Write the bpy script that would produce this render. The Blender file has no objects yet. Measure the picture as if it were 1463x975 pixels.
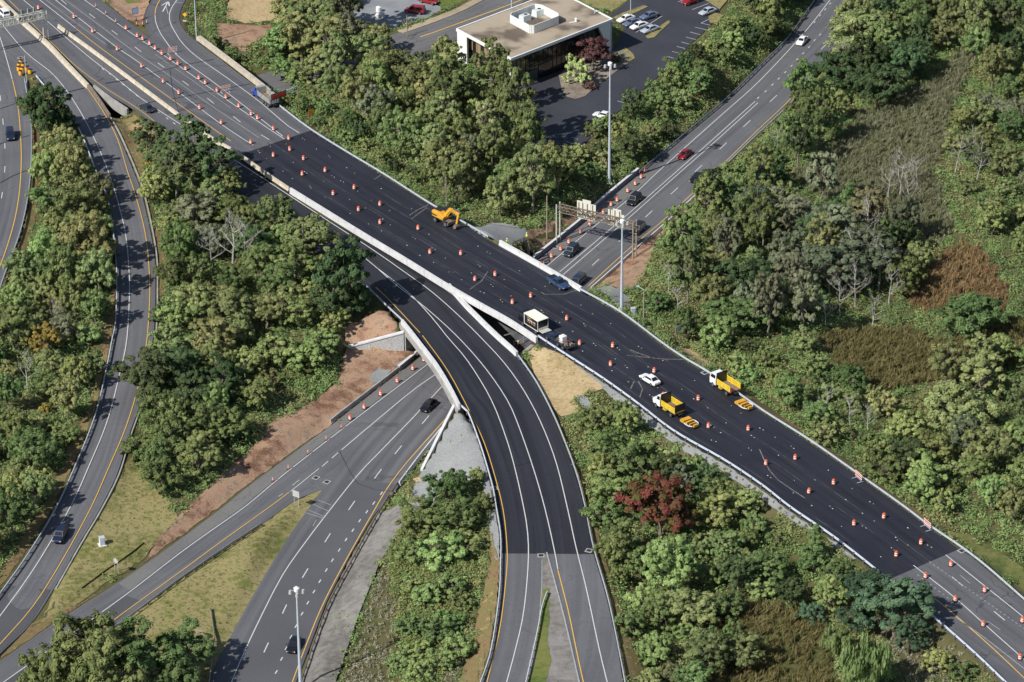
import bpy, math, random, bisect
import numpy as np
from mathutils import Vector, Matrix
from mathutils.geometry import delaunay_2d_cdt

# ------------------------------------------------------------------ camera, sky, sun, exposure
SC = bpy.context.scene
COL = SC.collection
FPX, PITCH, ROLL, CAMZ = 5000.0, math.radians(28.0), 0.008, 322.5      # focal length in photo pixels
_c, _s = math.cos(PITCH), math.sin(PITCH)
FWD = Vector((0, _c, -_s)); R0 = Vector((1, 0, 0)); D0 = Vector((0, -_s, -_c))
RGT = R0 * math.cos(ROLL) + D0 * math.sin(ROLL)
DWN = D0 * math.cos(ROLL) - R0 * math.sin(ROLL)
CAM = Vector((0, 0, CAMZ))
cam = bpy.data.cameras.new('camera'); cam.sensor_width = 36; cam.lens = FPX * 36 / 1463
cam.clip_start = 5; cam.clip_end = 8000
co = bpy.data.objects.new('camera', cam); COL.objects.link(co); SC.camera = co
M = Matrix((RGT, -DWN, -FWD)).transposed().to_4x4(); M.translation = CAM
co.matrix_world = M

SUN_EL, SUN_AZ = math.radians(42), math.radians(40)
SUN = Vector((-math.cos(SUN_AZ) * math.cos(SUN_EL), -math.sin(SUN_AZ) * math.cos(SUN_EL), math.sin(SUN_EL)))
world = bpy.data.worlds.new('World'); SC.world = world; world.use_nodes = True
nt = world.node_tree; bg = nt.nodes['Background']
sky = nt.nodes.new('ShaderNodeTexSky'); sky.sky_type = 'NISHITA'; sky.sun_disc = False
sky.sun_elevation = SUN_EL; sky.sun_rotation = math.atan2(SUN.x, SUN.y)
nt.links.new(sky.outputs[0], bg.inputs[0]); bg.inputs[1].default_value = 0.088
sl = bpy.data.lights.new('sun', 'SUN'); sl.energy = 5.0; sl.angle = math.radians(0.5); sl.color = (1.0, 0.97, 0.925)
so = bpy.data.objects.new('sun', sl); COL.objects.link(so)
so.rotation_euler = SUN.to_track_quat('Z', 'Y').to_euler(); so.location = (0, 600, 200)
SC.view_settings.view_transform = 'Standard'; SC.view_settings.look = 'None'
SC.view_settings.exposure = 0.08; SC.view_settings.gamma = 1.0
SC.view_settings.use_curve_mapping = False
SC.cycles.max_bounces = 5; SC.cycles.diffuse_bounces = 2; SC.cycles.glossy_bounces = 2
SC.cycles.transmission_bounces = 2; SC.cycles.caustics_reflective = False; SC.cycles.caustics_refractive = False
random.seed(7); RNG = np.random.default_rng(7)

# ------------------------------------------------------------------ pixels <-> places
def P(px, py, z=0.0):
    d = FWD + RGT * ((px - 731.5) / FPX) + DWN * ((py - 487.5) / FPX)
    t = (z - CAMZ) / d.z
    return CAM + d * t
def PIX(p):
    v = Vector(p) - CAM; w = v.dot(FWD)
    return 731.5 + FPX * v.dot(RGT) / w, 487.5 + FPX * v.dot(DWN) / w
def lerp_tab(t):
    ks = [a for a, _ in t]
    def f(v):
        if v <= ks[0]: return t[0][1]
        if v >= ks[-1]: return t[-1][1]
        i = bisect.bisect_right(ks, v)
        a, b = t[i - 1], t[i]
        return a[1] + (b[1] - a[1]) * (v - a[0]) / (b[0] - a[0])
    return f
_zb = lerp_tab([(0, 7.1), (200, 7.0), (350, 6.35), (620, 6.3), (975, 5.6)])
_zl = lerp_tab([(0, 7.1), (150, 7.0), (300, 6.0), (500, 4.0), (725, 1.6), (850, .6), (975, .3)])
_zw = lerp_tab([(0, 7.09), (110, 7.0), (420, 5.5)])
_zs = lerp_tab([(300, .8), (400, 1.2), (560, 3.0), (640, 3.4)])
ZF = {'main': lambda x, y: 7.2, 'top': lambda x, y: 7.185, 'B': lambda x, y: _zb(y), 'L': lambda x, y: _zl(y),
      'W': lambda x, y: _zw(y) - .015, 'H': lambda x, y: 0.0, 'E': lambda x, y: -0.012, 'street': lambda x, y: _zs(x), 'lot': lambda x, y: 3.0}
def PR(road, px, py, dz=0.0): return P(px, py, ZF[road](px, py) + dz)

# ------------------------------------------------------------------ mesh builder
class MB:
    def __init__(s): s.v = []; s.f = []; s.m = []
    def add(s, vs, fs, m=0):
        o = len(s.v); s.v += [tuple(v) for v in vs]
        for f in fs: s.f.append(tuple(i + o for i in f)); s.m.append(m)
        return s
    def hexa(s, b, t, m=0):
        return s.add(list(b) + list(t), [(3, 2, 1, 0), (4, 5, 6, 7), (0, 1, 5, 4), (1, 2, 6, 5), (2, 3, 7, 6), (3, 0, 4, 7)], m)
    def box(s, c, d, m=0, rz=0.0, ry=0.0):
        x, y, z = d[0] / 2, d[1] / 2, d[2] / 2
        R = Matrix.Rotation(rz, 3, 'Z') @ Matrix.Rotation(ry, 3, 'Y'); c = Vector(c)
        q = [c + R @ Vector(p) for p in ((-x, -y, -z), (x, -y, -z), (x, y, -z), (-x, y, -z), (-x, -y, z), (x, -y, z), (x, y, z), (-x, y, z))]
        return s.hexa(q[:4], q[4:], m)
    def cyl(s, a, b, r, r2=None, n=10, m=0):
        a = Vector(a); b = Vector(b); r2 = r if r2 is None else r2
        q = (b - a).to_track_quat('Z', 'Y')
        ring = [q @ Vector((math.cos(2 * math.pi * i / n), math.sin(2 * math.pi * i / n), 0)) for i in range(n)]
        vs = [a + e * r for e in ring] + [b + e * r2 for e in ring]
        fs = [(i, (i + 1) % n, n + (i + 1) % n, n + i) for i in range(n)] + [tuple(range(n - 1, -1, -1)), tuple(range(n, 2 * n))]
        return s.add(vs, fs, m)
    def bar(s, a, b, w, h=None, m=0):
        a = Vector(a); b = Vector(b); h = w if h is None else h
        d = (b - a).normalized(); up = Vector((0, 0, 1)) if abs(d.z) < .95 else Vector((1, 0, 0))
        l = d.cross(up).normalized() * w / 2; u = l.cross(d).normalized() * h / 2
        return s.hexa([a - l - u, a + l - u, b + l - u, b - l - u], [a - l + u, a + l + u, b + l + u, b - l + u], m)
    def loft(s, rings, m=0, cap=True):
        n = len(rings[0]); vs = [p for r in rings for p in r]; fs = []
        for k in range(len(rings) - 1):
            for i in range(n):
                j = (i + 1) % n
                fs.append((k * n + i, k * n + j, (k + 1) * n + j, (k + 1) * n + i))
        if cap: fs += [tuple(range(n - 1, -1, -1)), tuple(range((len(rings) - 1) * n, len(rings) * n))]
        return s.add(vs, fs, m)
    def sweep(s, path, prof, m=0):
        rings = []
        for i, p in enumerate(path):
            t = (path[min(i + 1, len(path) - 1)] - path[max(i - 1, 0)]); t.z = 0; t.normalize()
            n = Vector((-t.y, t.x, 0))
            rings.append([p + n * a + Vector((0, 0, b)) for a, b in prof])
        return s.loft(rings, m)
    def revolve(s, prof, n=12, m=None):
        vs = []; base = len(s.v)
        for r, z in prof: vs += [(r * math.cos(2 * math.pi * i / n), r * math.sin(2 * math.pi * i / n), z) for i in range(n)]
        s.v += vs
        for k in range(len(prof) - 1):
            for i in range(n):
                j = (i + 1) % n
                s.f.append((base + k * n + i, base + k * n + j, base + (k + 1) * n + j, base + (k + 1) * n + i)); s.m.append(m[k] if m else 0)
        s.f.append(tuple(base + (len(prof) - 1) * n + i for i in range(n))); s.m.append(m[-1] if m else 0)
        return s
    def mesh(s, name, mats):
        me = bpy.data.meshes.new(name); me.from_pydata(s.v, [], s.f)
        for q in (mats if isinstance(mats, (list, tuple)) else [mats]): me.materials.append(q)
        me.polygons.foreach_set('material_index', s.m); me.update()
        return me
    def build(s, name, mats, parent=None, smooth=False, kind=None):
        me = s.mesh(name, mats)
        if smooth: me.polygons.foreach_set('use_smooth', [True] * len(me.polygons))
        return link(name, me, parent, kind)

def link(name, me, parent=None, kind=None):
    o = bpy.data.objects.new(name, me); COL.objects.link(o)
    if parent: o.parent = parent
    if kind: o['kind'] = kind
    return o
def tag(o, label=None, cat=None, group=None):
    if label: o['label'] = label
    if cat: o['category'] = cat
    if group: o['group'] = group
    return o
def empty(name, loc, rz=0.0, label=None, cat=None, group=None):
    o = bpy.data.objects.new(name, None); COL.objects.link(o); o.location = loc; o.rotation_euler = (0, 0, rz)
    o.empty_display_size = .3
    return tag(o, label, cat, group)
def dup(o, parent=None):
    c = o.copy(); COL.objects.link(c)
    if parent: c.parent = parent
    for ch in KIDS.get(o.name, None) or o.children: dup(ch, c)
    return c
KIDS = {}
def remember(o):
    KIDS[o.name] = list(o.children)
    for ch in KIDS[o.name]: remember(ch)

# ------------------------------------------------------------------ materials
def _nodes(name):
    m = bpy.data.materials.new(name); m.use_nodes = True
    n = m.node_tree.nodes; return m, n, m.node_tree.links, n['Principled BSDF']
def mat(name, col, rough=.7, metal=0.0, var=0.0, scale=1.5, coat=0.0, spec=.5, emit=0.0):
    m, n, l, b = _nodes(name)
    b.inputs['Roughness'].default_value = rough; b.inputs['Metallic'].default_value = metal
    b.inputs['Specular IOR Level'].default_value = spec
    if coat: b.inputs['Coat Weight'].default_value = coat; b.inputs['Coat Roughness'].default_value = .08
    if emit:
        b.inputs['Emission Color'].default_value = (*col, 1); b.inputs['Emission Strength'].default_value = emit
    if var:
        tc = n.new('ShaderNodeTexCoord'); no = n.new('ShaderNodeTexNoise'); no.inputs['Scale'].default_value = scale; no.inputs['Detail'].default_value = 5
        r = n.new('ShaderNodeValToRGB'); r.color_ramp.elements[0].position = .3; r.color_ramp.elements[1].position = .7
        r.color_ramp.elements[0].color = (*[c * (1 - var) for c in col], 1); r.color_ramp.elements[1].color = (*[min(1, c * (1 + var)) for c in col], 1)
        l.new(tc.outputs['Object'], no.inputs['Vector']); l.new(no.outputs[0], r.inputs[0]); l.new(r.outputs[0], b.inputs['Base Color'])
    else: b.inputs['Base Color'].default_value = (*col, 1)
    return m
def ground_mat(name, stops, scales=(.05, .6, 4.0), weights=(.45, .35, .2), rough=.95, bump=.0, contrast=.22):
    """two to four colours mixed by three octaves of world-space noise"""
    m, n, l, b = _nodes(name)
    b.inputs['Roughness'].default_value = rough; b.inputs['Specular IOR Level'].default_value = .15
    g = n.new('ShaderNodeNewGeometry'); acc = None
    for sc, w in zip(scales, weights):
        no = n.new('ShaderNodeTexNoise'); no.inputs['Scale'].default_value = sc; no.inputs['Detail'].default_value = 4
        l.new(g.outputs['Position'], no.inputs['Vector'])
        ma = n.new('ShaderNodeMath'); ma.operation = 'MULTIPLY_ADD'; ma.inputs[1].default_value = w
        l.new(no.outputs[0], ma.inputs[0])
        if acc: l.new(acc, ma.inputs[2])
        else: ma.inputs[2].default_value = 0
        acc = ma.outputs[0]
    r = n.new('ShaderNodeValToRGB'); e = r.color_ramp.elements
    while len(e) < len(stops): e.new(.5)
    for i, c in enumerate(stops):
        e[i].position = .5 - contrast / 2 + contrast * i / (len(stops) - 1); e[i].color = (*c, 1)
    l.new(acc, r.inputs[0]); l.new(r.outputs[0], b.inputs['Base Color'])
    if bump:
        bu = n.new('ShaderNodeBump'); bu.inputs['Strength'].default_value = bump; bu.inputs['Distance'].default_value = .3
        l.new(acc, bu.inputs['Height']); l.new(bu.outputs[0], b.inputs['Normal'])
    return m
def asphalt(name, c0, c1, streak=.5, rough=.85, spec=.3, patch=.3, cracks=0.0):
    """uv x = metres across, y = metres along: long streaks, wheel tracks, blotches, grain, sealed cracks"""
    m, n, l, b = _nodes(name)
    b.inputs['Roughness'].default_value = rough; b.inputs['Specular IOR Level'].default_value = spec
    uv = n.new('ShaderNodeUVMap'); mp = n.new('ShaderNodeMapping'); mp.inputs['Scale'].default_value = (.8, .012, 1)
    l.new(uv.outputs[0], mp.inputs[0])
    n1 = n.new('ShaderNodeTexNoise'); n1.inputs['Scale'].default_value = 1.0; n1.inputs['Detail'].default_value = 3; l.new(mp.outputs[0], n1.inputs[0])
    g = n.new('ShaderNodeNewGeometry')
    n2 = n.new('ShaderNodeTexNoise'); n2.inputs['Scale'].default_value = .09; n2.inputs['Detail'].default_value = 5; l.new(g.outputs['Position'], n2.inputs[0])
    n3 = n.new('ShaderNodeTexNoise'); n3.inputs['Scale'].default_value = 2.2; n3.inputs['Detail'].default_value = 5; l.new(g.outputs['Position'], n3.inputs[0])
    def mad(a, w, c=None, k=0.0):
        q = n.new('ShaderNodeMath'); q.operation = 'MULTIPLY_ADD'; l.new(a, q.inputs[0]); q.inputs[1].default_value = w
        if c: l.new(c, q.inputs[2])
        else: q.inputs[2].default_value = k
        return q.outputs[0]
    t = 1 - streak - patch
    acc = mad(n3.outputs[0], t, mad(n2.outputs[0], patch, mad(n1.outputs[0], streak)))
    r = n.new('ShaderNodeValToRGB'); r.color_ramp.elements[0].position = .38; r.color_ramp.elements[1].position = .64
    r.color_ramp.elements[0].color = (*c0, 1); r.color_ramp.elements[1].color = (*c1, 1)
    l.new(acc, r.inputs[0]); out = r.outputs[0]
    if cracks:
        vo = n.new('ShaderNodeTexVoronoi'); vo.feature = 'DISTANCE_TO_EDGE'; vo.inputs['Scale'].default_value = .11
        wn = n.new('ShaderNodeTexNoise'); wn.inputs['Scale'].default_value = .5
        l.new(g.outputs['Position'], wn.inputs[0])
        ad = n.new('ShaderNodeMix'); ad.data_type = 'VECTOR'; ad.inputs[0].default_value = .0
        vm = n.new('ShaderNodeVectorMath'); vm.operation = 'MULTIPLY_ADD'; vm.inputs[1].default_value = (3, 3, 0); l.new(wn.outputs[1], vm.inputs[0]); l.new(g.outputs['Position'], vm.inputs[2])
        l.new(vm.outputs[0], vo.inputs['Vector'])
        lt = n.new('ShaderNodeMath'); lt.operation = 'LESS_THAN'; lt.inputs[1].default_value = .012; l.new(vo.outputs[0], lt.inputs[0])
        mk = n.new('ShaderNodeMath'); mk.operation = 'GREATER_THAN'; mk.inputs[1].default_value = .55; l.new(n2.outputs[0], mk.inputs[0])
        mu = n.new('ShaderNodeMath'); mu.operation = 'MULTIPLY'; l.new(lt.outputs[0], mu.inputs[0]); l.new(mk.outputs[0], mu.inputs[1])
        mc = n.new('ShaderNodeMath'); mc.operation = 'MULTIPLY'; mc.inputs[1].default_value = cracks; l.new(mu.outputs[0], mc.inputs[0])
        mx = n.new('ShaderNodeMix'); mx.data_type = 'RGBA'; l.new(mc.outputs[0], mx.inputs[0]); l.new(out, mx.inputs[6]); mx.inputs[7].default_value = (*[c * .4 for c in c0], 1)
        out = mx.outputs[2]
    l.new(out, b.inputs['Base Color'])
    return m
def leaf_mat(name, cols, transl=.3, hue=.035, val=.3):
    """colour by the leaf's own tone, shifted a little for each plant"""
    m = bpy.data.materials.new(name); m.use_nodes = True; n = m.node_tree.nodes; l = m.node_tree.links; n.clear()
    out = n.new('ShaderNodeOutputMaterial'); at = n.new('ShaderNodeAttribute'); at.attribute_name = 'tone'
    r = n.new('ShaderNodeValToRGB'); e = r.color_ramp.elements
    while len(e) < len(cols): e.new(.5)
    for i, c in enumerate(cols): e[i].position = i / (len(cols) - 1); e[i].color = (*c, 1)
    l.new(at.outputs['Fac'], r.inputs[0])
    oi = n.new('ShaderNodeObjectInfo'); hs = n.new('ShaderNodeHueSaturation')
    a = n.new('ShaderNodeMath'); a.operation = 'MULTIPLY_ADD'; a.inputs[1].default_value = hue * 2; a.inputs[2].default_value = .5 - hue; l.new(oi.outputs['Random'], a.inputs[0])
    w = n.new('ShaderNodeTexWhiteNoise'); w.noise_dimensions = '1D'; l.new(oi.outputs['Random'], w.inputs['W'])
    v = n.new('ShaderNodeMath'); v.operation = 'MULTIPLY_ADD'; v.inputs[1].default_value = val * 2; v.inputs[2].default_value = 1 - val; l.new(w.outputs[0], v.inputs[0])
    l.new(a.outputs[0], hs.inputs['Hue']); l.new(v.outputs[0], hs.inputs['Value']); l.new(r.outputs[0], hs.inputs['Color'])
    d = n.new('ShaderNodeBsdfDiffuse'); t = n.new('ShaderNodeBsdfTranslucent'); mx = n.new('ShaderNodeMixShader'); mx.inputs[0].default_value = transl
    l.new(hs.outputs[0], d.inputs[0]); l.new(hs.outputs[0], t.inputs[0]); l.new(d.outputs[0], mx.inputs[1]); l.new(t.outputs[0], mx.inputs[2]); l.new(mx.outputs[0], out.inputs[0])
    return m

MT = dict(
    white=mat('white_paint', (.78, .78, .76), .5), roadpaint=mat('road_paint_white', (.58, .58, .56), .7, var=.12, scale=3),
    yellowpaint=mat('road_paint_yellow', (.70, .42, .08), .7, var=.1, scale=3), oldpaint=mat('worn_road_paint', (.34, .34, .34), .8, var=.25, scale=3),
    concrete=mat('new_concrete', (.60, .60, .595), .8, var=.10, scale=.9), beige=mat('old_beige_concrete', (.50, .44, .34), .85, var=.16, scale=.8),
    greyconc=mat('grey_concrete', (.33, .32, .30), .85, var=.2, scale=.6), galv=mat('galvanised_steel', (.52, .57, .64), .45, .12, var=.08),
    rust=mat('weathered_steel', (.25, .20, .15), .7, .3, var=.3), post=mat('weathered_post', (.16, .14, .12), .8, var=.25),
    orange=mat('drum_orange', (.80, .14, .04), .5, var=.14, scale=.35), drumwhite=mat('drum_white', (.85, .82, .78), .4), rubber=mat('black_rubber', (.022, .022, .024), .8),
    black=mat('black_metal', (.025, .025, .028), .5), glass=mat('dark_window_glass', (.012, .016, .022), .06, spec=.8), chrome=mat('rim_metal', (.5, .5, .52), .3, .8),
    lamp=mat('lamp_lens', (.8, .82, .85), .15), red=mat('tail_lamp_red', (.45, .02, .02), .25), yel=mat('machine_yellow', (.68, .35, .035), .45, var=.18, scale=1.2),
    ylw=mat('truck_yellow', (.84, .58, .03), .5, var=.15, scale=1.5), wood=mat('weathered_wood', (.30, .25, .19), .9, var=.25, scale=2), signback=mat('sign_back_aluminium', (.55, .56, .54), .5, .3, var=.1),
    stone=None, bark=mat('tree_bark', (.20, .165, .13), .95, var=.3, scale=3), deadwood=mat('bare_grey_wood', (.35, .33, .30), .9, var=.2, scale=3), greysteel=mat('pale_grey_steel', (.60, .60, .53), .5, .2, var=.12),
    tan=mat('gravel_roof', (.36, .30, .22), .95, var=.16, scale=.22), signblue=mat('pale_blue_sign', (.35, .47, .72), .4), signyel=mat('warning_yellow', (.85, .42, .03), .5), signor=mat('sign_orange', (.75, .25, .02), .5),
    ledred=mat('red_message_panel', (.75, .05, .03), .5), teal=mat('dark_teal_frame', (.02, .07, .08), .5),
)
# ------------------------------------------------------------------ road outlines (photo pixels, each with its own height)
MAIN_FAR = [(60, -52), (105, -25), (145, 2), (180, 28), (215, 55), (260, 85), (310, 115), (360, 140), (398, 153), (444, 186.5), (532, 242.5), (616, 294), (663, 321), (698, 343), (714, 352),
            (766, 381), (827, 416), (887, 450), (945, 494), (981, 518), (1017, 539), (1089, 590), (1158, 634), (1237, 689), (1300, 734), (1326, 754), (1370, 785), (1394, 801), (1463, 860), (1560, 940)]
MAIN_NEAR = [(-5, -33), (40, 0), (84, 33), (150, 81), (264, 166), (310, 199), (340, 216), (378, 243), (416, 270), (520, 333), (639, 405), (729, 456), (769, 482), (810, 510), (861, 543),
             (910, 578), (964, 620), (1035, 661), (1089, 697), (1130, 729), (1195, 773), (1266, 830), (1344, 894), (1394, 938), (1436, 978), (1520, 1055)]
B_LEFT = [(-20, -17), (3, 1), (40, 33), (128, 115), (150, 130), (187, 152), (212, 172), (260, 212), (330, 268), (420, 335), (480, 378), (527, 412), (560, 443), (577, 462), (592, 483),
          (619, 516), (639, 546), (657, 578), (669, 590), (686, 633), (699, 672), (706, 699), (711, 727), (716, 765), (717, 803), (714.5, 853), (703, 930), (688, 975), (668, 1025)]
B_RIGHT = [(-5, -31), (40, 2), (84, 35.5), (150, 83.5), (264, 168.5), (310, 202), (340, 219), (376, 248), (414, 276), (520, 338.5), (637, 410), (667, 443), (692, 468), (711, 486), (728, 501), (737, 509),
           (743, 516), (764, 546), (787, 590), (802, 626), (820, 674), (833, 720), (846, 781), (866, 853), (882, 925), (890, 975), (900, 1025)]
L_RIGHT = [(-25, -14), (0, 4), (36, 37), (124, 119), (152, 164), (167, 190), (190, 243), (203, 280), (219, 355), (222, 407), (219, 480), (205, 560), (183, 625), (167, 678), (141, 730),
           (113, 777), (77, 841), (45, 890), (0, 934), (-50, 985)]
L_LEFT = [(-90, -5), (-40, 40), (0, 85), (25, 103), (40, 104), (52, 109), (88, 152), (114, 186), (138, 248), (155, 286), (164, 343), (168, 394), (166, 458), (161, 489), (152, 532), (137, 594),
          (111, 660), (78, 729), (39, 794), (0, 848), (-50, 912)]
W_RIGHT = [(-60, 20), (-10, 75), (25, 103), (37, 115), (42, 150), (44, 185), (44, 250), (39, 291), (28, 335), (14, 375), (0, 410), (-30, 470)]
W_LEFT = [(-140, 20), (-110, 80), (-90, 120), (-80, 180), (-75, 250), (-80, 320), (-90, 400), (-100, 470)]
HM_LEFT = [(1215, -60), (1168, 0), (1130, 52), (1083, 98), (1043, 139), (992, 183), (915, 247), (850, 300), (800, 345), (764, 373), (700, 427), (650, 478), (600, 534), (545, 596), (505, 640), (472, 683), (442, 725), (411, 769), (360, 853), (308, 951), (292, 990), (278, 1025)]
HM_RIGHT = [(1300, -60), (1240, 5), (1185, 75), (1133, 143), (1082, 192), (1028, 246), (996, 275), (950, 319), (899, 363), (843, 413), (760, 484), (700, 537), (650, 584), (629, 614), (570, 690), (539, 730),
            (502, 790), (466, 861), (442, 925), (423, 975), (403, 1025)]
E_LEFT = [(764, 373.5), (690, 432), (604, 504), (574, 528), (475, 606), (440, 632), (361, 690), (318, 725), (262, 767), (205, 808), (154, 842), (77, 891), (0, 945), (-60, 985)]
E_RIGHT = [(790, 395), (735, 470), (690, 515), (635, 570), (580, 615), (520, 662), (474, 692), (458, 700), (418, 717), (373, 750), (256, 829), (146, 909), (60, 968), (-5, 1012)]
S_UP = [(745, -28), (700, -8), (672, 5), (648, 17), (613, 32), (569, 47), (480, 76), (388, 102), (340, 115), (250, 139)]
S_LOW = [(800, -28), (760, -5), (700, 35), (640, 62), (560, 90), (470, 118), (400, 138), (330, 160), (255, 185)]
T_LEFT = [(232, -30), (216, 0), (206, 25), (212, 48), (235, 72), (275, 97), (330, 126), (392, 152)]
T_RIGHT = [(285, -30), (264, 2), (256, 25), (263, 43), (281, 60), (325, 93), (370, 128), (398, 153)]
LOT = [(700, 122), (755, 118), (876, 73), (893, 40), (872, 22), (905, -5), (960, -40), (1060, -40), (1035, 0), (1022, 30), (985, 65), (960, 92), (900, 145), (850, 190), (815, 225), (790, 235), (762, 215), (748, 170), (725, 140)]
def wpoly(road, pts): return [PR(road, *p) for p in pts]

# ------------------------------------------------------------------ terrain heights
X0, X1, Y0, Y1, STEP = -176.0, 176.0, 440.0, 880.0, 1.0
gx = np.arange(X0, X1 + .1, STEP); gy = np.arange(Y0, Y1 + .1, STEP)
GX, GY = np.meshgrid(gx, gy)
CTRL = [(20, 450, 5), (90, 250, 5.5), (90, 400, 4.5), (60, 550, 3.5), (30, 700, 2), (0, 900, .6), (250, 230, 6), (300, 330, 5), (250, 450, 4), (400, 400, 5), (450, 480, 4.2), (300, 600, 2), (250, 680, 1.2),
        (180, 760, .8), (430, 560, 1.0), (350, 680, .4), (300, 850, .4), (150, 950, .3), (640, 700, 3.5), (600, 800, 1.5), (660, 800, 4.5), (560, 950, 1), (660, 950, 4), (850, 620, 6), (900, 700, 4.2), (950, 800, 3.2),
        (1000, 900, 2.5), (1200, 900, 3.2), (1150, 760, 5), (1300, 950, 5), (1100, 950, 2), (950, 430, 5.5), (910, 380, 2.5), (1000, 450, 4.5), (1100, 500, 4), (1200, 600, 5.5), (1350, 700, 6.2), (1462, 780, 6.5),
        (1000, 330, 1.8), (1100, 250, 1.6), (1200, 300, .8), (1300, 450, .5), (1400, 600, 2.5), (1300, 100, 1), (1450, 100, 1), (1450, 400, 1.2), (450, 180, 6.3), (600, 250, 5.6), (700, 315, 4), (800, 280, 2.8), (780, 330, 2.2),
        (880, 230, 1.6), (950, 170, 2), (1100, 40, 2), (700, 200, 4), (500, 100, 3.2), (600, 60, 3.2), (850, 100, 3), (960, 40, 3), (750, 40, 3), (300, 40, 6), (380, 10, 5), (350, 60, 4.5), (500, 20, 3), (200, 0, 6.8)]
pts = np.array([tuple(P(*c)) for c in CTRL])
num = np.zeros_like(GX); den = np.zeros_like(GX)
for x, y, z in pts:
    w = 1.0 / ((GX - x) ** 2 + (GY - y) ** 2 + 30.0) ** 1.6
    num += w * z; den += w
TZ = num / den
for k in range(14):                                                   # low lumps
    a, b, ph, am = RNG.uniform(.03, .25), RNG.uniform(.03, .25), RNG.uniform(0, 6), RNG.uniform(.04, .12)
    TZ += am * np.sin(a * GX + b * GY + ph) * np.cos(b * GX - a * GY)
# pixel row and column of each cell
_rel = np.stack([GX, GY, TZ - CAMZ], -1)
_w = _rel @ np.array(FWD); CPX = 731.5 + FPX * (_rel @ np.array(RGT)) / _w; CPY = 487.5 + FPX * (_rel @ np.array(DWN)) / _w
def inside(poly, X, Y):
    r = np.zeros(X.shape, bool); n = len(poly)
    for i in range(n):
        x1, y1 = poly[i][0], poly[i][1]; x2, y2 = poly[(i + 1) % n][0], poly[(i + 1) % n][1]
        if y1 == y2: continue
        c = ((y1 > Y) != (y2 > Y)) & (X < (x2 - x1) * (Y - y1) / (y2 - y1) + x1)
        r ^= c
    return r
def sdist(poly, X, Y):
    d = np.full(X.shape, 1e9); n = len(poly)
    for i in range(n):
        x1, y1 = poly[i][0], poly[i][1]; x2, y2 = poly[(i + 1) % n][0], poly[(i + 1) % n][1]
        dx, dy = x2 - x1, y2 - y1; L = dx * dx + dy * dy + 1e-9
        t = np.clip(((X - x1) * dx + (Y - y1) * dy) / L, 0, 1)
        d = np.minimum(d, (X - x1 - t * dx) ** 2 + (Y - y1 - t * dy) ** 2)
    d = np.sqrt(d); return np.where(inside(poly, X, Y), -d, d)
PAVED = np.full(GX.shape, 1e9)
def zgrid(road):
    f = ZF[road]
    if road in ('main', 'top', 'H', 'E', 'lot'): return np.full(GX.shape, f(0, 0))
    tab = np.array([f(v, v) for v in range(-200, 1700)])
    src = CPX if road == 'street' else CPY
    return np.interp(src, np.arange(-200, 1700), tab)
def corridor(road, poly, k=.5, sh=1.0, lo=True, hi=True):
    global TZ, PAVED
    d = sdist(poly, GX, GY); z = zgrid(road) - .16; e = np.maximum(d - sh, 0) * k
    if lo: TZ = np.maximum(TZ, z - e)
    if hi: TZ = np.minimum(TZ, z + e)
    PAVED = np.minimum(PAVED, d)
def ring(a, b): return a + b[::-1]
corridor('lot', wpoly('lot', LOT), .4)
corridor('street', wpoly('street', ring(S_UP, S_LOW)), .5)
corridor('W', wpoly('W', ring(W_RIGHT, W_LEFT)), .5, hi=False)
corridor('L', wpoly('L', ring(L_RIGHT, L_LEFT)), .5)
corridor('W', wpoly('W', ring(W_RIGHT, W_LEFT)), .5, lo=False)
corridor('top', wpoly('top', ring(T_RIGHT, T_LEFT)), 1.4)
# at-grade pieces of the two upper carriageways; the piece over the lower highway is bridge
UPA = [p for p in MAIN_FAR if p[0] <= 700 and p[0] > 395] ; UPN = [p for p in MAIN_NEAR if 378 <= p[0] <= 600]
DNA = [(845, 426)] + [p for p in MAIN_FAR if p[0] >= 880]; DNN = [(775, 486)] + [p for p in MAIN_NEAR if p[0] >= 805]
corridor('main', wpoly('main', ring(MAIN_FAR[:3] + [(398, 153)] + UPA, [(150, 81), (300, 190)] + UPN + [(620, 393)])), .55)
corridor('main', wpoly('main', ring(DNA, DNN)), .55)
BLa = [p for p in B_LEFT if p[0] < 577]; BRa = [p for p in B_RIGHT if p[0] <= 637]
BLb = [p for p in B_LEFT if p[1] > 585]; BRb = [(745, 520)] + [p for p in B_RIGHT if p[1] > 540]
corridor('B', wpoly('B', ring(BLa, BRa)), .55, hi=False); corridor('B', wpoly('B', ring(BLb, BRb)), .55, hi=False)
corridor('B', wpoly('B', ring(B_LEFT, B_RIGHT)), .55, lo=False)
PAVED = np.minimum(PAVED, sdist(wpoly('main', ring(MAIN_FAR, MAIN_NEAR)), GX, GY))
for rd, pl in (('E', ring(E_LEFT, E_RIGHT)), ('H', ring(HM_LEFT, HM_RIGHT))): corridor(rd, wpoly(rd, pl), .62, 1.2)
def force(p3):
    """ground inside an outline given as (px, py, z) follows the outline's heights"""
    global TZ
    w3 = [P(*p) for p in p3]; m = inside(w3, GX, GY)
    # densify the outline for a smoother fill
    q = []
    for i in range(len(w3)):
        a, b = w3[i], w3[(i + 1) % len(w3)]
        for t in np.linspace(0, 1, 8, endpoint=False): q.append(a.lerp(b, t))
    n_ = np.zeros(GX.shape); d_ = np.zeros(GX.shape)
    for v in q:
        w = 1.0 / ((GX - v.x) ** 2 + (GY - v.y) ** 2 + .4) ** 1.5; n_ += w * v.z; d_ += w
    TZ = np.where(m, n_ / d_, TZ)
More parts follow.
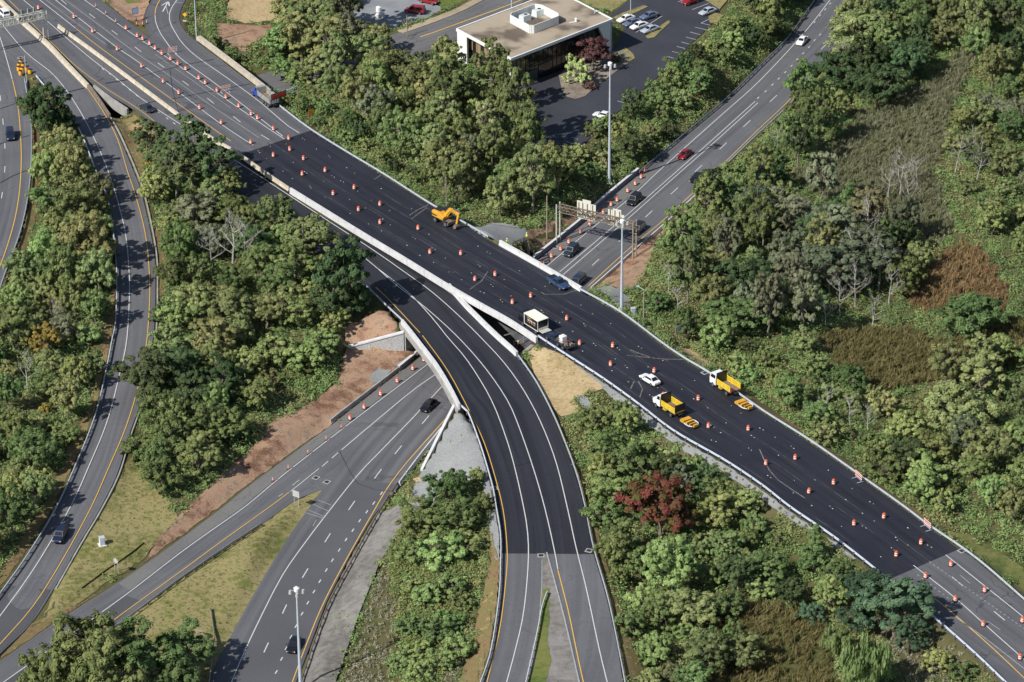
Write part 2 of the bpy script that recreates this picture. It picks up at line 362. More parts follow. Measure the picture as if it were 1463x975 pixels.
force([(651, 580, 6.0), (628, 622, 3.6), (603, 671, 1.3), (590, 697, .9), (574, 728, .9), (630, 735, 3.0), (708, 735, 5.7), (696, 672, 6.0), (684, 632, 6.1), (666, 588, 6.15)])
force([(575, 460, 6.1), (577, 469.5, 5.9), (540, 480.5, 3.9), (500, 492.5, 2.0), (480, 493, 2.3), (490, 478, 3.2), (530, 448, 4.8), (552, 438, 6.0)])      # bank behind the wing wall
force([(497, 495, 1.75), (578, 500.5, 1.6), (603, 490, 2.6), (604, 503, .4), (574, 528.5, .15), (476, 606, .1), (440, 590, .7), (470, 530, 1.3), (482, 505, 1.7)])   # bare bank in front of it
force([(741, 505, 5.9), (770, 486, 6.9), (808, 512, 7.0), (862, 546, 7.0), (880, 565, 6.9), (840, 600, 6.2), (806, 625, 6.1), (788, 588, 6.1), (765, 545, 6.1)])   # straw bank between the carriageways
force([(672, 326, 6.9), (714, 349, 6.8), (735, 356, 4.5), (772, 340, 2.0), (798, 329, 1.3), (800, 308, 2.2), (740, 322, 4.6), (700, 318, 5.6)])
force([(843, 412, .1), (899, 362, .1), (930, 335, .9), (935, 365, 1.8), (915, 410, 3.6), (893, 440, 6.4), (850, 424, 6.6), (838, 418, 4.5)])
HOLE = [tuple(P(*q, 7.0)) for q in [(104, 122), (128, 114), (160, 92), (228, 138), (187, 156), (156, 166), (130, 150)]]      # the street passes under here: open below both roads
hole_m = inside(HOLE, GX, GY); TZ = np.where(hole_m, .8, TZ)
def TH(x, y):
    fx = (x - X0) / STEP; fy = (y - Y0) / STEP
    fx = min(max(fx, 0), len(gx) - 1.001); fy = min(max(fy, 0), len(gy) - 1.001)
    i, j = int(fx), int(fy); u, v = fx - i, fy - j
    return float((TZ[j, i] * (1 - u) + TZ[j, i + 1] * u) * (1 - v) + (TZ[j + 1, i] * (1 - u) + TZ[j + 1, i + 1] * u) * v)
def THv(x, y):
    fx = np.clip((x - X0) / STEP, 0, len(gx) - 1.001); fy = np.clip((y - Y0) / STEP, 0, len(gy) - 1.001)
    i = fx.astype(int); j = fy.astype(int); u = fx - i; v = fy - j
    return (TZ[j, i] * (1 - u) + TZ[j, i + 1] * u) * (1 - v) + (TZ[j + 1, i] * (1 - u) + TZ[j + 1, i + 1] * u) * v
def G(px, py, up=0.0):
    """where the sight line of a photo pixel meets the ground (or a level `up` above the ground)"""
    zs = np.arange(9.5 + up, -1.5 + up, -.05)
    d = np.array(FWD + RGT * ((px - 731.5) / FPX) + DWN * ((py - 487.5) / FPX))
    t = (zs - CAMZ) / d[2]; x = d[0] * t; y = d[1] * t
    hit = np.nonzero(THv(x, y) + up >= zs)[0]
    i = hit[0] if len(hit) else len(zs) - 1
    return Vector((x[i], y[i], zs[i]))

def fast_mesh(name, V, Fq, mats):
    me = bpy.data.meshes.new(name); n = len(Fq); k = Fq.shape[1]
    me.vertices.add(len(V)); me.vertices.foreach_set('co', V.astype(np.float32).ravel())
    me.loops.add(n * k); me.loops.foreach_set('vertex_index', Fq.astype(np.int32).ravel())
    me.polygons.add(n); me.polygons.foreach_set('loop_start', np.arange(0, n * k, k, dtype=np.int32))
    for q in mats: me.materials.append(q)
    me.update(calc_edges=True); return me
# ------------------------------------------------------------------ draped ground patches
PATCHED = hole_m.copy(); DIRTZ = inside([tuple(P(*q, 2.0)) for q in [(488, 478), (545, 440), (580, 462), (606, 500), (474, 606), (400, 612), (480, 540)]], GX, GY)
def noisy(pts, amp):
    out = []
    for i in range(len(pts)):
        a, b = pts[i], pts[(i + 1) % len(pts)]
        n = max(1, int((a - b).length / 1.2))
        for k in range(n):
            q = a.lerp(b, k / n); out.append(Vector((q.x + random.uniform(-amp, amp), q.y + random.uniform(-amp, amp), q.z)))
    return out
def patch(name, pix, material, dz=.06, amp=.35, road=None, cell=1.0, mark=True):
    global PATCHED
    w = [P(*p) if len(p) > 2 else G(*p) if road is None else PR(road, *p) for p in pix]; w = noisy(w, amp * .6)
    if mark: PATCHED |= inside(w, GX, GY)
    xs = [p.x for p in w]; ys = [p.y for p in w]
    X, Y = np.meshgrid(np.arange(min(xs), max(xs), cell), np.arange(min(ys), max(ys), cell))
    sd = sdist(w, X, Y); keep = sd < -.35
    v2 = [Vector((p.x, p.y)) for p in w] + [Vector((x, y)) for x, y in zip(X[keep], Y[keep])]
    r = delaunay_2d_cdt(v2, [], [list(range(len(w)))], 1, 1e-4)
    if road is None: vs = [(v.x, v.y, TH(v.x, v.y) + dz) for v in r[0]]
    else:
        vs = []
        for v in r[0]:
            py = PIX((v.x, v.y, ZF[road](*PIX((v.x, v.y, 3)))))
            vs.append((v.x, v.y, ZF[road](*py) + dz))
    mb = MB().add(vs, [tuple(f) for f in r[2]])
    for q in range(len(mb.f)):                                        # faces up
        a, b, c = [Vector(mb.v[i]) for i in mb.f[q][:3]]
        if (b - a).cross(c - a).z < 0: mb.f[q] = mb.f[q][::-1]
    o = mb.build(name, material, kind='structure', smooth=True); return o
MT['mown'] = ground_mat('mown_dry_grass', [(.115, .14, .035), (.195, .18, .068), (.31, .255, .125), (.15, .165, .045)], (.09, .9, 6), (.4, .35, .25), contrast=.2, bump=.2)
MT['straw'] = ground_mat('straw_blanket', [(.30, .21, .10), (.44, .33, .18), (.52, .40, .23)], (.15, 1.5, 7), (.3, .35, .35), contrast=.2, bump=.25)
MT['gravel'] = ground_mat('grey_gravel', [(.18, .19, .187), (.27, .277, .272), (.37, .372, .366)], (.12, 4.0, 11), (.2, .4, .4), contrast=.26, bump=.25)
MT['track'] = ground_mat('gravel_track', [(.12, .11, .098), (.20, .187, .168), (.275, .26, .24)], (.12, .8, 7), (.35, .3, .35), contrast=.2, bump=.3)
MT['dirt'] = ground_mat('red_brown_dirt', [(.15, .085, .055), (.27, .16, .105), (.38, .25, .165), (.23, .17, .12)], (.09, .45, 3.0), (.35, .4, .25), contrast=.2, bump=.4)
MT['earth'] = ground_mat('dark_brown_earth', [(.085, .05, .038), (.15, .09, .065)], contrast=.2)
MT['verge'] = ground_mat('brown_leafy_verge', [(.12, .08, .04), (.24, .16, .085), (.15, .14, .05), (.32, .22, .12)], (.12, 1.0, 5), contrast=.2)
MT['sand'] = ground_mat('pale_sandy_ground', [(.30, .24, .16), (.42, .35, .24)], contrast=.2)
MT['lawn'] = ground_mat('green_lawn', [(.07, .11, .025), (.13, .16, .04), (.19, .18, .06)], (.12, 1, 5), contrast=.2)
MT['roughgrass'] = ground_mat('rough_olive_grass', [(.075, .10, .03), (.13, .14, .045), (.19, .17, .07)], (.15, 1, 5), contrast=.2, bump=.3)
MT['mulch'] = ground_mat('planting_bed', [(.16, .13, .10), (.30, .26, .21)], (.3, 2, 6), contrast=.2)
patch('mown_grass', [(461, 699), (442, 727), (411, 771), (361, 855), (309, 953), (296, 985), (50, 985), (146, 912), (256, 832), (373, 753), (416, 719)], MT['mown'])
patch('mown_grass', [(186, 655), (215, 690), (240, 712), (255, 740), (236, 762), (206, 800), (154, 833), (105, 868), (60, 890), (78, 842), (114, 778), (142, 732), (168, 680)], MT['mown'])
patch('brown_verge', [(60, 885), (104, 868), (150, 842), (76, 890), (2, 942), (2, 934), (46, 891)], MT['verge'])
patch('dirt_bank', [(494, 494, 2.0), (535, 482.5, 3.7), (577, 470.5, 5.8), (578, 462, 6.0), (555, 440, 6.0), (545, 443, 5.6), (520, 455, 4.4), (492, 477, 3.0)], MT['dirt'], dz=.08)
patch('dirt_bank', [(497, 495.5, 1.75), (578, 501, 1.6), (603, 491, 2.6), (604, 502, .4), (574, 527, .15), (475, 605), (440, 630), (361, 688), (316, 723), (260, 765), (205, 805), (220, 780), (252, 742), (312, 682), (368, 630), (392, 600), (446, 575), (484, 545), (490, 515)], MT['dirt'], dz=.08)
patch('gravel_slope', [(564, 521, .6), (581, 508, 1.5), (603, 492, 2.6), (604, 501, .5), (574, 526, .2)], MT['gravel'], dz=.16, mark=False, amp=.1)
PATCHED |= DIRTZ
patch('gravel_patch', [(528, 540), (540, 528), (558, 530), (545, 546), (530, 548)], MT['gravel'], dz=.13, mark=False)
patch('gravel_slope', [(651, 578), (604, 671), (591, 697), (575, 728), (600, 742), (640, 690), (690, 690), (700, 760), (708, 802), (713.5, 800), (713, 765), (706, 727), (696, 675), (683, 634), (665, 589)], MT['gravel'], dz=.08, amp=.1)
patch('gravel_track', [(542, 730), (570, 722), (592, 722), (570, 760), (545, 802), (515, 879), (492, 940), (478, 990), (424, 990), (446, 925), (470, 861), (506, 790)], MT['track'])
patch('leafy_verge', [(702, 760), (714, 806), (711, 853), (699, 930), (684, 978), (655, 978), (676, 910), (690, 850)], MT['verge'], dz=.07)
patch('straw_matting', [(742, 505), (768, 499), (789, 500), (815, 516), (862, 553), (862, 556), (835, 566), (822, 568), (828, 590), (801, 596), (786, 578), (766, 542)], MT['straw'], dz=.07, amp=.2)
patch('brown_earth', [(742, 503), (752, 493), (766, 486), (785, 497), (768, 498)], MT['earth'], dz=.08)
patch('gravel_patch', [(822, 568), (836, 565), (848, 585), (842, 590), (830, 578)], MT['gravel'], dz=.12)
patch('gravel_verge', [(788, 499), (812, 514), (862, 547), (911, 582), (965, 624), (1036, 665), (1090, 702), (1131, 734), (1165, 757), (1160, 761), (1128, 743), (1087, 712), (1030, 674), (960, 634), (905, 592), (865, 560)], MT['gravel'], dz=.06)
patch('gravel_verge', [(1180, 767), (1196, 777), (1222, 799), (1216, 801), (1188, 780)], MT['gravel'])
patch('leafy_verge', [(806, 626), (822, 672), (835, 720), (850, 783), (872, 855), (888, 925), (896, 978), (925, 978), (905, 920), (880, 850), (862, 790), (845, 720), (822, 660), (812, 628)], MT['verge'], dz=.07)
patch('gravel_slope', [(672, 325), (700, 318), (742, 324), (752, 330), (748, 352), (728, 352), (714, 348), (698, 340)], MT['gravel'], dz=.08)
patch('dirt_bank', [(752, 330), (775, 322), (800, 312), (830, 309), (797, 337), (762, 365), (754, 358), (748, 350)], MT['dirt'], dz=.08)
patch('dirt_bank', [(900, 362), (950, 318), (997, 275), (1012, 262), (1010, 285), (985, 300), (960, 330), (935, 350), (925, 385), (905, 412), (888, 418), (868, 408), (845, 412)], MT['dirt'], dz=.08)
patch('gravel_slope', [(843, 415), (868, 409), (890, 420), (902, 430), (894, 443), (886, 443), (830, 415)], MT['gravel'], dz=.08)
patch('straw_strip', [(960, 492), (985, 500), (1010, 516), (1016, 528), (1005, 526), (982, 510), (966, 500)], MT['straw'], dz=.1)
patch('leafy_verge', [(1016, 531), (1030, 532), (1095, 580), (1170, 630), (1250, 688), (1340, 752), (1330, 752), (1300, 730), (1237, 683), (1158, 628), (1089, 584)], MT['verge'])
patch('mown_grass', [(1345, 757), (1385, 765), (1463, 812), (1480, 862), (1463, 852), (1394, 793)], MT['roughgrass'])
patch('leafy_verge', [(154, 168), (192, 165), (212, 178), (230, 200), (205, 215), (207, 262), (222, 330), (240, 330), (235, 420), (224, 430), (224, 355), (206, 282), (192, 243), (170, 192)], MT['verge'])
patch('leafy_verge', [(163, 395), (164, 458), (158, 488), (149, 530), (134, 592), (108, 656), (75, 726), (36, 790), (-3, 843), (-3, 825), (60, 725), (100, 640), (125, 590), (140, 530), (150, 470)], MT['verge'])
patch('leafy_verge', [(46, 180), (58, 190), (62, 250), (52, 300), (46, 345), (30, 370), (20, 368), (32, 335), (42, 292), (47, 250)], MT['verge'])
patch('brown_earth', [(150, 1), (168, -20), (230, -25), (214, 0), (206, 24), (204, 38), (180, 28)], MT['dirt'], dz=.05)
patch('green_verge', [(165, -18), (205, -25), (200, 4), (182, 6)], MT['lawn'], dz=.1)
patch('straw_mound', [(330, -15), (410, -20), (440, -5), (430, 14), (400, 28), (350, 34), (322, 26)], MT['straw'], dz=.06)
patch('dirt_bank', [(310, 34), (350, 36), (390, 36), (394, 48), (360, 62), (350, 76), (320, 66), (310, 50)], MT['dirt'])
patch('gravel_lot', [(500, 25), (520, -12), (590, -25), (615, 0), (632, 14), (612, 25), (575, 37), (545, 45)], mat('gravel_lot_surface', (.24, .25, .26), .95, var=.2, scale=.2), dz=.06)
patch('green_verge', [(615, 0), (640, -14), (668, -6), (664, 2), (640, 14), (634, 13)], MT['lawn'])
patch('green_verge', [(800, -8), (870, -20), (903, -5), (874, 18), (850, 12), (828, 2)], MT['mown'])
# ------------------------------------------------------------------ roads
def cr(pts, n=6):
    """smooth curve through the points"""
    if len(pts) < 3: return [tuple(map(float, p)) for p in pts]
    A = [np.array(p, float) for p in pts]; A = [2 * A[0] - A[1]] + A + [2 * A[-1] - A[-2]]; out = []
    for i in range(1, len(A) - 2):
        p0, p1, p2, p3 = A[i - 1:i + 3]
        for k in range(n):
            t = k / n
            out.append(tuple(.5 * (2 * p1 + (p2 - p0) * t + (2 * p0 - 5 * p1 + 4 * p2 - p3) * t * t + (3 * p1 - p0 - 3 * p2 + p3) * t ** 3)))
    out.append(tuple(A[-2])); return out
def path3(pts, road, lift=0.0, dz=0.0, smooth=True):
    """points on a road; `lift` is the height above the road at which the pixel was read"""
    out = []
    for p in (cr(pts) if smooth else pts):
        z = ZF[road](p[0], p[1]); li = p[2] if len(p) > 2 else lift
        q = P(p[0], p[1], z + li); q.z = z + dz; out.append(q)
    return out
def resample(path, n=None, step=None):
    L = [0.0]
    for a, b in zip(path, path[1:]): L.append(L[-1] + (b - a).length)
    n = n or max(2, int(round(L[-1] / step)) + 1); out = []; j = 0
    for i in range(n):
        s = L[-1] * i / (n - 1)
        while j < len(L) - 2 and L[j + 1] < s: j += 1
        t = (s - L[j]) / max(1e-9, L[j + 1] - L[j]); out.append(path[j].lerp(path[j + 1], min(1, t)))
    return out
def strip(name, a, b, road, material, n=90, sub=4, dz=0.0, lifta=0, liftb=0):
    A = resample(path3(a, road, lifta, dz), n); B = resample(path3(b, road, liftb, dz), n)
    V = []; UV = []; s = 0.0
    for i in range(n):
        if i: s += ((A[i] + B[i]) / 2 - (A[i - 1] + B[i - 1]) / 2).length
        for k in range(sub + 1):
            V.append(A[i].lerp(B[i], k / sub)); UV.append(((A[i] - B[i]).length * k / sub, s))
    Fq = []
    for i in range(n - 1):
        for k in range(sub):
            q = (i * (sub + 1) + k, i * (sub + 1) + k + 1, (i + 1) * (sub + 1) + k + 1, (i + 1) * (sub + 1) + k)
            u, v, w = V[q[0]], V[q[1]], V[q[2]]
            Fq.append(q if (v - u).cross(w - u).z > 0 else q[::-1])
    # a narrow skirt closes the edge down to the ground
    for edge in (0, sub):
        o = len(V)
        for i in range(n): p = V[i * (sub + 1) + edge]; V.append(Vector((p.x, p.y, p.z - .5))); UV.append((0, 0))
        for i in range(n - 1): Fq.append((i * (sub + 1) + edge, (i + 1) * (sub + 1) + edge, o + i + 1, o + i))
    me = bpy.data.meshes.new(name); me.from_pydata([tuple(v) for v in V], [], Fq); me.materials.append(material)
    uvl = me.uv_layers.new(name='UVMap')
    for lp in me.loops: uvl.data[lp.index].uv = UV[lp.vertex_index]
    return link(name, me, kind='structure')

OLD = asphalt('old_asphalt', (.082, .083, .092), (.134, .134, .142), .5, .85, .3, .3, cracks=.5)
OLDH = asphalt('worn_asphalt', (.090, .091, .100), (.148, .148, .154), .55, .85, .3, .25, cracks=.35)
OLDL = asphalt('ramp_asphalt', (.094, .095, .104), (.148, .148, .155), .5, .85, .3, .3, cracks=.2)
FRESH = asphalt('fresh_asphalt', (.0135, .0150, .0225), (.028, .030, .041), .45, .7, .35, .35)
FRESHB = asphalt('fresh_ramp_asphalt', (.0145, .0158, .022), (.034, .035, .043), .6, .72, .35, .2)
LOTM = asphalt('parking_lot_asphalt', (.034, .036, .046), (.055, .057, .068), .2, .75, .3, .5)
STM = asphalt('street_asphalt', (.10, .10, .105), (.17, .165, .16), .4, .85, .3, .3, cracks=.6)
# the near edge of the main carriageway runs along barriers: read at barrier height
MN = [p if p[0] < 84 or p[0] > 769 else (p[0], p[1], 1.0) for p in MAIN_NEAR]
MN = [(p[0], p[1], p[2] if len(p) > 2 else (0.0 if p[0] < 84 else .0)) for p in MN]
MF = [(p[0], p[1], 0.0) for p in MAIN_FAR]
def part_of(pts, x0, x1): return [p for p in pts if x0 <= p[0] <= x1]
strip('main_road', part_of(MF, -99, 444), part_of(MN, -99, 340), 'main', OLD)
strip('main_road', part_of(MF, 444, 1370), part_of(MN, 340, 1266), 'main', FRESH, 120)
strip('main_road', part_of(MF, 1370, 9999), part_of(MN, 1266, 9999), 'main', OLD)
BL = [(p[0], p[1], 0.0) for p in B_LEFT if not 570 < p[0] < 658 or p[1] > 600] ; _k = [i for i, p in enumerate(BL) if p[0] >= 657 or p[1] > 600][0]
BL[_k:_k] = [(578.4, 458.5, 1.0), (601.4, 488, 1.0), (627.6, 522.5, 1.0), (648, 557, 1.0)]
BR = []
for p in B_RIGHT:
    if 650 < p[0] < 741: BR.append((p[0], p[1], 0.0))
    elif p[0] <= 650 and p[0] >= 84: BR.append((p[0], p[1] - 1.5, 1.0))
    else: BR.append((p[0], p[1], 0.0))
def upto(pts, y): return [p for p in pts if p[1] <= y]
def after(pts, y): return [p for p in pts if p[1] >= y]
BR = sorted(BR + [(848, 792, 0.0)], key=lambda p: p[1]); BL = sorted(BL + [(717, 791, 0.0), (300, 244, 0.0)], key=lambda p: p[1])
BR = sorted(BR + [(348, 221, 1.0)], key=lambda p: p[1])
strip('ramp_road', upto(BL, 244), upto(BR, 221), 'B', OLD)
strip('ramp_road', [p for p in BL if 244 <= p[1] <= 791], [p for p in BR if 221 <= p[1] <= 792], 'B', FRESHB, 130)
strip('ramp_road', after(BL, 791), after(BR, 792), 'B', OLDL, 60)
strip('exit_ramp_road', T_RIGHT, T_LEFT, 'top', OLD, 50)
strip('slip_road', L_RIGHT, L_LEFT, 'L', OLDL, 220, 8)
strip('side_road', W_RIGHT, W_LEFT, 'W', OLDH, 70)
HR = [(p[0], p[1], .9 if 570 <= p[0] <= 955 else 0.0) for p in HM_RIGHT]
strip('lower_highway', [(p[0], p[1], 0.0) for p in HM_LEFT], HR, 'H', OLDH, 160)
strip('lower_exit_road', E_LEFT, E_RIGHT, 'E', OLDL, 70)
strip('local_street', S_UP, S_LOW, 'street', STM, 60)
patch('parking_lot', LOT, LOTM, dz=.0, amp=.05, road='lot', cell=4)
patch('gravel_island', [(774.5, 800), (782, 790), (797, 848), (809, 895), (830, 990), (745, 990), (757, 940), (772, 880), (774, 840)], MT['track'], dz=.05, amp=.1, road='B', mark=False)
patch('weedy_verge', [(776, 842), (785, 840), (785, 870), (782, 915), (788, 945), (778, 985), (752, 985), (764, 940), (770, 890)], MT['lawn'], dz=.09, amp=.3, road='B', mark=False)
for pp in ([(922, 53), (930, 47), (955, 29.5), (958, 32), (946, 43), (935, 54), (926, 56)], [(875, 26), (890, 19), (920, 8), (926, 10), (910, 18), (880, 28)], [(888, 72), (893, 68), (905, 78), (907, 84), (896, 92), (900, 82)], [(1012, 24), (1022, 19), (1032, 22), (1024, 36), (1014, 33)], [(1003, -2), (1025, -12), (1040, 0), (1028, 14)]):
    patch('planting_island', pp, MT['mown'], dz=.12, amp=.05, road='lot', mark=False)
patch('planting_bed', [(798, 108), (803, 130), (810, 139), (822, 142), (836, 138), (850, 125), (880, 103), (896, 92), (900, 82), (893, 72), (876, 74), (810, 98)], MT['mulch'], dz=.10, amp=.05, road='lot', mark=False)
SH = asphalt('pale_worn_shoulder', (.135, .13, .125), (.20, .195, .185), .4, .9, .2, .3, cracks=.3)
patch('road_shoulder', [(603, 505), (574, 529), (475, 607), (440, 633), (361, 691), (318, 726), (262, 768), (205, 809), (170, 834), (185, 844), (254, 790), (349, 722), (398, 682), (460, 633), (537, 574), (611, 518)], SH, dz=.02, amp=.15, road='E', mark=False)
patch('road_shoulder', [(914, 248), (850, 301), (800, 346), (766, 374), (779, 380), (846, 324), (897, 283), (941, 243)], SH, dz=.012, amp=.15, road='H', mark=False)
RS = asphalt('dark_resurfaced_lane', (.066, .067, .074), (.10, .10, .107), .5, .85, .3, .3)
patch('resurfaced_lane', [(12, 837), (72, 843), (45, 889), (0, 932), (-40, 970), (-45, 908), (0, 850)], RS, dz=.045, amp=.0, road='L', mark=False)
patch('resurfaced_lane', [(179, 851), (200, 858), (146, 905), (60, 965), (0, 1006), (-18, 993), (90, 916)], RS, dz=.02, amp=.0, road='E', mark=False)
RH = asphalt('resurfaced_highway', (.078, .079, .087), (.120, .120, .127), .55, .85, .3, .3)
patch('resurfaced_lane', [(489, 684), (566, 692), (539, 728), (502, 790), (466, 861), (442, 925), (423, 975), (403, 1022), (310, 1015), (344, 943), (371, 885), (403, 822), (437, 774), (472, 728)], RH, dz=.010, amp=.0, road='H', mark=False)
sw = path3([(700, -12), (674, 1), (650, 13.5), (615, 27.5), (568, 44)], 'street'); MBs = MB().sweep(sw, [(0, -.3), (0, .14), (2.2, .14), (2.2, -.3)])
MBs.build('sidewalk', MT['sand'], kind='structure')
# ground sheet: fine inside, coarse steps out to the far distance
ex = [-3000, -1500, -700, -350, -220]; ax = np.array(ex + list(gx) + [-e for e in ex[::-1]], float)
ay = np.array([-600, 0, 250, 380] + list(gy) + [940, 1050, 1400, 2200, 4000], float)
cov = PATCHED | (PAVED < 0); er = cov.copy()
for dj in (-1, 0, 1):
    for di in (-1, 0, 1): er &= np.roll(np.roll(cov, dj, 0), di, 1)
AX, AY = np.meshgrid(ax, ay); AZ = THv(AX.ravel(), AY.ravel()).reshape(AX.shape)
AZ[4:4 + len(gy), 5:5 + len(gx)] -= np.where(er, .35, 0)      # the sheet sinks a little below roads and patches that lie on it
nx, ny = len(ax), len(ay)
idx = np.arange(nx * ny).reshape(ny, nx)
Q = np.stack([idx[:-1, :-1], idx[:-1, 1:], idx[1:, 1:], idx[1:, :-1]], -1).reshape(-1, 4)
MT['floor'] = ground_mat('forest_floor', [(.045, .055, .018), (.085, .092, .032), (.12, .10, .05), (.08, .10, .032)], bump=.3)
gme = fast_mesh('ground', np.stack([AX.ravel(), AY.ravel(), AZ.ravel()], -1), Q, [MT['floor']])
gme.polygons.foreach_set('use_smooth', [True] * len(gme.polygons))
link('ground', gme, kind='structure')

# ------------------------------------------------------------------ painted lines
class Paint:
    def __init__(s, name, material): s.name = name; s.mat = material; s.mb = MB()
    def line(s, pts, road, w=.17, dz=.016, smooth=True):
        p = resample(path3(pts, road, 0, dz + (.09 if road == 'L' else .045 if road in 'BWE' else 0), smooth), step=4.0); L = []; R = []
        for i in range(len(p)):
            t = p[min(i + 1, len(p) - 1)] - p[max(i - 1, 0)]; t.z = 0; t.normalize(); nn = Vector((-t.y, t.x, 0)) * w / 2
            L.append(p[i] + nn); R.append(p[i] - nn)
        n = len(p); s.mb.add(L + R, [(n + i, n + i + 1, i + 1, i) for i in range(n - 1)]); return s
    def dash(s, segs, road, w=.17):
        for x0, y0, x1, y1 in segs: s.line([(x0, y0), (x1, y1)], road, w)
        return s
    def dots(s, centres, road, direction, length=1.0, w=.2):
        for x, y in centres:
            d = (PR(road, x + direction[0], y + direction[1]) - PR(road, x, y)); d.z = 0; d.normalize(); c = PR(road, x, y, .016)
            q = Vector((-d.y, d.x, 0)) * w / 2; h = d * length / 2
            s.mb.add([c - h - q, c + h - q, c + h + q, c - h + q], [(0, 1, 2, 3)])
        return s
    def done(s): s.mb.build(s.name, s.mat, kind='structure')
wp = Paint('white_lane_markings', MT['roadpaint']); yp = Paint('yellow_lane_markings', MT['yellowpaint']); op = Paint('worn_lane_markings', MT['oldpaint'])
# main carriageway
wp.line([(56.6, 0), (108, 40.6)], 'main'); yp.line([(109, 41.5), (144, 69), (205, 113), (269, 159), (330, 202)], 'main', .15)
wp.line([(79, 0), (120, 32), (167, 68), (195, 87), (233, 115), (315, 177), (362, 208)], 'main')
z1 = lambda a: [(x / 3.9, y / 3.9, u / 3.9, v / 3.9) for x, y, u, v in a]
wp.dash(z1([(340, 0, 370, 25), (497, 77, 530, 103), (622, 170, 655, 195), (752, 263, 787, 290), (880, 352, 915, 378), (1017, 452, 1052, 478), (1155, 548, 1192, 578), (1300, 650, 1340, 682)]), 'main')
wp.dash([(373, 193, 385, 200)], 'main')
wp.line([(120.5, 0), (179.5, 42), (243.6, 86), (310, 133), (369, 174), (406, 199)], 'main')
op.line([(93, 0), (140, 35), (190, 73), (240, 107), (300, 150), (370, 197)], 'main', .12); op.line([(66, 0), (110, 34), (150, 63)], 'main', .1)
op.line([(222, 78), (262, 106), (330, 155)], 'main', .09)
yp.line([(231, -4), (225, 6), (221.8, 15), (221.4, 21)], 'top'); wp.line([(221.4, 22), (222.7, 33), (229, 47.6), (239, 62), (255, 81), (308, 120), (352, 154), (404, 195)], 'top')
wp.line([(253, 0), (244, 13), (242, 22), (243, 33), (250, 46), (259.6, 60.7), (279, 79.6), (325, 112), (370, 145), (411, 180), (427, 190)], 'top')
wp.dash([(251, 3.5, 261, 4.5), (240, 20, 237, 8)], 'top', .1)
# big arrow on the exit ramp
def arrow(pts, w):
    for a, b in pts: wp.line([a, b], 'top', w)
arrow([((232.5, 17), (239.6, 3.6)), ((240.6, 2.4), (231, 8)), ((240.6, 2.4), (242, 8.8))], .3)
# left upper carriageway
wp.line([(33, 0), (49, 13.5)], 'B'); wp.line([(64, 27.7), (120, 76), (167, 113), (205, 143.6), (256, 177), (310, 213), (360, 245), (462.6, 312), (532, 357), (580.5, 391), (616.4, 417), (656, 452), (693, 489), (720, 518.5), (745.6, 554), (771, 600.5), (794, 659.5), (811, 728), (822.6, 781), (838, 843), (856, 927.6), (870, 985)], 'B')
wp.dots([(147, 99), (157, 105.6), (167, 114), (176, 121), (186, 129), (196, 137), (226, 160), (239, 169.5), (249, 176.5)], 'B', (10, 7.3), 1.0)
yp.line([(2, -10), (30, 18), (70, 58), (110, 96), (150, 126), (185, 148), (207, 163), (240, 190)], 'B', .13)
wp.line([(500, 352), (537, 382), (565, 406.7), (611, 442.6), (655, 483), (693, 526), (724, 571), (740.5, 608), (762, 669.7), (778.5, 727), (792, 786.5), (797, 814)], 'B'); yp.line([(797, 815), (812, 873.7), (824, 932), (835, 982)], 'B')
wp.line([(539.5, 384), (583, 418), (616, 453), (640, 483), (668, 516), (701, 570), (722, 623), (735, 667), (748, 725), (754, 763.5), (754.6, 807), (748, 876), (736, 930), (722, 982)], 'B')
yp.line([(537, 411), (557, 430), (600, 476)], 'B', .15); yp.line([(603.6, 480), (637, 526), (662.6, 572), (691, 631), (709, 688), (719, 730), (724, 776), (724, 815), (714, 899), (694, 982)], 'B', .15)
op.line([(781, 790), (797, 848), (809, 895), (829, 982)], 'B', .25, .06); op.line([(774.5, 801), (774, 840), (771, 880)], 'B', .15, .06)
# slip road on the left
wp.line([(-8, 22), (5, 38), (38.5, 77), (77, 108), (108, 149), (133, 195), (155, 246), (169, 291), (179.5, 335), (184, 381), (185, 419.5), (181.3, 485), (172, 531), (154, 600.5), (128, 664.6), (100, 726), (51, 809.6), (0, 881), (-30, 920)], 'L')
yp.line([(-10, 0), (20, 24), (50, 50), (77, 76), (110, 108), (143.6, 154), (167, 197), (182, 245), (195, 284), (207.7, 335), (213, 383.6), (214, 424.6), (210, 485), (200, 543), (181, 608), (154, 672), (129, 728), (87, 804.5), (46, 868.6), (0, 921), (-30, 955)], 'L', .15)
wp.line([(-5, 40), (2.5, 61.5), (11, 90), (17.5, 114)], 'W'); yp.line([(18, 115), (26, 154), (30, 205), (30, 245), (27, 281), (20.5, 317), (10, 353), (1, 378), (-10, 405)], 'W', .17)
wp.dash([(.2, 137, 1.2, 145), (3.9, 170, 4.8, 179), (6.8, 205, 7.2, 213), (7.2, 238, 6.5, 247), (3.5, 275, 2.2, 284)], 'W')
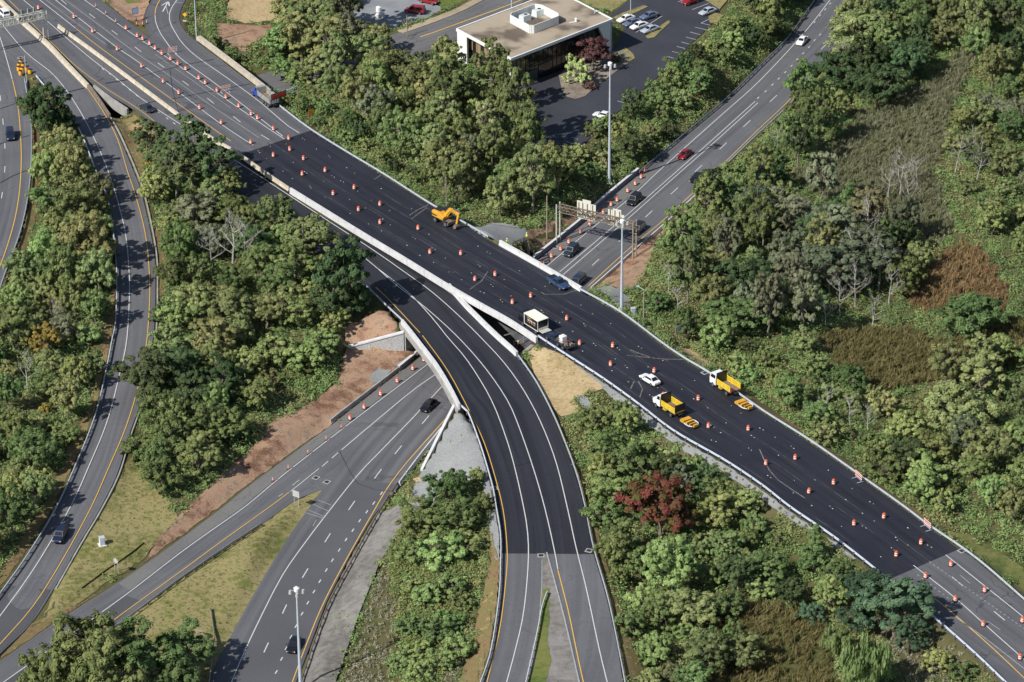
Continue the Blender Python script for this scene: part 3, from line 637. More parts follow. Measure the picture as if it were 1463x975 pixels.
# lower highway, beyond the bridges
wp.line([(1192, -8), (1149, 47), (1085, 116), (1028, 167), (943, 243), (899.5, 283.6), (848, 324.6), (781.5, 380)], 'H')
wp.line([(1079, 145), (1015, 202.6), (967, 245), (894, 309), (799.5, 389)], 'H', .16); wp.line([(1083, 147), (1019, 205), (971, 247), (898, 312), (804.6, 392.6)], 'H', .16)
z4 = lambda a: [(1080 + x / 3.82, y / 3.82) for x, y in a]
wp.dots(z4([(490, 20), (440, 85), (350, 190), (320, 220), (290, 258), (258, 292), (225, 325), (195, 360), (160, 395), (125, 430), (90, 463), (52, 500), (12, 535)]), 'H', (-10, 9.5), 1.1)
wp.dots(z4([(405, 20), (378, 52), (350, 85), (320, 122)]), 'H', (-10, 11), 1.1)
wp.dash([(x + 5, y - 4.7, x - 5, y + 4.7) for x, y in ((1067, 177), (1033, 209), (998, 241), (963.6, 273), (927, 306), (889, 341), (851, 375), (1105, 141), (1140, 106), (1178, 66))], 'H')
yp.line([(1215, 40), (1180, 85), (1130, 141), (1080, 188.5), (1025, 242.6), (951, 312), (899.5, 355), (840.5, 409)], 'H', .15)
op.line([(912, 250), (848, 303), (800, 347), (768, 374)], 'H', .12)
# lower highway, this side
wp.line([(640, 498), (614, 518.5), (539.5, 575), (462.6, 634), (400, 683), (351, 724), (300, 760), (256, 791.7), (179.5, 850.6), (90, 915), (0, 979), (-20, 994)], 'E', .17)
wp.line([(660, 508), (624, 534), (591, 557), (539, 600), (488, 643)], 'H', .17); wp.dash([(483, 647, 474, 655), (469, 659, 460, 667)], 'H'); wp.line([(456, 670), (436, 686), (415, 703)], 'E', .15)
wp.dash([(428, 686, 418, 694), (404, 706, 398, 710)], 'E', .12)
yp.line([(413, 704), (378, 730), (318, 773), (256, 818.6), (200, 859), (141, 902), (70, 952), (0, 1000)], 'E', .15)
wp.line([(655, 531), (635.6, 548), (590, 597), (539.5, 649), (511, 679), (472, 728), (437, 774), (403.6, 822), (371, 885), (344, 943), (327, 985)], 'H', .17)
wp.dash([(613, 594, 603, 606), (574, 637, 564, 649), (545, 670.5, 535, 684), (507, 716, 498, 729), (472, 762.5, 464, 775), (440, 812.5, 432, 826), (409.5, 864, 403.5, 877), (383.5, 918.5, 377, 932.5)], 'H', .18)
z6 = lambda a: [(360 + x / 3.9, 725 + y / 3.9) for x, y in a]
wp.dots(z6([(640, 25), (600, 75), (562, 128), (524, 180), (486, 238), (448, 295), (414, 350), (378, 412), (345, 470), (311, 532), (279, 593), (245, 662), (217, 722), (190, 785), (165, 845), (135, 918), (108, 985)]), 'H', (-8, 13), 1.1)
wp.dots([(545, 705), (534, 719)], 'H', (-8, 11), 1.2)
yp.line([(645, 590), (630.5, 605.6), (604, 635), (578, 664.6), (555, 695), (536, 727), (499, 792), (462.6, 861), (438, 920), (415, 982)], 'H', .16)
op.dash([(455, 715, 473, 722), (448, 721, 470, 731), (441, 729, 462, 738), (452, 743, 447, 752), (437, 733, 463, 741)], 'H', .12)
# main road beyond the fresh surface
yp.line([(1320, 843), (1368, 882), (1420, 928), (1475, 980)], 'main', .17); wp.line([(1305, 808), (1362.7, 853), (1407, 892.5), (1475, 953)], 'main', .17); wp.line([(1351, 793), (1407, 837.6), (1475, 892)], 'main', .17)
wp.dash([(1360, 824.5, 1376, 837.6), (1420, 873.7, 1435.5, 886.5)], 'main', .18); op.dash([(1411, 888, 1429, 900), (1372, 822, 1386, 834)], 'main', .12)
op.line([(1365, 882), (1410, 914), (1475, 965)], 'main', .13)
op.dots([(1329 + i * 5.6, 803.5 + i * 3.95) for i in range(25)], 'main', (14, 9.9), .5, .12); op.dots([(1312 + i * 6, 822 + i * 4.6) for i in range(10)], 'main', (14, 10), .5, .12)
# street and parking stalls
yp.line([(600, 53), (617, 47.6), (680, 24.5), (720, 10), (745, 0)], 'street', .3)
z3 = lambda a: [(720 + x / 3.9, y / 3.9, 720 + u / 3.9, v / 3.9) for x, y, u, v in a]
wp.dash(z3([(1008, 35, 1092, 0), (1048, 55, 1140, 20), (970, 12, 1005, -2), (735, 182, 882, 90), (1098, 130, 1148, 105), (1098, 130, 1150, 142), (1065, 153, 1140, 170), (1037, 180, 1095, 195), (1014, 208, 1070, 222), (990, 236, 1035, 248), (962, 260, 1010, 272), (936, 288, 986, 300), (912, 316, 945, 326), (690, 512, 720, 520), (660, 538, 690, 548), (632, 563, 668, 574), (480, 690, 520, 702), (445, 712, 490, 728), (412, 738, 450, 748), (378, 766, 412, 778), (345, 788, 384, 803), (312, 812, 378, 832), (276, 838, 375, 866)]), 'lot', .13)
# temporary lane tabs and lime-white survey marks on the fresh surface
rng = random.Random(5)
FF = resample(path3(part_of(MF, 444, 1370), 'main'), 200); NN = resample(path3(part_of(MN, 340, 1266), 'main'), 200)
tabs = []; ytabs = []
for fr in (.22, .40, .58, .80):
    i = rng.uniform(0, 3)
    while i < 198:
        p = NN[int(i)].lerp(FF[int(i)], fr + rng.uniform(-.02, .02)); d = (FF[int(i) + 1] - FF[int(i)]).normalized(); q = Vector((-d.y, d.x, 0))
        for rep in range(rng.choice((1, 1, 2))):
            c = p + d * (rep * .9) + q * rng.uniform(-.2, .2) + Vector((0, 0, .017)); l, w = rng.uniform(.08, .17), rng.uniform(.05, .10)
            (ytabs if rng.random() < .12 else tabs).append([c - d * l - q * w, c + d * l - q * w, c + d * l + q * w, c - d * l + q * w])
        i += rng.uniform(3, 11)
for t in tabs: wp.mb.add(t, [(0, 1, 2, 3)])
for t in ytabs: yp.mb.add(t, [(0, 1, 2, 3)])
wp.done(); yp.done(); op.done()
dl = Paint('dark_road_lines', mat('dark_road_line', (.018, .018, .02), .6))  # thin dark lines drawn on the road surfaces
dl.line([(150, 119), (185, 113), (260, 94), (306, 85)], 'main', .25); dl.line([(245, 142), (300, 131), (358, 120)], 'main', .28); dl.line([(85, 135), (122, 126)], 'L', .25); dl.line([(135, 174), (155, 169)], 'L', .2); dl.line([(195, 151), (240, 141)], 'B', .25)
dl.line([(0, 156), (15, 151), (40, 141)], 'W', .18); dl.line([(0, 206), (20, 200), (42, 194)], 'W', .18); dl.line([(0, 262), (22, 250), (40, 243)], 'W', .2)
dl.line([(485, 645), (510, 690), (535, 700), (570, 702)], 'H', .1); dl.line([(735, 667), (762, 660)], 'B', .07)
for a in ([(355, 215), (372, 224), (380, 214), (365, 203), (350, 206)], [(243, 100), (247, 130), (255, 160)], [(200, 100), (250, 122), (275, 140)]): dl.line(a, 'main', .12)
dl.done()
sm = Paint('paver_seams', mat('tight_asphalt_seam', (.0075, .008, .011), .6)); tk = Paint('tyre_tracks', mat('dusty_tyre_track', (.046, .046, .053), .85, var=.6, scale=.5))
def along(fr, i0, i1, paint_, w):
    p = [NN[i].lerp(FF[i], fr) for i in range(i0, i1)]; L = []; R = []
    for i in range(len(p)):
        t = (p[min(i + 1, len(p) - 1)] - p[max(i - 1, 0)]).normalized(); q = Vector((-t.y, t.x, 0)) * w / 2 * (.6 + .5 * math.sin(i * .35 + fr * 40)); u_ = Vector((0, 0, .009)); L.append(p[i] + q + u_); R.append(p[i] - q + u_)
    n = len(p); paint_.mb.add(L + R, [(n + i, n + i + 1, i + 1, i) for i in range(n - 1)])
for fr in (.17, .345, .52, .695, .87): along(fr, 0, 200, sm, .16)
for fr, i0, i1 in ((.25, 0, 70), (.28, 40, 150), (.43, 10, 190), (.47, 0, 120), (.60, 60, 200), (.64, 20, 140), (.76, 30, 110), (.11, 80, 190), (.925, 40, 90)): along(fr, i0, i1, tk, .22)
sm.done(); tk.done()
ds = Paint('dust_streaks', mat('pale_dust', (.13, .125, .12), .95, var=.5, scale=1.2))
for a in ([(896, 508), (915, 510), (945, 513), (978, 514)], [(900, 500), (915, 507), (935, 513)], [(905, 503), (925, 510), (955, 515)], [(585, 308), (597, 300), (612, 293)], [(588, 313), (600, 304), (610, 297)], [(762, 412), (775, 420), (792, 422), (815, 419), (828, 414)], [(768, 415), (774, 418)], [(912, 545), (918, 555), (914, 568)], [(901, 556), (906, 545)], [(1085, 642), (1105, 680), (1150, 712)], [(534, 257), (545, 250)], [(671, 414), (690, 400), (697, 388)], [(740, 452), (747, 446), (752, 448)]): ds.line(a, 'main', .22, .02)
for a in ([(720, 480), (740, 474)], [(655, 418), (680, 410)]): ds.line(a, 'B', .35, .02)
ds.done()

# ------------------------------------------------------------------ bridges, walls, barriers
def slab(name, a, b, top, bot, material, parent):
    n = len(a); mb = MB()
    for i in range(n - 1):
        q = [a[i], b[i], b[i + 1], a[i + 1]]
        mb.hexa([Vector((p.x, p.y, p.z + bot)) for p in q], [Vector((p.x, p.y, p.z + top)) for p in q])
    return mb.build(name, material, parent)
def wall(mb, a, b, z0, z1a, z1b, th, m=0):
    """upright wall from a to b with a sloping top"""
    a = Vector((a.x, a.y, 0)); b = Vector((b.x, b.y, 0)); d = (b - a).normalized(); n = Vector((-d.y, d.x, 0)) * th / 2
    q = [a - n, a + n, b + n, b - n]
    return mb.hexa([p + Vector((0, 0, z0)) for p in q], [q[0] + Vector((0, 0, z1a)), q[1] + Vector((0, 0, z1a)), q[2] + Vector((0, 0, z1b)), q[3] + Vector((0, 0, z1b))], m)
PARA = [(-.22, -.35), (-.22, 1.0), (.22, 1.0), (.22, .55), (.30, .2), (.34, .02), (.3, -.35)]
def jointed(path, prof, material, name, parent, step=6.0, dark=None):
    mb = MB().sweep(path, prof); q = resample(path, step=step); cx_ = sum(p[0] for p in prof) / len(prof); cz_ = sum(p[1] for p in prof) / len(prof)
    big = [((a - cx_) * 1.03 + cx_, (z - cz_) * 1.012 + cz_) for a, z in prof]
    for i in range(1, len(q) - 1):
        d_ = (q[i + 1] - q[i - 1]).normalized() * .035; mb.sweep([q[i] - d_, q[i] + d_], big, 1)
    return mb.build(name, [material, MT['joint']], parent)
MT['joint'] = mat('dark_joint', (.22, .21, .20), .9)
def flip(pr): return [(-a, b) for a, b in pr][::-1]
JERSEY = [(-.32, 0), (-.28, .12), (-.15, .4), (-.10, .9), (.10, .9), (.15, .4), (.28, .12), (.32, 0)]
def offset(path, d):
    out = []
    for i, p in enumerate(path):
        t = path[min(i + 1, len(path) - 1)] - path[max(i - 1, 0)]; t.z = 0; t.normalize(); out.append(p + Vector((-t.y, t.x, 0)) * d)
    return out
br = empty('highway_bridge', P(738, 420, 7.2), 0, 'white parapet bridge carrying the straight fresh black carriageway over the lower highway', 'bridge')
a = resample(path3([(700, 345), (714, 352), (766, 381), (840, 423)], 'main'), 12); b = resample(path3([(620, 392, 1), (639, 405, 1), (729, 456, 1), (775, 484, 1)], 'main'), 12)
loc0 = br.location.copy()
def sub(o): o.location = -loc0; return o
sub(slab('deck', offset(a, -.1), offset(b, .75), -.03, -1.3, MT['greyconc'], br))
pf = path3([(713, 350), (766, 380), (829, 417)], 'main'); sub(jointed(offset(pf, .25), flip(PARA), MT['concrete'], 'parapet', br))
pn = path3([(416, 268, 1), (468, 300, 1), (520, 332, 1), (580, 368, 1), (639, 404.5, 1), (685, 431, 1), (729, 455.5, 1), (768, 481, 1)], 'main'); sub(jointed(offset(pn, -.22), PARA, MT['concrete'], 'parapet', br))
mb = MB(); e0, e1 = P(762, 371, 0), P(604, 504, 0); hd = (e0 - e1).normalized()
wall(mb, P(700, 343, 6), P(632, 405, 6), -.5, 5.7, 5.7, 1.0); sub(mb.build('abutment', MT['greyconc'], br))
mb = MB(); wall(mb, P(842, 426, 6), P(772, 492, 6), -.5, 5.7, 5.7, 1.0); sub(mb.build('abutment', MT['greyconc'], br))
rb = empty('ramp_bridge', P(660, 490, 6.3), 0, 'curved bridge with white parapets carrying the sweeping black ramp over the lower highway', 'bridge'); loc0 = rb.location.copy()
a = resample(path3([(575, 454, 1), (601.4, 488, 1), (627.6, 522.5, 1), (659, 580, 1)], 'B'), 14); b = resample(path3([(637, 412), (667, 443), (692, 468), (728, 501), (742, 514)], 'B'), 14)
sub(slab('deck', offset(a, -.7), offset(b, .1), -.03, -1.2, MT['greyconc'], rb))
pl = path3([(576, 456, 1), (589, 472, 1), (601.4, 488, 1), (614, 504, 1), (627.6, 522.5, 1), (643, 548, 1), (658, 577, 1)], 'B'); sub(jointed(offset(pl, -.25), PARA, MT['concrete'], 'parapet', rb))
pr_ = path3([(640, 412), (655, 429.5), (667, 443), (680, 456), (692, 468), (711, 486), (728, 501), (737, 509.5)], 'B'); sub(jointed(offset(pr_, .25), flip(PARA), MT['concrete'], 'parapet', rb))
mb = MB(); A0 = P(577.5, 503, 1.3); wall(mb, A0, A0 + hd * 30, -.6, 5.0, 5.0, .8); sub(mb.build('abutment', MT['greyconc'], rb))
mb = MB(); A1 = P(652, 592, 4.5); wall(mb, A1 + hd * 2.0, A1 + hd * 30, -.6, 5.0, 5.0, .8); sub(mb.build('abutment', MT['greyconc'], rb))
# stone-faced wing wall, coping wall of the gravel cone
MT['stone'] = mat('split_stone', (.40, .40, .39), .9, var=.3, scale=3.5)
w1 = empty('wing_wall', P(578, 503, 1.3), 0, 'pale stone wing wall with white coping at the left end of the curved bridge', 'wall'); loc0 = w1.location.copy()
W0 = P(577.5, 503, 1.3); W1 = P(500, 498.5, 1.7)
mb = MB(); wall(mb, W0, W1, .3, 5.55, 2.05, .5); sub(mb.build('stone_facing', MT['stone'], w1))
mb = MB(); d = (W1 - W0); d.z = 0; d.normalize(); n = Vector((-d.y, d.x, 0)) * .42
q = [W0 - n, W0 + n, W1 + n + d * .3, W1 - n + d * .3]; zz = (5.56, 5.56, 2.06, 2.06)
mb.hexa([Vector((p.x, p.y, z)) for p, z in zip(q, zz)], [Vector((p.x, p.y, z + .28)) for p, z in zip(q, zz)]); sub(mb.build('coping', MT['concrete'], w1))
mb = MB(); C0 = P(650, 575.5, 6.2); C1 = P(602.5, 670, 1.5); wall(mb, C0, C1, -.4, 6.2, 1.5, .5)
tag(mb.build('slope_wall', MT['concrete']), 'thin white sloping wall edging the grey gravel cone beside the lower highway', 'wall')

JW = [(-.3, -.1), (-.3, 1.0), (.2, 1.0), (.22, .5), (.25, -.1)]
MT['shadeconc'] = mat('shade_tinted_concrete', (.20, .20, .245), .8, var=.15, scale=.8)  # blue-grey shade of the barrier sides put into the colour; cap stays white
def barrier(name, pts, road, lift, material, label, prof=JERSEY, side=0.0, cat='barrier'):
    p = resample(path3(pts, road, lift), step=3.5)
    if prof is JW:
        o = tag(MB().sweep(offset(p, side), prof).build(name, MT['shadeconc']), label, cat); MB().sweep(offset(p, side), [(-.33, 1.002), (-.33, 1.10), (.23, 1.10), (.23, 1.002)]).build('cap', MT['concrete'], o); return o
    return tag(jointed(offset(p, side), prof, material, name, None, 4.0), label, cat)
barrier('concrete_barrier', [(85, 34), (150, 81), (264, 166), (310, 198), (340, 215), (378, 242), (415, 267)], 'main', .9, MT['beige'], 'long beige concrete barrier between the straight carriageway and the lane with the dark car', side=-.33)
barrier('concrete_barrier', [(-10, -12), (3, 1), (20, 17), (40.6, 36), (69, 61.5), (96, 90), (126, 121)], 'B', .9, MT['beige'], 'beige median barrier the lattice gantry post stands on', [(-.55, -.1), (-.5, .1), (-.3, .4), (-.25, 1.0), (.25, 1.0), (.3, .4), (.5, .1), (.55, -.1)])
barrier('concrete_barrier', [(136, 121), (160, 139), (184, 155)], 'B', .9, MT['greyconc'], 'short grey parapet along the upper side of the dark bridge gap', [(-.3, -1.4), (-.25, .9), (.2, .9), (.25, -1.4)], side=-.3)
barrier('concrete_barrier', [(126, 122), (141, 143), (155, 164)], 'L', .8, MT['rust'], 'short rusty brown parapet along the lower side of the dark bridge gap', [(-.2, -1.2), (-.2, .8), (.2, .8), (.2, -1.2)], side=.3)
barrier('concrete_barrier', [(281, 58), (325, 91), (371, 127), (390, 143)], 'top', .0, MT['beige'], 'beige concrete parapet of the exit ramp beside the blue cab dump truck', [(-.25, 0), (-.25, 1.0), (.75, 1.0), (.75, -.8)], side=.3)
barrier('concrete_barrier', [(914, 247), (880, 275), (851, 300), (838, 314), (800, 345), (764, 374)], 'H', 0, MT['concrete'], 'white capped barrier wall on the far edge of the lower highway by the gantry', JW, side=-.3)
barrier('concrete_barrier', [(998, 272), (950, 316.5), (899, 360.5), (843, 409.5)], 'H', .95, MT['concrete'], 'white barrier on the near edge of the lower highway above the red dirt', JERSEY, side=.25)
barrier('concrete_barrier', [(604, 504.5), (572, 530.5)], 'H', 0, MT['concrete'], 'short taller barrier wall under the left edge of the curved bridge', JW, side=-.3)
barrier('concrete_barrier', [(571, 531), (549, 548), (493, 591), (474, 606)], 'H', 0, MT['greyconc'], 'long grey barrier wall beside the row of drums along the bare dirt bank', [(-.25, -.1), (-.2, .85), (.1, .85), (.2, -.1)], side=-.3)
barrier('concrete_barrier', [(629, 611), (600, 647), (569, 688)], 'H', .85, MT['concrete'], 'white barrier below the gravel cone on the lower highway', JERSEY, side=.2)
kb = path3([(155, 165), (170, 191), (193, 243), (206, 280), (221.5, 355), (224, 407), (221.5, 480), (207, 560), (185, 625), (169, 678), (143, 730), (115, 777), (79, 841)], 'L')
MB().sweep(offset(kb, .15), [(-.14, -.2), (-.12, .13), (.12, .13), (.14, -.2)]).build('kerb', MT['greyconc'], kind='structure')

# guard rails: a rail and its posts
RAIL = [(-.04, .40), (.06, .46), (.0, .59), (.06, .73), (-.02, .79), (-.10, .79), (-.10, .40)]
post_me = MB().box((0, 0, .33), (.14, .2, .75)).mesh('post', MT['post'])
def guardrail(pts, road, label, lift=.62, every=2.6, flipped=False, drop=0.0, material=None):
    p = resample(path3(pts, road, lift), step=2.6); o = p[0].copy()
    root = empty('guard_rail', o, 0, label, 'guard rail')
    loc = [q - o for q in p]
    MB().sweep(loc, flip(RAIL) if flipped else RAIL).build('rail', material or MT['galv'], root)
    q = resample(loc, step=every)[:100]
    for i, v in enumerate(q):
        t = q[min(i + 1, len(q) - 1)] - q[max(i - 1, 0)]; n = Vector((-t.y, t.x, 0)).normalized() * (-.16 if flipped else .0 - .0)
        m = link('post', post_me, root); m.location = v + (n if flipped else n) + Vector((0, 0, drop)); m.rotation_euler = (0, 0, math.atan2(t.y, t.x))
    return root
guardrail([(400, 151), (444.6, 184.6), (500, 219), (549.7, 248.7), (616, 291), (662.6, 317), (698, 338)], 'main', 'bright guard rail on the far deck edge between tipper truck and excavator')
guardrail([(828, 412), (886.7, 445), (945.6, 488.7), (981.5, 513), (1017, 534), (1089, 585), (1158.5, 629), (1237, 684), (1294.7, 725), (1326, 748.6), (1394, 795.7), (1463, 855), (1520, 905)], 'main', 'long bright guard rail on the far road edge past the stake truck', every=3.0)
guardrail([(768.7, 480), (809.7, 507), (861, 540), (909.7, 575), (963.6, 616), (1035, 657), (1089, 693), (1130, 725), (1195, 769.5), (1263, 823), (1344, 890), (1394, 934), (1436, 974), (1480, 1014)], 'main', 'posted guard rail on the near edge of the main road above the gravel verge', every=3.0, flipped=True)
guardrail([(741, 508), (766, 544), (789, 587.7), (804.6, 623.6), (822.6, 672), (835, 718), (848, 781), (868.7, 853), (884, 925), (894, 978), (900, 1010)], 'B', 'guard rail on the right edge of the curved ramp below the straw slope')
guardrail([(524, 409), (548, 432), (575, 457)], 'B', 'short guard rail at the start of the curved bridge beside the round dark tree')
guardrail([(659, 580), (668, 588), (685, 632), (697, 671), (704.5, 699), (709, 726), (715, 764), (715, 803), (712.6, 853), (701, 930), (685.6, 977)], 'B', 'guard rail on the left edge of the curved ramp above the gravel cone', flipped=True)
guardrail([(51, 108), (87, 151), (113, 185), (137, 245), (154, 286), (163, 342.6), (166.7, 394), (165, 458), (160, 485), (151, 531), (136, 593), (110, 659.5), (79, 727), (38.5, 794), (0, 848), (-30, 890)], 'L', 'long weathered guard rail down the left edge of the slip road', flipped=True)
guardrail([(35, 112), (41, 150), (45, 185), (44, 245), (38.5, 291), (28, 335), (12, 378), (0, 412)], 'W', 'guard rail along the side road with the dark blue jeep')
guardrail([(1164, 0), (1127, 52), (1085, 95), (1040.5, 138.5), (989, 182), (914, 245)], 'H', 'guard rail on the far edge of the lower highway beside the red car', material=mat('blue_grey_rail', (.20, .24, .34), .5, .3))
guardrail([(1178, 88), (1130, 147), (1080, 194), (1027, 245), (998, 271)], 'H', 'weathered guard rail on the near edge of the lower highway below the tall olive trees', flipped=True)
guardrail([(568, 690), (545, 725), (522, 765), (503, 800), (467, 868), (434, 962), (425, 1000)], 'H', 'dark posted guard rail between the lower highway and the gravel track', material=MT['rust'])
guardrail([(373, 748), (320, 783), (256, 827), (200, 869), (146, 908), (60, 967), (10, 1003)], 'E', 'posted guard rail between the exit road and the dry grass nose', flipped=True, material=mat('dull_rail', (.30, .30, .30), .6, .2, var=.2))
guardrail([(781.5, 845.5), (774, 867), (767, 905), (752, 971), (745, 1000)], 'B', 'short guard rail beside the weedy gravel island where the ramp splits', flipped=True)
def ground_path(pts, lift=0.0): return [G(*p) for p in pts]
ZF['G'] = lambda x, y: G(x, y).z
guardrail([(300, 869), (304, 892), (306, 915), (303, 945), (299, 975), (296, 1000)], 'G', 'old grey guard rail on the dry grass nose beside the big leafy tree', material=MT['wood'])
# ------------------------------------------------------------------ foliage
def unit(n): 
    v = RNG.normal(size=(n, 3)); return v / np.linalg.norm(v, axis=1, keepdims=True)
def leaves(C, N, size, aspect=.55, axis=None):
    """one diamond leaf (or leaf spray) per centre"""
    n = len(C); r = unit(n) if axis is None else axis
    T = np.cross(N, r); T /= np.linalg.norm(T, axis=1, keepdims=True) + 1e-9; B = np.cross(N, T)
    if axis is not None: T, B = B, T
    s = size[:, None]; k = (size * aspect)[:, None]
    V = np.stack([C + T * s, C + B * k, C - T * s, C - B * k], 1).reshape(-1, 3)
    return V
def leaf_mesh(name, V, tone, mats):
    Fq = np.arange(len(V)).reshape(-1, 4); me = fast_mesh(name, V, Fq, mats)
    at = me.attributes.new('tone', 'FLOAT', 'FACE'); at.data.foreach_set('value', np.clip(tone, 0, 1).astype(np.float32)); return me
MAXIS = np.array
def make_crown(a, c, zc, nb, per, nleaf, lsize, seed, kind='round'):
    global RNG
    RNG = np.random.default_rng(seed); rnd = random.Random(seed); Vs = []; Ts = []; boughs = []
    for i in range(nb):
        if kind == 'conifer':
            t = (i + .5) / nb; z = zc - c + 2 * c * t; rr = a * (1 - t) * .62; an = i * 2.4
            bc = np.array([rr * math.cos(an), rr * math.sin(an), z]); br_ = a * (.25 + .42 * (1 - t))
        else:
            g = (i + .5) / nb; ph = math.acos(1 - 1.62 * g); an = i * 2.39996 + rnd.uniform(-.4, .4); q = rnd.choice((.45, .7, .8, .88)) * rnd.uniform(.85, 1.08)
            bc = np.array([a * q * math.sin(ph) * math.cos(an), a * q * math.sin(ph) * math.sin(an), zc + c * q * math.cos(ph) * 1.0]); br_ = a * rnd.choice((.17, .22, .27, .32, .38)) * rnd.uniform(.9, 1.1)
        boughs.append((bc, br_)); bt = rnd.uniform(.2, .8)
        D = unit(per); D[:, 2] = np.abs(D[:, 2]) * .9 + D[:, 2] * .1
        D /= np.linalg.norm(D, axis=1, keepdims=True)
        cc = bc + D * br_ * RNG.uniform(.55, 1.05, (per, 1)) * np.array([1, 1, .85])
        for j in range(per):
            cr_ = br_ * RNG.uniform(.28, .46); m = int(nleaf * RNG.uniform(.7, 1.3)); d = unit(m)
            pos = cc[j] + d * cr_ * RNG.uniform(.45, 1.0, (m, 1)) * np.array([1, 1, .75])
            N = d * .75 + D[j] * .65 + unit(m) * .42 + np.array([0, 0, .42])
            N /= np.linalg.norm(N, axis=1, keepdims=True); sz = lsize * RNG.uniform(.6, 1.3, m)
            if kind == 'willow':
                m2 = m; pos = cc[j] + d * cr_ * np.array([1, 1, .5]); pos[:, 2] -= RNG.uniform(0, 1.5, m2) * a * .25
                N = d * np.array([1, 1, .25]) + unit(m2) * .35; N /= np.linalg.norm(N, axis=1, keepdims=True)
                V = leaves(pos, N, sz * 1.7, .22, np.tile(np.array([[0.0, 0, 1]]), (m2, 1)) + unit(m2) * .15)
            else: V = leaves(pos, N, sz)
            Vs.append(V); Ts.append(bt * .5 + .25 * RNG.uniform(0, 1) + RNG.uniform(-.1, .35, m))
    V = np.concatenate(Vs); T = np.concatenate(Ts); V[:, 2] = np.maximum(V[:, 2], .05)
    return V, T, boughs
def make_trunk(zc, c, boughs, r0, seed):
    rnd = random.Random(seed); mb = MB(); top = zc + c * .15; n = 6
    pts_ = [Vector((rnd.uniform(-.12, .12) * k, rnd.uniform(-.12, .12) * k, top * k / n)) for k in range(n + 1)]
    for k in range(n): mb.cyl(pts_[k], pts_[k + 1], r0 * (1 - .62 * k / n), r0 * (1 - .62 * (k + 1) / n), 6)
    for bc, br_ in boughs:
        b = Vector(bc); s = pts_[rnd.randint(n // 2, n)]
        mid = s.lerp(b, .5) + Vector((rnd.uniform(-.3, .3), rnd.uniform(-.3, .3), .25)); mb.cyl(s, mid, r0 * .34, r0 * .22, 5); mb.cyl(mid, b, r0 * .22, r0 * .07, 5)
    return mb
def make_bare(h, seed, r0=.19):
    rnd = random.Random(seed); trunk = MB(); limbs = MB()
    def twig(p, d, L, r, lev):
        q = p; k = 4
        for i in range(k):
            d = (d + Vector((rnd.uniform(-.2, .2), rnd.uniform(-.2, .2), rnd.uniform(-.02, .16)))).normalized(); nq = q + d * L / k; limbs.cyl(q, nq, r * (1 - .2 * i), r * (.8 - .2 * i), 4 if lev == 1 else 3); q = nq
            if lev < 3 and i >= 1:
                for _ in range(2 if lev == 1 else 1):
                    an = rnd.uniform(0, 6.28); twig(q, (d * .9 + Vector((math.cos(an), math.sin(an), .25)) * .75).normalized(), L * rnd.uniform(.3, .5), r * .5, lev + 1)
    p = Vector((0, 0, 0)); d = Vector((0, 0, 1)); n = 8
    for i in range(n):
        d = (d + Vector((rnd.uniform(-.12, .12), rnd.uniform(-.12, .12), .1))).normalized(); q = p + d * h / n; trunk.cyl(p, q, r0 * (1 - .115 * i), r0 * (1 - .115 * (i + 1)), 6); p = q
        if i >= 2:
            for _ in range(rnd.choice((1, 2, 2))):
                an = rnd.uniform(0, 6.28); twig(p, Vector((math.cos(an), math.sin(an), rnd.uniform(.45, .95))).normalized(), h * rnd.uniform(.28, .45) * (1.15 - i / n * .7), r0 * .42, 1)
    return trunk, limbs
LEAF = dict(
    olive=leaf_mat('olive_leaves', [(0.129, 0.166, 0.066), (0.276, 0.311, 0.128), (0.447, 0.449, 0.199)]), green=leaf_mat('green_leaves', [(0.086, 0.132, 0.053), (0.193, 0.256, 0.097), (0.347, 0.389, 0.157)]),
    dark=leaf_mat('dark_green_leaves', [(0.057, 0.092, 0.043), (0.108, 0.155, 0.068), (0.183, 0.231, 0.102)], .25), bright=leaf_mat('bright_green_leaves', [(0.151, 0.216, 0.074), (0.285, 0.363, 0.133), (0.431, 0.496, 0.199)]),
    yellow=leaf_mat('yellow_leaves', [(.19, .17, .05), (.36, .29, .075), (.48, .39, .11)]), rust=leaf_mat('rusty_leaves', [(0.123, 0.156, 0.074), (0.257, 0.263, 0.131), (0.391, 0.345, 0.180)]),
    red=leaf_mat('red_and_green_leaves', [(.09, .13, .04), (.13, .14, .045), (.22, .10, .055), (.42, .08, .065)]), purple=leaf_mat('purple_brown_leaves', [(.11, .065, .055), (.20, .115, .095), (.30, .18, .15)]),
    cream=leaf_mat('pale_yellow_leaves', [(0.365, 0.411, 0.165), (0.628, 0.649, 0.270), (0.871, 0.890, 0.439)]), willow=leaf_mat('willow_leaves', [(0.159, 0.212, 0.076), (0.271, 0.340, 0.131), (0.401, 0.470, 0.204)], .35),
    grey=leaf_mat('grey_green_leaves', [(0.130, 0.152, 0.088), (0.216, 0.242, 0.145), (0.314, 0.325, 0.202)]), bluegreen=leaf_mat('blue_green_leaves', [(0.050, 0.090, 0.054), (0.098, 0.159, 0.090), (0.156, 0.224, 0.125)], .25))
SHAPES = {}
def shape(key, n, *args, kind='round', r0=.22):
    a, c, zc, nb, per, nl, ls = args; SHAPES[key] = []
    for i in range(n):
        sd = hash_ = (sum(map(ord, key)) * 31 + i * 977) % 99991
        V, T, bo = make_crown(a, c, zc, nb, per, nl, ls, sd, kind)
        SHAPES[key].append((leaf_mesh('crown', V, T, [LEAF['green']]), make_trunk(zc, c, bo, r0, sd).mesh('trunk', MT['bark']), a, zc, c))
shape('round', 6, 4.0, 3.4, 4.0, 30, 7, 66, .185); shape('tall', 4, 3.2, 4.3, 5.0, 28, 7, 66, .185); shape('spread', 4, 5.2, 2.8, 4.0, 36, 7, 66, .195)
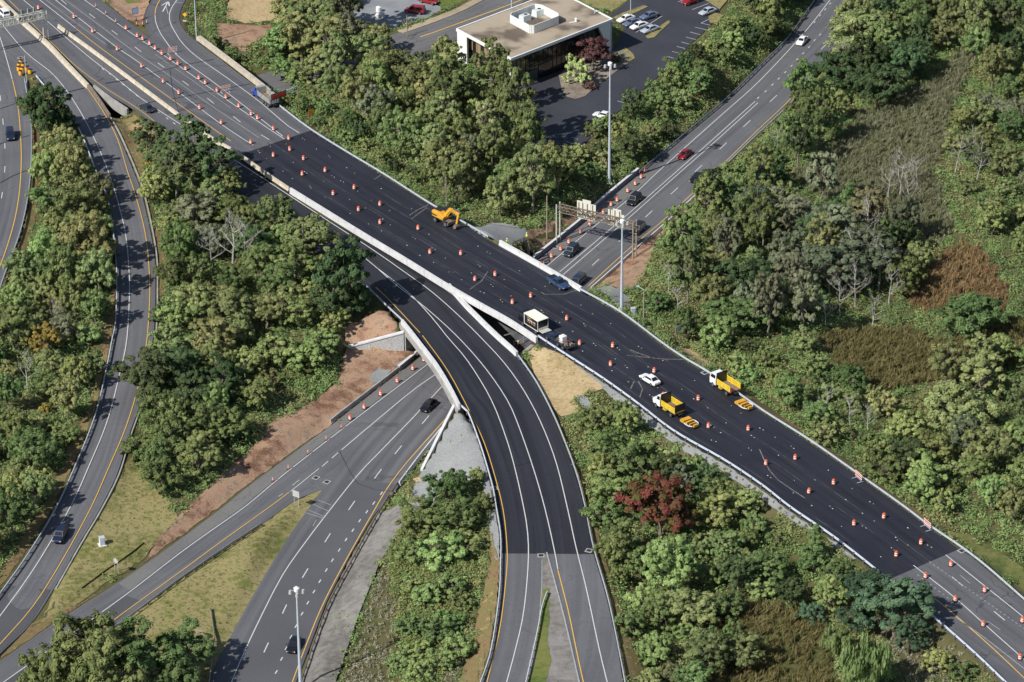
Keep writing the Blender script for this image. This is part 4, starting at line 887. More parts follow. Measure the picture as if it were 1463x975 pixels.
shape('bush', 4, 2.3, 1.8, 1.4, 20, 6, 54, .15, r0=.1); shape('conifer', 2, 2.3, 3.8, 4.4, 18, 7, 50, .2, kind='conifer'); shape('willow', 1, 4.2, 3.4, 5.2, 16, 8, 48, .34, kind='willow')
BARE = []
for i in range(4):
    t, l = make_bare(9, 40 + i); BARE.append((t.mesh('trunk', MT['deadwood']), l.mesh('branches', MT['deadwood'])))
TREES = []                                                            # (root, pixel of the crown, look, noun, own label)
KINDN = {'round': ('broadleaf_tree', 'leafy tree'), 'tall': ('broadleaf_tree', 'tall leafy tree'), 'spread': ('broadleaf_tree', 'wide spreading tree'), 'bush': ('shrub', 'rounded shrub'), 'conifer': ('conifer_tree', 'conical tree'), 'willow': ('willow_tree', 'weeping willow tree')}
LOOK = dict(olive='olive green', green='mid green', dark='dark green', bright='bright yellow-green', yellow='yellow autumn', rust='rust tinged', red='red and green', purple='purple brown', cream='pale yellow', willow='yellow-green', grey='grey-green', bluegreen='deep blue-green')
trnd = random.Random(11)
def tree(pos, r, look, shp, label=None, squash=None):
    if shp == 'round' and r < 2.6: shp = 'bush'
    cme, tme, a, zc, c = trnd.choice(SHAPES[shp]); nm, noun = KINDN[shp]
    root = empty(nm, pos, trnd.uniform(0, 6.28)); s = r / a; sz = s * (squash or trnd.uniform(.88, 1.15)); root.scale = (s * trnd.uniform(.86, 1.16), s * trnd.uniform(.86, 1.16), sz)
    co_ = link('crown', cme, root); co_.material_slots[0].link = 'OBJECT'; co_.material_slots[0].material = LEAF[look]
    link('trunk', tme, root)
    root['category'] = 'shrub' if shp == 'bush' else 'tree'
    TREES.append((root, PIX(pos + Vector((0, 0, zc * sz))), look, noun, label)); return root
def tree_px(px, py, rpx, look, shp='round', label=None, squash=None):
    """crown centre and radius read off the photograph"""
    _, _, a, zc, c = SHAPES[shp][0]; g = G(px, py, 3.0); w = (g - CAM).dot(FWD); r = rpx / (FPX / w); sz = (squash or 1.0) * r / a
    g = G(px, py, zc * sz); return tree(Vector((g.x, g.y, g.z - zc * sz - .1)), r, look, shp, label, squash or 1.0)
def bare(px, py, hpx, label=None, k=None, sc=None):
    g = G(px, py); w = (g - CAM).dot(FWD); h = hpx / (FPX / w * .88); t, l = BARE[k if k is not None else trnd.randrange(4)]
    root = empty('bare_tree', g - Vector((0, 0, .1)), trnd.uniform(0, 6.28)); s = h / 9.0; root.scale = (sc or s * 1.1, sc or s * 1.1, s); link('trunk', t, root); link('branches', l, root); root['category'] = 'tree'
    TREES.append((root, (px, py - hpx * .6), 'bare grey', 'leafless tree', label))
# trees one can pick out in the photograph
for a in [
    (66, 163, 36, 'dark', 'round', 'dark green tree casting a shadow on the slip road below the orange sand barrels'), (45, 152, 20, 'green', 'bush'), (88, 175, 22, 'dark', 'round'),
    (85, 218, 30, 'olive', 'round'), (70, 240, 26, 'bright', 'round'), (105, 245, 30, 'olive', 'round'), (65, 285, 26, 'bright', 'bush'), (110, 290, 34, 'olive', 'round'), (140, 270, 22, 'rust', 'round'), (75, 320, 20, 'bright', 'bush'),
    (125, 345, 36, 'olive', 'round'), (110, 330, 24, 'olive', 'round'), (60, 365, 28, 'bright', 'round'), (35, 385, 26, 'olive', 'round'), (90, 385, 32, 'green', 'round'), (140, 390, 30, 'olive', 'round'), (60, 415, 26, 'olive', 'bush'), (20, 430, 28, 'bright', 'round'), (105, 425, 28, 'bright', 'round'),
    (135, 440, 24, 'green', 'round'), (62, 486, 22, 'yellow', 'tall', 'golden yellow autumn tree beside the bare grey tree left of the slip road'), (125, 480, 22, 'bright', 'bush'), (18, 465, 30, 'green', 'round'), (90, 470, 20, 'grey', 'round'), (110, 530, 24, 'bright', 'round'), (95, 570, 26, 'olive', 'round'),
    (10, 560, 26, 'green', 'round'), (45, 640, 42, 'green', 'spread', 'wide mid green spreading tree left of the slip road'), (90, 620, 22, 'bright', 'bush'), (20, 610, 22, 'bright', 'round'), (50, 700, 26, 'olive', 'round'), (15, 730, 32, 'green', 'round'), (20, 700, 24, 'bright', 'round'), (65, 585, 12, 'yellow', 'bush'),
    (212, 196, 24, 'dark', 'tall', 'narrow dark green tree beside the lane where the dark car drives'), (230, 225, 24, 'dark', 'round'), (272, 210, 38, 'dark', 'tall', 'tallest dark green tree screening the median barrier'), (308, 236, 34, 'dark', 'tall'), (250, 246, 34, 'dark', 'tall'), (218, 268, 26, 'bright', 'round'), (325, 262, 26, 'green', 'round'), (226, 232, 18, 'yellow', 'bush'),
    (490, 390, 46, 'dark', 'tall', 'large round dark green tree beside the curved bridge'), (474, 428, 34, 'dark', 'round'), (503, 425, 28, 'dark', 'round'), (440, 340, 34, 'olive', 'round'), (395, 305, 34, 'olive', 'round'), (330, 300, 34, 'green', 'spread'), (280, 300, 30, 'grey', 'round'), (255, 340, 30, 'green', 'round'), (360, 345, 28, 'green', 'round'), (420, 375, 30, 'bright', 'round'), (455, 420, 26, 'bright', 'bush'),
    (300, 345, 30, 'grey', 'round'), (245, 385, 26, 'green', 'round'), (395, 400, 30, 'green', 'round'), (330, 400, 26, 'green', 'round'), (280, 430, 34, 'olive', 'round'), (255, 450, 30, 'bright', 'round'), (330, 440, 36, 'olive', 'round'), (380, 445, 30, 'olive', 'round'), (425, 445, 26, 'bright', 'round'), (300, 480, 34, 'olive', 'round'), (240, 490, 30, 'olive', 'round'),
    (205, 535, 42, 'dark', 'round', 'dark green tree leaning over the slip road bend'), (250, 520, 38, 'dark', 'spread'), (270, 560, 40, 'dark', 'spread'), (320, 540, 36, 'dark', 'round'), (225, 580, 38, 'green', 'spread'), (350, 520, 26, 'bright', 'round'), (365, 560, 26, 'green', 'round'), (295, 600, 34, 'green', 'round'), (245, 625, 34, 'green', 'round'), (200, 640, 26, 'green', 'bush'), (280, 650, 32, 'green', 'round'),
    (230, 680, 28, 'green', 'round'), (330, 610, 28, 'bright', 'round'), (298, 635, 24, 'green', 'bush'), (395, 500, 30, 'green', 'bush'), (430, 510, 28, 'bright', 'bush'), (460, 490, 26, 'bright', 'bush'), (475, 460, 22, 'bright', 'bush'),
    (640, 700, 36, 'green', 'round', 'rounded green tree at the foot of the grey gravel cone'), (655, 740, 36, 'green', 'round'), (605, 745, 34, 'green', 'round'), (630, 790, 36, 'bright', 'bush'), (590, 790, 26, 'green', 'bush'), (665, 780, 26, 'green', 'bush'), (640, 840, 26, 'green', 'bush'), (610, 850, 22, 'bright', 'bush'), (640, 890, 26, 'bright', 'bush'), (590, 840, 20, 'green', 'bush'), (660, 860, 20, 'green', 'bush'), (600, 930, 20, 'bright', 'bush'), (630, 945, 22, 'bright', 'bush'),
    (943, 724, 52, 'red', 'round', 'green tree with scarlet red patches between the ramp and the main road'), (975, 690, 26, 'grey', 'round'), (850, 600, 26, 'bright', 'bush'), (872, 628, 22, 'bright', 'bush'), (915, 640, 24, 'bright', 'bush'), (860, 655, 26, 'green', 'bush'), (905, 660, 34, 'green', 'round'), (950, 660, 22, 'bright', 'bush'), (985, 668, 20, 'bright', 'bush'), (875, 700, 30, 'bright', 'round'), (860, 735, 26, 'bright', 'bush'), (1020, 730, 30, 'bright', 'round'),
    (885, 770, 30, 'green', 'round'), (960, 805, 50, 'bright', 'round', 'big bright yellow-green tree just below the red patched tree'), (1035, 780, 28, 'green', 'round'), (1055, 820, 30, 'dark', 'round'), (925, 860, 30, 'bright', 'bush'), (985, 870, 40, 'olive', 'spread', 'pale olive spreading tree below the bright yellow-green tree'), (900, 890, 24, 'green', 'bush'), (935, 930, 32, 'bright', 'bush'), (1010, 930, 36, 'olive', 'round'), (1060, 930, 32, 'olive', 'round'), (960, 965, 26, 'rust', 'bush'),
    (1098, 808, 28, 'green', 'round'), (1165, 782, 22, 'green', 'conifer', 'small conical green tree by the near guard rail above the big dark tree'), (1130, 845, 24, 'dark', 'round'), (1185, 850, 28, 'bright', 'round'), (1160, 870, 22, 'bluegreen', 'round'), (1195, 815, 24, 'green', 'bush'), (1110, 770, 18, 'green', 'bush'), (1280, 865, 54, 'bluegreen', 'round', 'big round blue-green tree overhanging the end of the fresh black surface'), (1232, 835, 30, 'bluegreen', 'round'), (1225, 880, 26, 'bluegreen', 'round'), (1300, 905, 30, 'bluegreen', 'round'),
    (1232, 948, 46, 'willow', 'willow', 'drooping yellow-green willow in front of the big blue-green tree'), (1195, 915, 24, 'willow', 'willow'), (1340, 945, 24, 'bright', 'bush'), (1375, 960, 22, 'green', 'bush'),
    (470, 58, 32, 'olive', 'tall'), (520, 76, 32, 'olive', 'round', None, 1.0), (430, 52, 32, 'olive', 'tall'), (500, 42, 30, 'grey', 'round'), (562, 92, 28, 'olive', 'round', None, .95), (400, 58, 28, 'bright', 'round'), (452, 22, 30, 'olive', 'round'), (412, 18, 26, 'olive', 'round'), (480, 12, 28, 'grey', 'round'), (540, 58, 26, 'olive', 'round'), (408, 98, 20, 'bright', 'round'), (425, 112, 20, 'bright', 'bush'), (445, 100, 26, 'olive', 'round'), (395, 84, 16, 'green', 'bush'), (683, 128, 26, 'olive', 'round', None, .85), (655, 122, 28, 'olive', 'round', None, .95), (305, 60, 16, 'green', 'bush'), (330, 80, 14, 'green', 'bush'),
    (600, 960, 24, 'bright', 'bush'), (625, 905, 26, 'green', 'bush'), (655, 925, 24, 'bright', 'bush'), (585, 895, 22, 'green', 'bush'), (570, 945, 20, 'green', 'bush'), (690, 720, 20, 'green', 'bush'), (680, 680, 16, 'green', 'bush'),
    (848, 75, 26, 'purple', 'round', 'purple brown tree in the planting bed by the office building', 1.1), (858, 178, 15, 'bright', 'bush'), (874, 173, 16, 'green', 'bush'), (846, 188, 15, 'green', 'bush'), (824, 105, 20, 'cream', 'bush', 'tall pale yellow rounded shrub in the planting bed by the office building', 1.55), (880, 84, 10, 'dark', 'bush'), (843, 123, 10, 'purple', 'bush'), (722, 116, 15, 'purple', 'bush'),
    (120, 935, 56, 'green', 'round', 'huge leafy green tree at the lower left beside the exit road guard rail'), (200, 945, 60, 'green', 'round'), (265, 925, 38, 'green', 'round'), (60, 965, 36, 'green', 'round'), (150, 985, 60, 'green', 'round'), (250, 985, 46, 'green', 'round'),
    (1385, 450, 48, 'green', 'spread', 'lone domed green tree standing in the reddish brown reeds'), (1370, 590, 60, 'olive', 'spread', 'wide olive tree with a visible trunk at the right edge of the wood'), (1330, 640, 30, 'bright', 'round'), (1410, 640, 40, 'olive', 'round'), (1255, 120, 44, 'dark', 'spread'), (1190, 100, 40, 'dark', 'spread', 'broad dark tree hanging over the lower highway near the white car'), (1230, 45, 50, 'olive', 'spread'), (1290, 90, 36, 'dark', 'round'),
    (1245, 360, 46, 'grey', 'round'), (1190, 380, 44, 'grey', 'round'), (1290, 390, 34, 'green', 'round'), (1190, 320, 40, 'grey', 'round'), (1120, 300, 34, 'grey', 'round'), (1240, 300, 34, 'rust', 'round'), (1130, 360, 36, 'grey', 'round'), (1060, 400, 52, 'dark', 'spread', 'dark green tree with drooping tiers above the bluish sign'), (1050, 450, 44, 'green', 'spread'), (1110, 420, 38, 'dark', 'round'), (985, 340, 18, 'dark', 'round', 'small dark tree at the top of the red dirt bank'),
]:
    a = list(a)
    if a[0] < 165 and a[4] == 'round' and len(a) < 7: a += [None] * (6 - len(a)) + [1.35]
    tree_px(*a)
for a in [(332, 392, 78, 'pale leafless tree standing tallest in the triangle wood left of the curved bridge'), (352, 385, 62), (305, 388, 50), (40, 560, 50, 'grey leafless tree below the golden yellow tree'), (85, 470, 36), (1285, 285, 60, 'silvery leafless tree spreading over the grey reed bed'), (1268, 290, 48), (1300, 300, 42), (1235, 395, 66), (1185, 425, 46), (1245, 475, 46, 'small leafless tree at the edge of the dry brown reeds'), (975, 740, 50, 'leafless tree beside the tree with scarlet patches'), (1395, 260, 46), (1212, 400, 60), (1255, 415, 64), (1222, 440, 54), (1270, 440, 50), (1200, 455, 50), (1160, 410, 46), (1150, 330, 40), (1240, 350, 56), (1310, 270, 44), (1365, 250, 44), (1385, 230, 40), (1265, 915, 42, 'small leafless tree between the willow and the big blue-green tree'), (1180, 590, 36), (1215, 610, 40), (1240, 620, 36), (1460, 680, 34), (970, 455, 40), (955, 420, 40), (1110, 215, 30), (1180, 470, 40)]: bare(*a)
# the rest of the woods, spaced out over their ground
WOODS = [
    ('mid', [(430, 105), (470, 150), (545, 215), (615, 258), (660, 300), (700, 312), (730, 318), (770, 300), (800, 280), (770, 225), (752, 175), (735, 150), (715, 140), (690, 110), (650, 100), (600, 95), (545, 90), (520, 60), (495, 30), (480, -10), (440, -10), (420, 40), (395, 75), (400, 100)], 5.6, dict(olive=6, green=2.5, rust=.5, bright=1.5, grey=.6), (3.0, 4.6), ('round', 'tall', 'round', 'spread')),
    ('rail', [(405, 148), (450, 178), (552, 240), (620, 285), (650, 305), (640, 280), (560, 222), (470, 155), (425, 125)], 3.4, dict(green=3, bright=3, dark=1), (1.5, 2.2), ('bush',)),
    ('lot', [(790, 270), (850, 280), (880, 262), (920, 228), (985, 172), (1038, 125), (1085, 85), (1122, 48), (1155, 0), (1165, -20), (1080, -20), (1050, 15), (1045, 50), (1000, 80), (960, 110), (905, 155), (850, 205), (815, 240)], 4.6, dict(green=3, bright=2, dark=4, olive=1.5), (2.0, 3.4), ('round', 'bush', 'round')),
    ('rightA', [(1032, 288), (1080, 235), (1130, 170), (1180, 120), (1200, 130), (1190, 200), (1150, 250), (1090, 300), (1030, 330), (990, 370), (970, 420), (945, 445), (930, 438), (945, 400), (975, 352)], 5.2, dict(bright=4, green=4, dark=1.5, olive=2), (2.4, 3.9), ('round', 'tall', 'round', 'bush')),
    ('rightB', [(1225, 20), (1290, -10), (1480, -20), (1490, 130), (1440, 150), (1400, 130), (1370, 60), (1330, 110), (1250, 150), (1200, 130)], 6.2, dict(olive=5, green=2, dark=3, grey=1), (3.0, 4.6), ('round', 'spread', 'round')),
    ('rightC', [(1400, 150), (1490, 130), (1490, 360), (1440, 380), (1395, 320), (1370, 260), (1360, 200)], 5.4, dict(olive=4, bright=2, green=2, grey=2), (2.0, 3.6), ('round', 'bush', 'round')),
    ('rightD', [(1010, 330), (1090, 310), (1170, 295), (1245, 320), (1295, 345), (1315, 390), (1300, 420), (1230, 455), (1180, 480), (1120, 500), (1060, 490), (1010, 460), (970, 430), (985, 380)], 5.6, dict(grey=4, green=2, dark=1.5, olive=3), (2.8, 4.2), ('round', 'tall', 'round')),
    ('rightE', [(930, 440), (965, 435), (1010, 470), (1060, 500), (1120, 510), (1180, 500), (1210, 560), (1280, 590), (1330, 640), (1400, 690), (1490, 730), (1490, 790), (1400, 745), (1330, 735), (1250, 680), (1160, 622), (1095, 575), (1035, 525), (985, 490)], 4.8, dict(bright=4, green=4, olive=2, dark=1), (2.0, 3.5), ('round', 'bush', 'round')),
    ('rightF', [(1330, 560), (1400, 530), (1490, 500), (1490, 730), (1400, 690), (1340, 640)], 5.8, dict(olive=5, bright=3, green=1.5, grey=1), (2.8, 4.2), ('round', 'spread', 'tall')),
    ('wedge', [(835, 610), (880, 580), (925, 630), (985, 668), (1035, 705), (1080, 735), (1080, 760), (1100, 850), (1060, 890), (1020, 960), (1010, 1000), (930, 1000), (900, 900), (870, 800), (850, 700)], 4.7, dict(bright=5, green=4, olive=2, dark=.8), (1.8, 3.4), ('round', 'bush', 'round')),
    ('triangle', [(215, 215), (250, 230), (340, 270), (400, 320), (470, 370), (525, 420), (520, 450), (480, 470), (462, 505), (382, 562), (302, 630), (245, 675), (195, 680), (195, 620), (225, 520), (232, 420), (230, 330)], 6.2, dict(green=4, bright=3, olive=3, dark=1), (2.2, 3.8), ('round', 'bush', 'round')),
    ('strip', [(55, 190), (100, 200), (130, 260), (150, 320), (158, 400), (152, 470), (135, 540), (100, 640), (60, 710), (20, 770), (-20, 800), (-20, 470), (30, 390), (55, 300)], 5.6, dict(olive=4, bright=3, green=2, yellow=.4, rust=.3), (2.0, 3.4), ('round', 'bush')),
]
placed = [(t[0].location.x, t[0].location.y, max(1.5, t[0].scale.x * 3.2)) for t in TREES]
for name, poly, sp, mix, (ra, rb), shapes in WOODS:
    w = [G(*p) for p in poly]; xs = [p.x for p in w]; ys = [p.y for p in w]; cand = []
    for _ in range(2600): cand.append((trnd.uniform(min(xs), max(xs)), trnd.uniform(min(ys), max(ys))))
    cx = np.array(cand); ok = inside(w, cx[:, 0], cx[:, 1])
    for (x, y), o in zip(cand, ok):
        if not o: continue
        r = trnd.uniform(ra, rb)
        i = int(round((x - X0) / STEP)); j = int(round((y - Y0) / STEP))
        if not (0 <= i < len(gx) and 0 <= j < len(gy)) or PAVED[j, i] < .8 + .55 * r: continue
        if any((x - a) ** 2 + (y - b) ** 2 < (sp * .54 + q * .64) ** 2 for a, b, q in placed): continue
        q = PIX((x, y, TH(x, y) + 3))
        if not (-25 < q[0] < 1488 and -25 < q[1] < 1010): continue
        q = PIX((x, y, TH(x, y) + 2.6 * r))
        if (560 < q[0] < 735 and q[1] < 66) or (640 < q[0] < 735 and q[1] < 84): continue      # the gravel lot and the office stay in view
        placed.append((x, y, sp * .8)); look = trnd.choices(list(mix), list(mix.values()))[0]
        shp_ = trnd.choice(shapes); tree(Vector((x, y, TH(x, y) - .1)), r, look, 'bush' if r < 2.75 else shp_, None, trnd.uniform(1.0, 1.25) if r < 2.75 or name in ('wedge', 'strip', 'lot', 'rail', 'rightC', 'rightE', 'rightF') else trnd.uniform(1.2, 1.6))
print('TREES', len(TREES))

# ------------------------------------------------------------------ undergrowth, reeds and rough grass: far too much to count
RNG = np.random.default_rng(3)
def scatter(name, pts_, radius, height, nleaf, lsize, material, upright=0.0, aspect=.55):
    n = len(pts_); k = nleaf; d = unit(n * k); d[:, 2] = np.abs(d[:, 2])
    rep = lambda v: np.repeat(v, k, axis=0)
    rr = rep(radius)[:, None]; hh = rep(height)[:, None]; f = RNG.uniform(.35, 1.0, (n * k, 1))
    C = rep(pts_) + d * f * np.concatenate([rr, rr, hh], 1)
    if upright:
        C[:, 2] = rep(pts_)[:, 2] + rep(height) * RNG.uniform(.3, .75, n * k)
        ax = np.tile(np.array([[0.0, 0, .75]]), (n * k, 1)) + unit(n * k) * .6 + np.array([.25, .1, 0]); ax /= np.linalg.norm(ax, axis=1, keepdims=True)
        N = np.cross(ax, unit(n * k)); N /= np.linalg.norm(N, axis=1, keepdims=True) + 1e-9
        V = leaves(C, N, rep(height) * upright * RNG.uniform(.7, 1.2, n * k), aspect, ax)
    else:
        N = d * .8 + unit(n * k) * .5 + np.array([-.1, -.1, .65]); N /= np.linalg.norm(N, axis=1, keepdims=True)
        V = leaves(C, N, lsize * RNG.uniform(.6, 1.3, n * k), aspect)
    tone = rep(RNG.uniform(.1, .7, n)) + RNG.uniform(-.15, .35, n * k)
    return link(name, leaf_mesh(name, V, tone, [material]), kind='stuff')
vis = (CPX > -30) & (CPX < 1490) & (CPY > -40) & (CPY < 1020)
free = vis & (PAVED > 1.3) & ~PATCHED
def zone(poly): return inside([tuple(P(*p, 1.5)) for p in poly], GX, GY)
REED_G = zone([(1130, 250), (1165, 232), (1230, 165), (1330, 115), (1365, 75), (1400, 60), (1365, 150), (1350, 200), (1335, 250), (1360, 320), (1345, 350), (1310, 330), (1290, 310), (1240, 300), (1170, 280)])
REED_R = zone([(1300, 395), (1345, 370), (1372, 345), (1412, 368), (1442, 420), (1430, 445), (1390, 425), (1330, 445), (1300, 430)])
REED_B = zone([(1165, 495), (1240, 470), (1300, 465), (1345, 490), (1380, 480), (1440, 455), (1490, 470), (1490, 520), (1400, 545), (1320, 560), (1260, 575), (1200, 545)]) | zone([(1010, 890), (1060, 865), (1120, 880), (1180, 905), (1195, 940), (1190, 1010), (990, 1010), (1000, 930)])
GOLD = zone([(520, 885), (545, 825), (556, 812), (566, 850), (570, 900), (560, 960), (560, 1000), (480, 1000)]) | zone([(668, 920), (690, 815), (684, 870), (672, 935), (650, 1000), (630, 1000)]) | zone([(1245, 910), (1340, 905), (1420, 985), (1300, 1010)])
def sample(mask, density):
    jj, ii = np.nonzero(mask); n = int(len(jj) * density); k = RNG.integers(0, len(jj), n)
    x = gx[ii[k]] + RNG.uniform(-.5, .5, n); y = gy[jj[k]] + RNG.uniform(-.5, .5, n)
    return np.stack([x, y, THv(x, y)], -1)
lump = np.sin(GX * .21 + np.sin(GY * .13) * 2) * np.cos(GY * .17 + 1.3) + .6 * np.sin(GX * .5 + GY * .37)
plain = free & ~REED_G & ~REED_R & ~REED_B & ~GOLD
for nm, m, look in (('undergrowth', plain & (lump > .35), 'green'), ('undergrowth', plain & (lump <= .35) & (lump > -.45), 'bright'), ('undergrowth', plain & (lump <= -.45), 'olive')):
    p = sample(m, .75); n = len(p); r = RNG.uniform(.6, 1.75, n); scatter(nm, p, r, r * RNG.uniform(.6, 1.5, n), 34, .205, LEAF[look])
edge = plain & (PAVED > 1.6) & (PAVED < 9); p = sample(edge, .25); n = len(p); r = RNG.uniform(.4, .9, n); scatter('undergrowth', p, r, r * .8, 20, .2, LEAF['bright'])
LEAF['reedg'] = leaf_mat('grey_green_reeds', [(.19, .22, .115), (.28, .31, .175), (.39, .41, .26)]); LEAF['reedr'] = leaf_mat('red_brown_reeds', [(.19, .105, .065), (.31, .175, .105), (.42, .26, .16)]); LEAF['reedb'] = leaf_mat('dry_brown_reeds', [(.14, .13, .055), (.24, .20, .09), (.36, .28, .14)])
LEAF['gold'] = leaf_mat('pale_grey_flower_heads', [(.15, .16, .09), (.27, .27, .18), (.42, .41, .31)])
for nm, m, lk, den in (('reeds', free & REED_G, 'reedg', 1.3), ('reeds', free & REED_R, 'reedr', 1.6), ('reeds', free & REED_B, 'reedb', 1.4)):
    p = sample(m, den); n = len(p); scatter(nm, p, RNG.uniform(.4, .8, n), RNG.uniform(.9, 1.7, n), 14, .3, LEAF[lk], upright=.55, aspect=.10)
p = sample(free & REED_G, .22); n = len(p); r = RNG.uniform(.5, 1.3, n); scatter('vines', p, r, r * .9, 26, .17, LEAF['grey'])
WEDGE = zone([(575, 745), (640, 700), (700, 745), (690, 870), (650, 985), (575, 985), (560, 880), (560, 800)]); p = sample(free & WEDGE, .8); n = len(p); r = RNG.uniform(.7, 1.5, n); scatter('undergrowth', p, r, r * RNG.uniform(.8, 1.5, n), 40, .19, LEAF['bright'])
p = sample(free & GOLD, 1.4); n = len(p); scatter('pale_weeds', p, RNG.uniform(.3, .6, n), RNG.uniform(.5, 1.0, n), 18, .14, LEAF['gold'])
# rough grass on the patches and verges
MOWN = zone([(300, 980), (470, 690), (420, 705), (100, 935), (60, 985)]) | zone([(180, 650), (260, 740), (60, 900)])
p = sample(vis & MOWN & PATCHED & (PAVED > .6), 1.6); n = len(p); LEAF['hay'] = leaf_mat('mown_grass_tufts', [(.10, .14, .035), (.18, .18, .065), (.30, .25, .12)]); scatter('grass', p, RNG.uniform(.2, .4, n), RNG.uniform(.12, .3, n), 8, .13, LEAF['hay'], aspect=.3)
p = sample(vis & DIRTZ & (lump > 0), .25); n = len(p); r = RNG.uniform(.15, .4, n); scatter('weeds', p, r, r * .7, 10, .13, LEAF['olive'])
p = sample(vis & PATCHED & ~MOWN & ~DIRTZ & ~hole_m & (PAVED > .5) & (lump > .2) & (CPY > 150), .16); n = len(p); scatter('weeds', p, RNG.uniform(.2, .5, n), RNG.uniform(.15, .4, n), 10, .14, LEAF['bright'])
# ------------------------------------------------------------------ vehicles
def paint(name, col): return mat(name, col, .28, .0, coat=.35)
PAINT = dict(white=paint('white_car_paint', (.80, .80, .78)), silver=paint('silver_car_paint', (.42, .45, .50)), black=paint('black_car_paint', (.012, .012, .015)), navy=paint('navy_car_paint', (.014, .022, .05)), darkred=paint('dark_red_car_paint', (.26, .015, .02)), greyblue=paint('grey_blue_car_paint', (.12, .15, .23)), steelblue=paint('steel_blue_car_paint', (.03, .06, .125)), cobalt=paint('cobalt_truck_paint', (.02, .07, .42)), teal=paint('dark_teal_car_paint', (.02, .035, .05)))
def wheel(root, x, y, r=.33, w=.22, z=None):
    z = r if z is None else z; sg = 1 if y > 0 else -1
    ty = MB().cyl((x, y - w / 2, z), (x, y + w / 2, z), r, n=14).build('wheel', MT['rubber'], root)
    MB().cyl((x, y + sg * (w / 2 - .03), z), (x, y + sg * (w / 2 + .012), z), r * .6, n=10).build('rim', MT['chrome'], ty)
def car_body(kind):
    """half-width, bottom and top stations along the length (x forward)"""
    if kind == 'sedan': st = [(-2.35, .42, .72, .72), (-2.28, .3, .88, .82), (-1.6, .24, .96, .89), (-.6, .22, .95, .91), (.9, .22, .92, .91), (1.6, .24, .84, .88), (2.2, .3, .70, .80), (2.36, .4, .60, .68)]; cab = (-1.75, 1.15, -.95, .35, .93, 1.43, .80, .60); L = 2.36
    elif kind == 'suv': st = [(-2.38, .45, .95, .80), (-2.32, .34, 1.08, .90), (-1.5, .28, 1.10, .95), (.9, .28, 1.08, .95), (1.7, .3, 1.02, .92), (2.25, .36, .88, .86), (2.4, .46, .75, .75)]; cab = (-2.28, 1.15, -2.0, .45, 1.08, 1.76, .86, .70); L = 2.4
    elif kind == 'van': st = [(-2.5, .45, 1.0, .85), (-2.45, .32, 1.1, .93), (.6, .28, 1.08, .96), (1.7, .3, .98, .93), (2.35, .38, .80, .82), (2.48, .48, .65, .7)]; cab = (-2.42, 1.6, -2.3, .75, 1.05, 1.78, .90, .76); L = 2.48
    else: st = [(-2.8, .5, .95, .88), (-2.75, .42, 1.05, .95), (-.75, .38, 1.08, .98), (1.1, .38, 1.10, .98), (1.9, .4, 1.04, .95), (2.6, .46, .92, .88), (2.75, .55, .8, .78)]; cab = (-.72, 1.2, -.55, .5, 1.06, 1.78, .88, .72); L = 2.78
    rings = []
    for x, zb, zt, hw in st:
        rings.append([Vector(p) for p in ((x, -hw * .9, zb), (x, hw * .9, zb), (x, hw, zb + .12), (x, hw, zb + (zt - zb) * .62), (x, hw * .88, zt), (x, -hw * .88, zt), (x, -hw, zb + (zt - zb) * .62), (x, -hw, zb + .12))])
    mb = MB().loft(rings); x0, x1, x2, x3, zb, zt, wb, wt = cab; gl = MB()
    B = [Vector(p) for p in ((x0, -wb, zb), (x1, -wb, zb), (x1, wb, zb), (x0, wb, zb))]; T = [Vector(p) for p in ((x2, -wt, zt), (x3, -wt, zt), (x3, wt, zt), (x2, wt, zt))]
    mb.hexa([p - Vector((0, 0, .08)) for p in B], T)
    xm = (x2 + x3) / 2; mb.hexa([t + Vector((.1 if t.x < xm else -.1, .08 if t.y < 0 else -.08, -.02)) for t in T], [t + Vector((.22 if t.x < xm else -.22, .16 if t.y < 0 else -.16, .035)) for t in T])
    def panel(a, b, c, d, m0=.1, m1=.12):
        def at(u, v): return (a.lerp(b, u)).lerp(d.lerp(c, u), v)
        q = [at(m0, m1), at(1 - m0, m1), at(1 - m0, 1 - m1), at(m0, 1 - m1)]; n = (b - a).cross(d - a).normalized() * .012
        return [p + n for p in q], [p - n for p in q]
    parts = []
    for nm, q in (('side_window', (B[0], B[1], T[1], T[0])), ('side_window', (B[2], B[3], T[3], T[2])), ('windscreen', (B[1], B[2], T[2], T[1])), ('rear_window', (B[3], B[0], T[0], T[3]))):
        o, i = panel(*q, m0=.07 if nm == 'side_window' else .09); parts.append((nm, MB().hexa(i, o)))
    return mb, parts, st, L
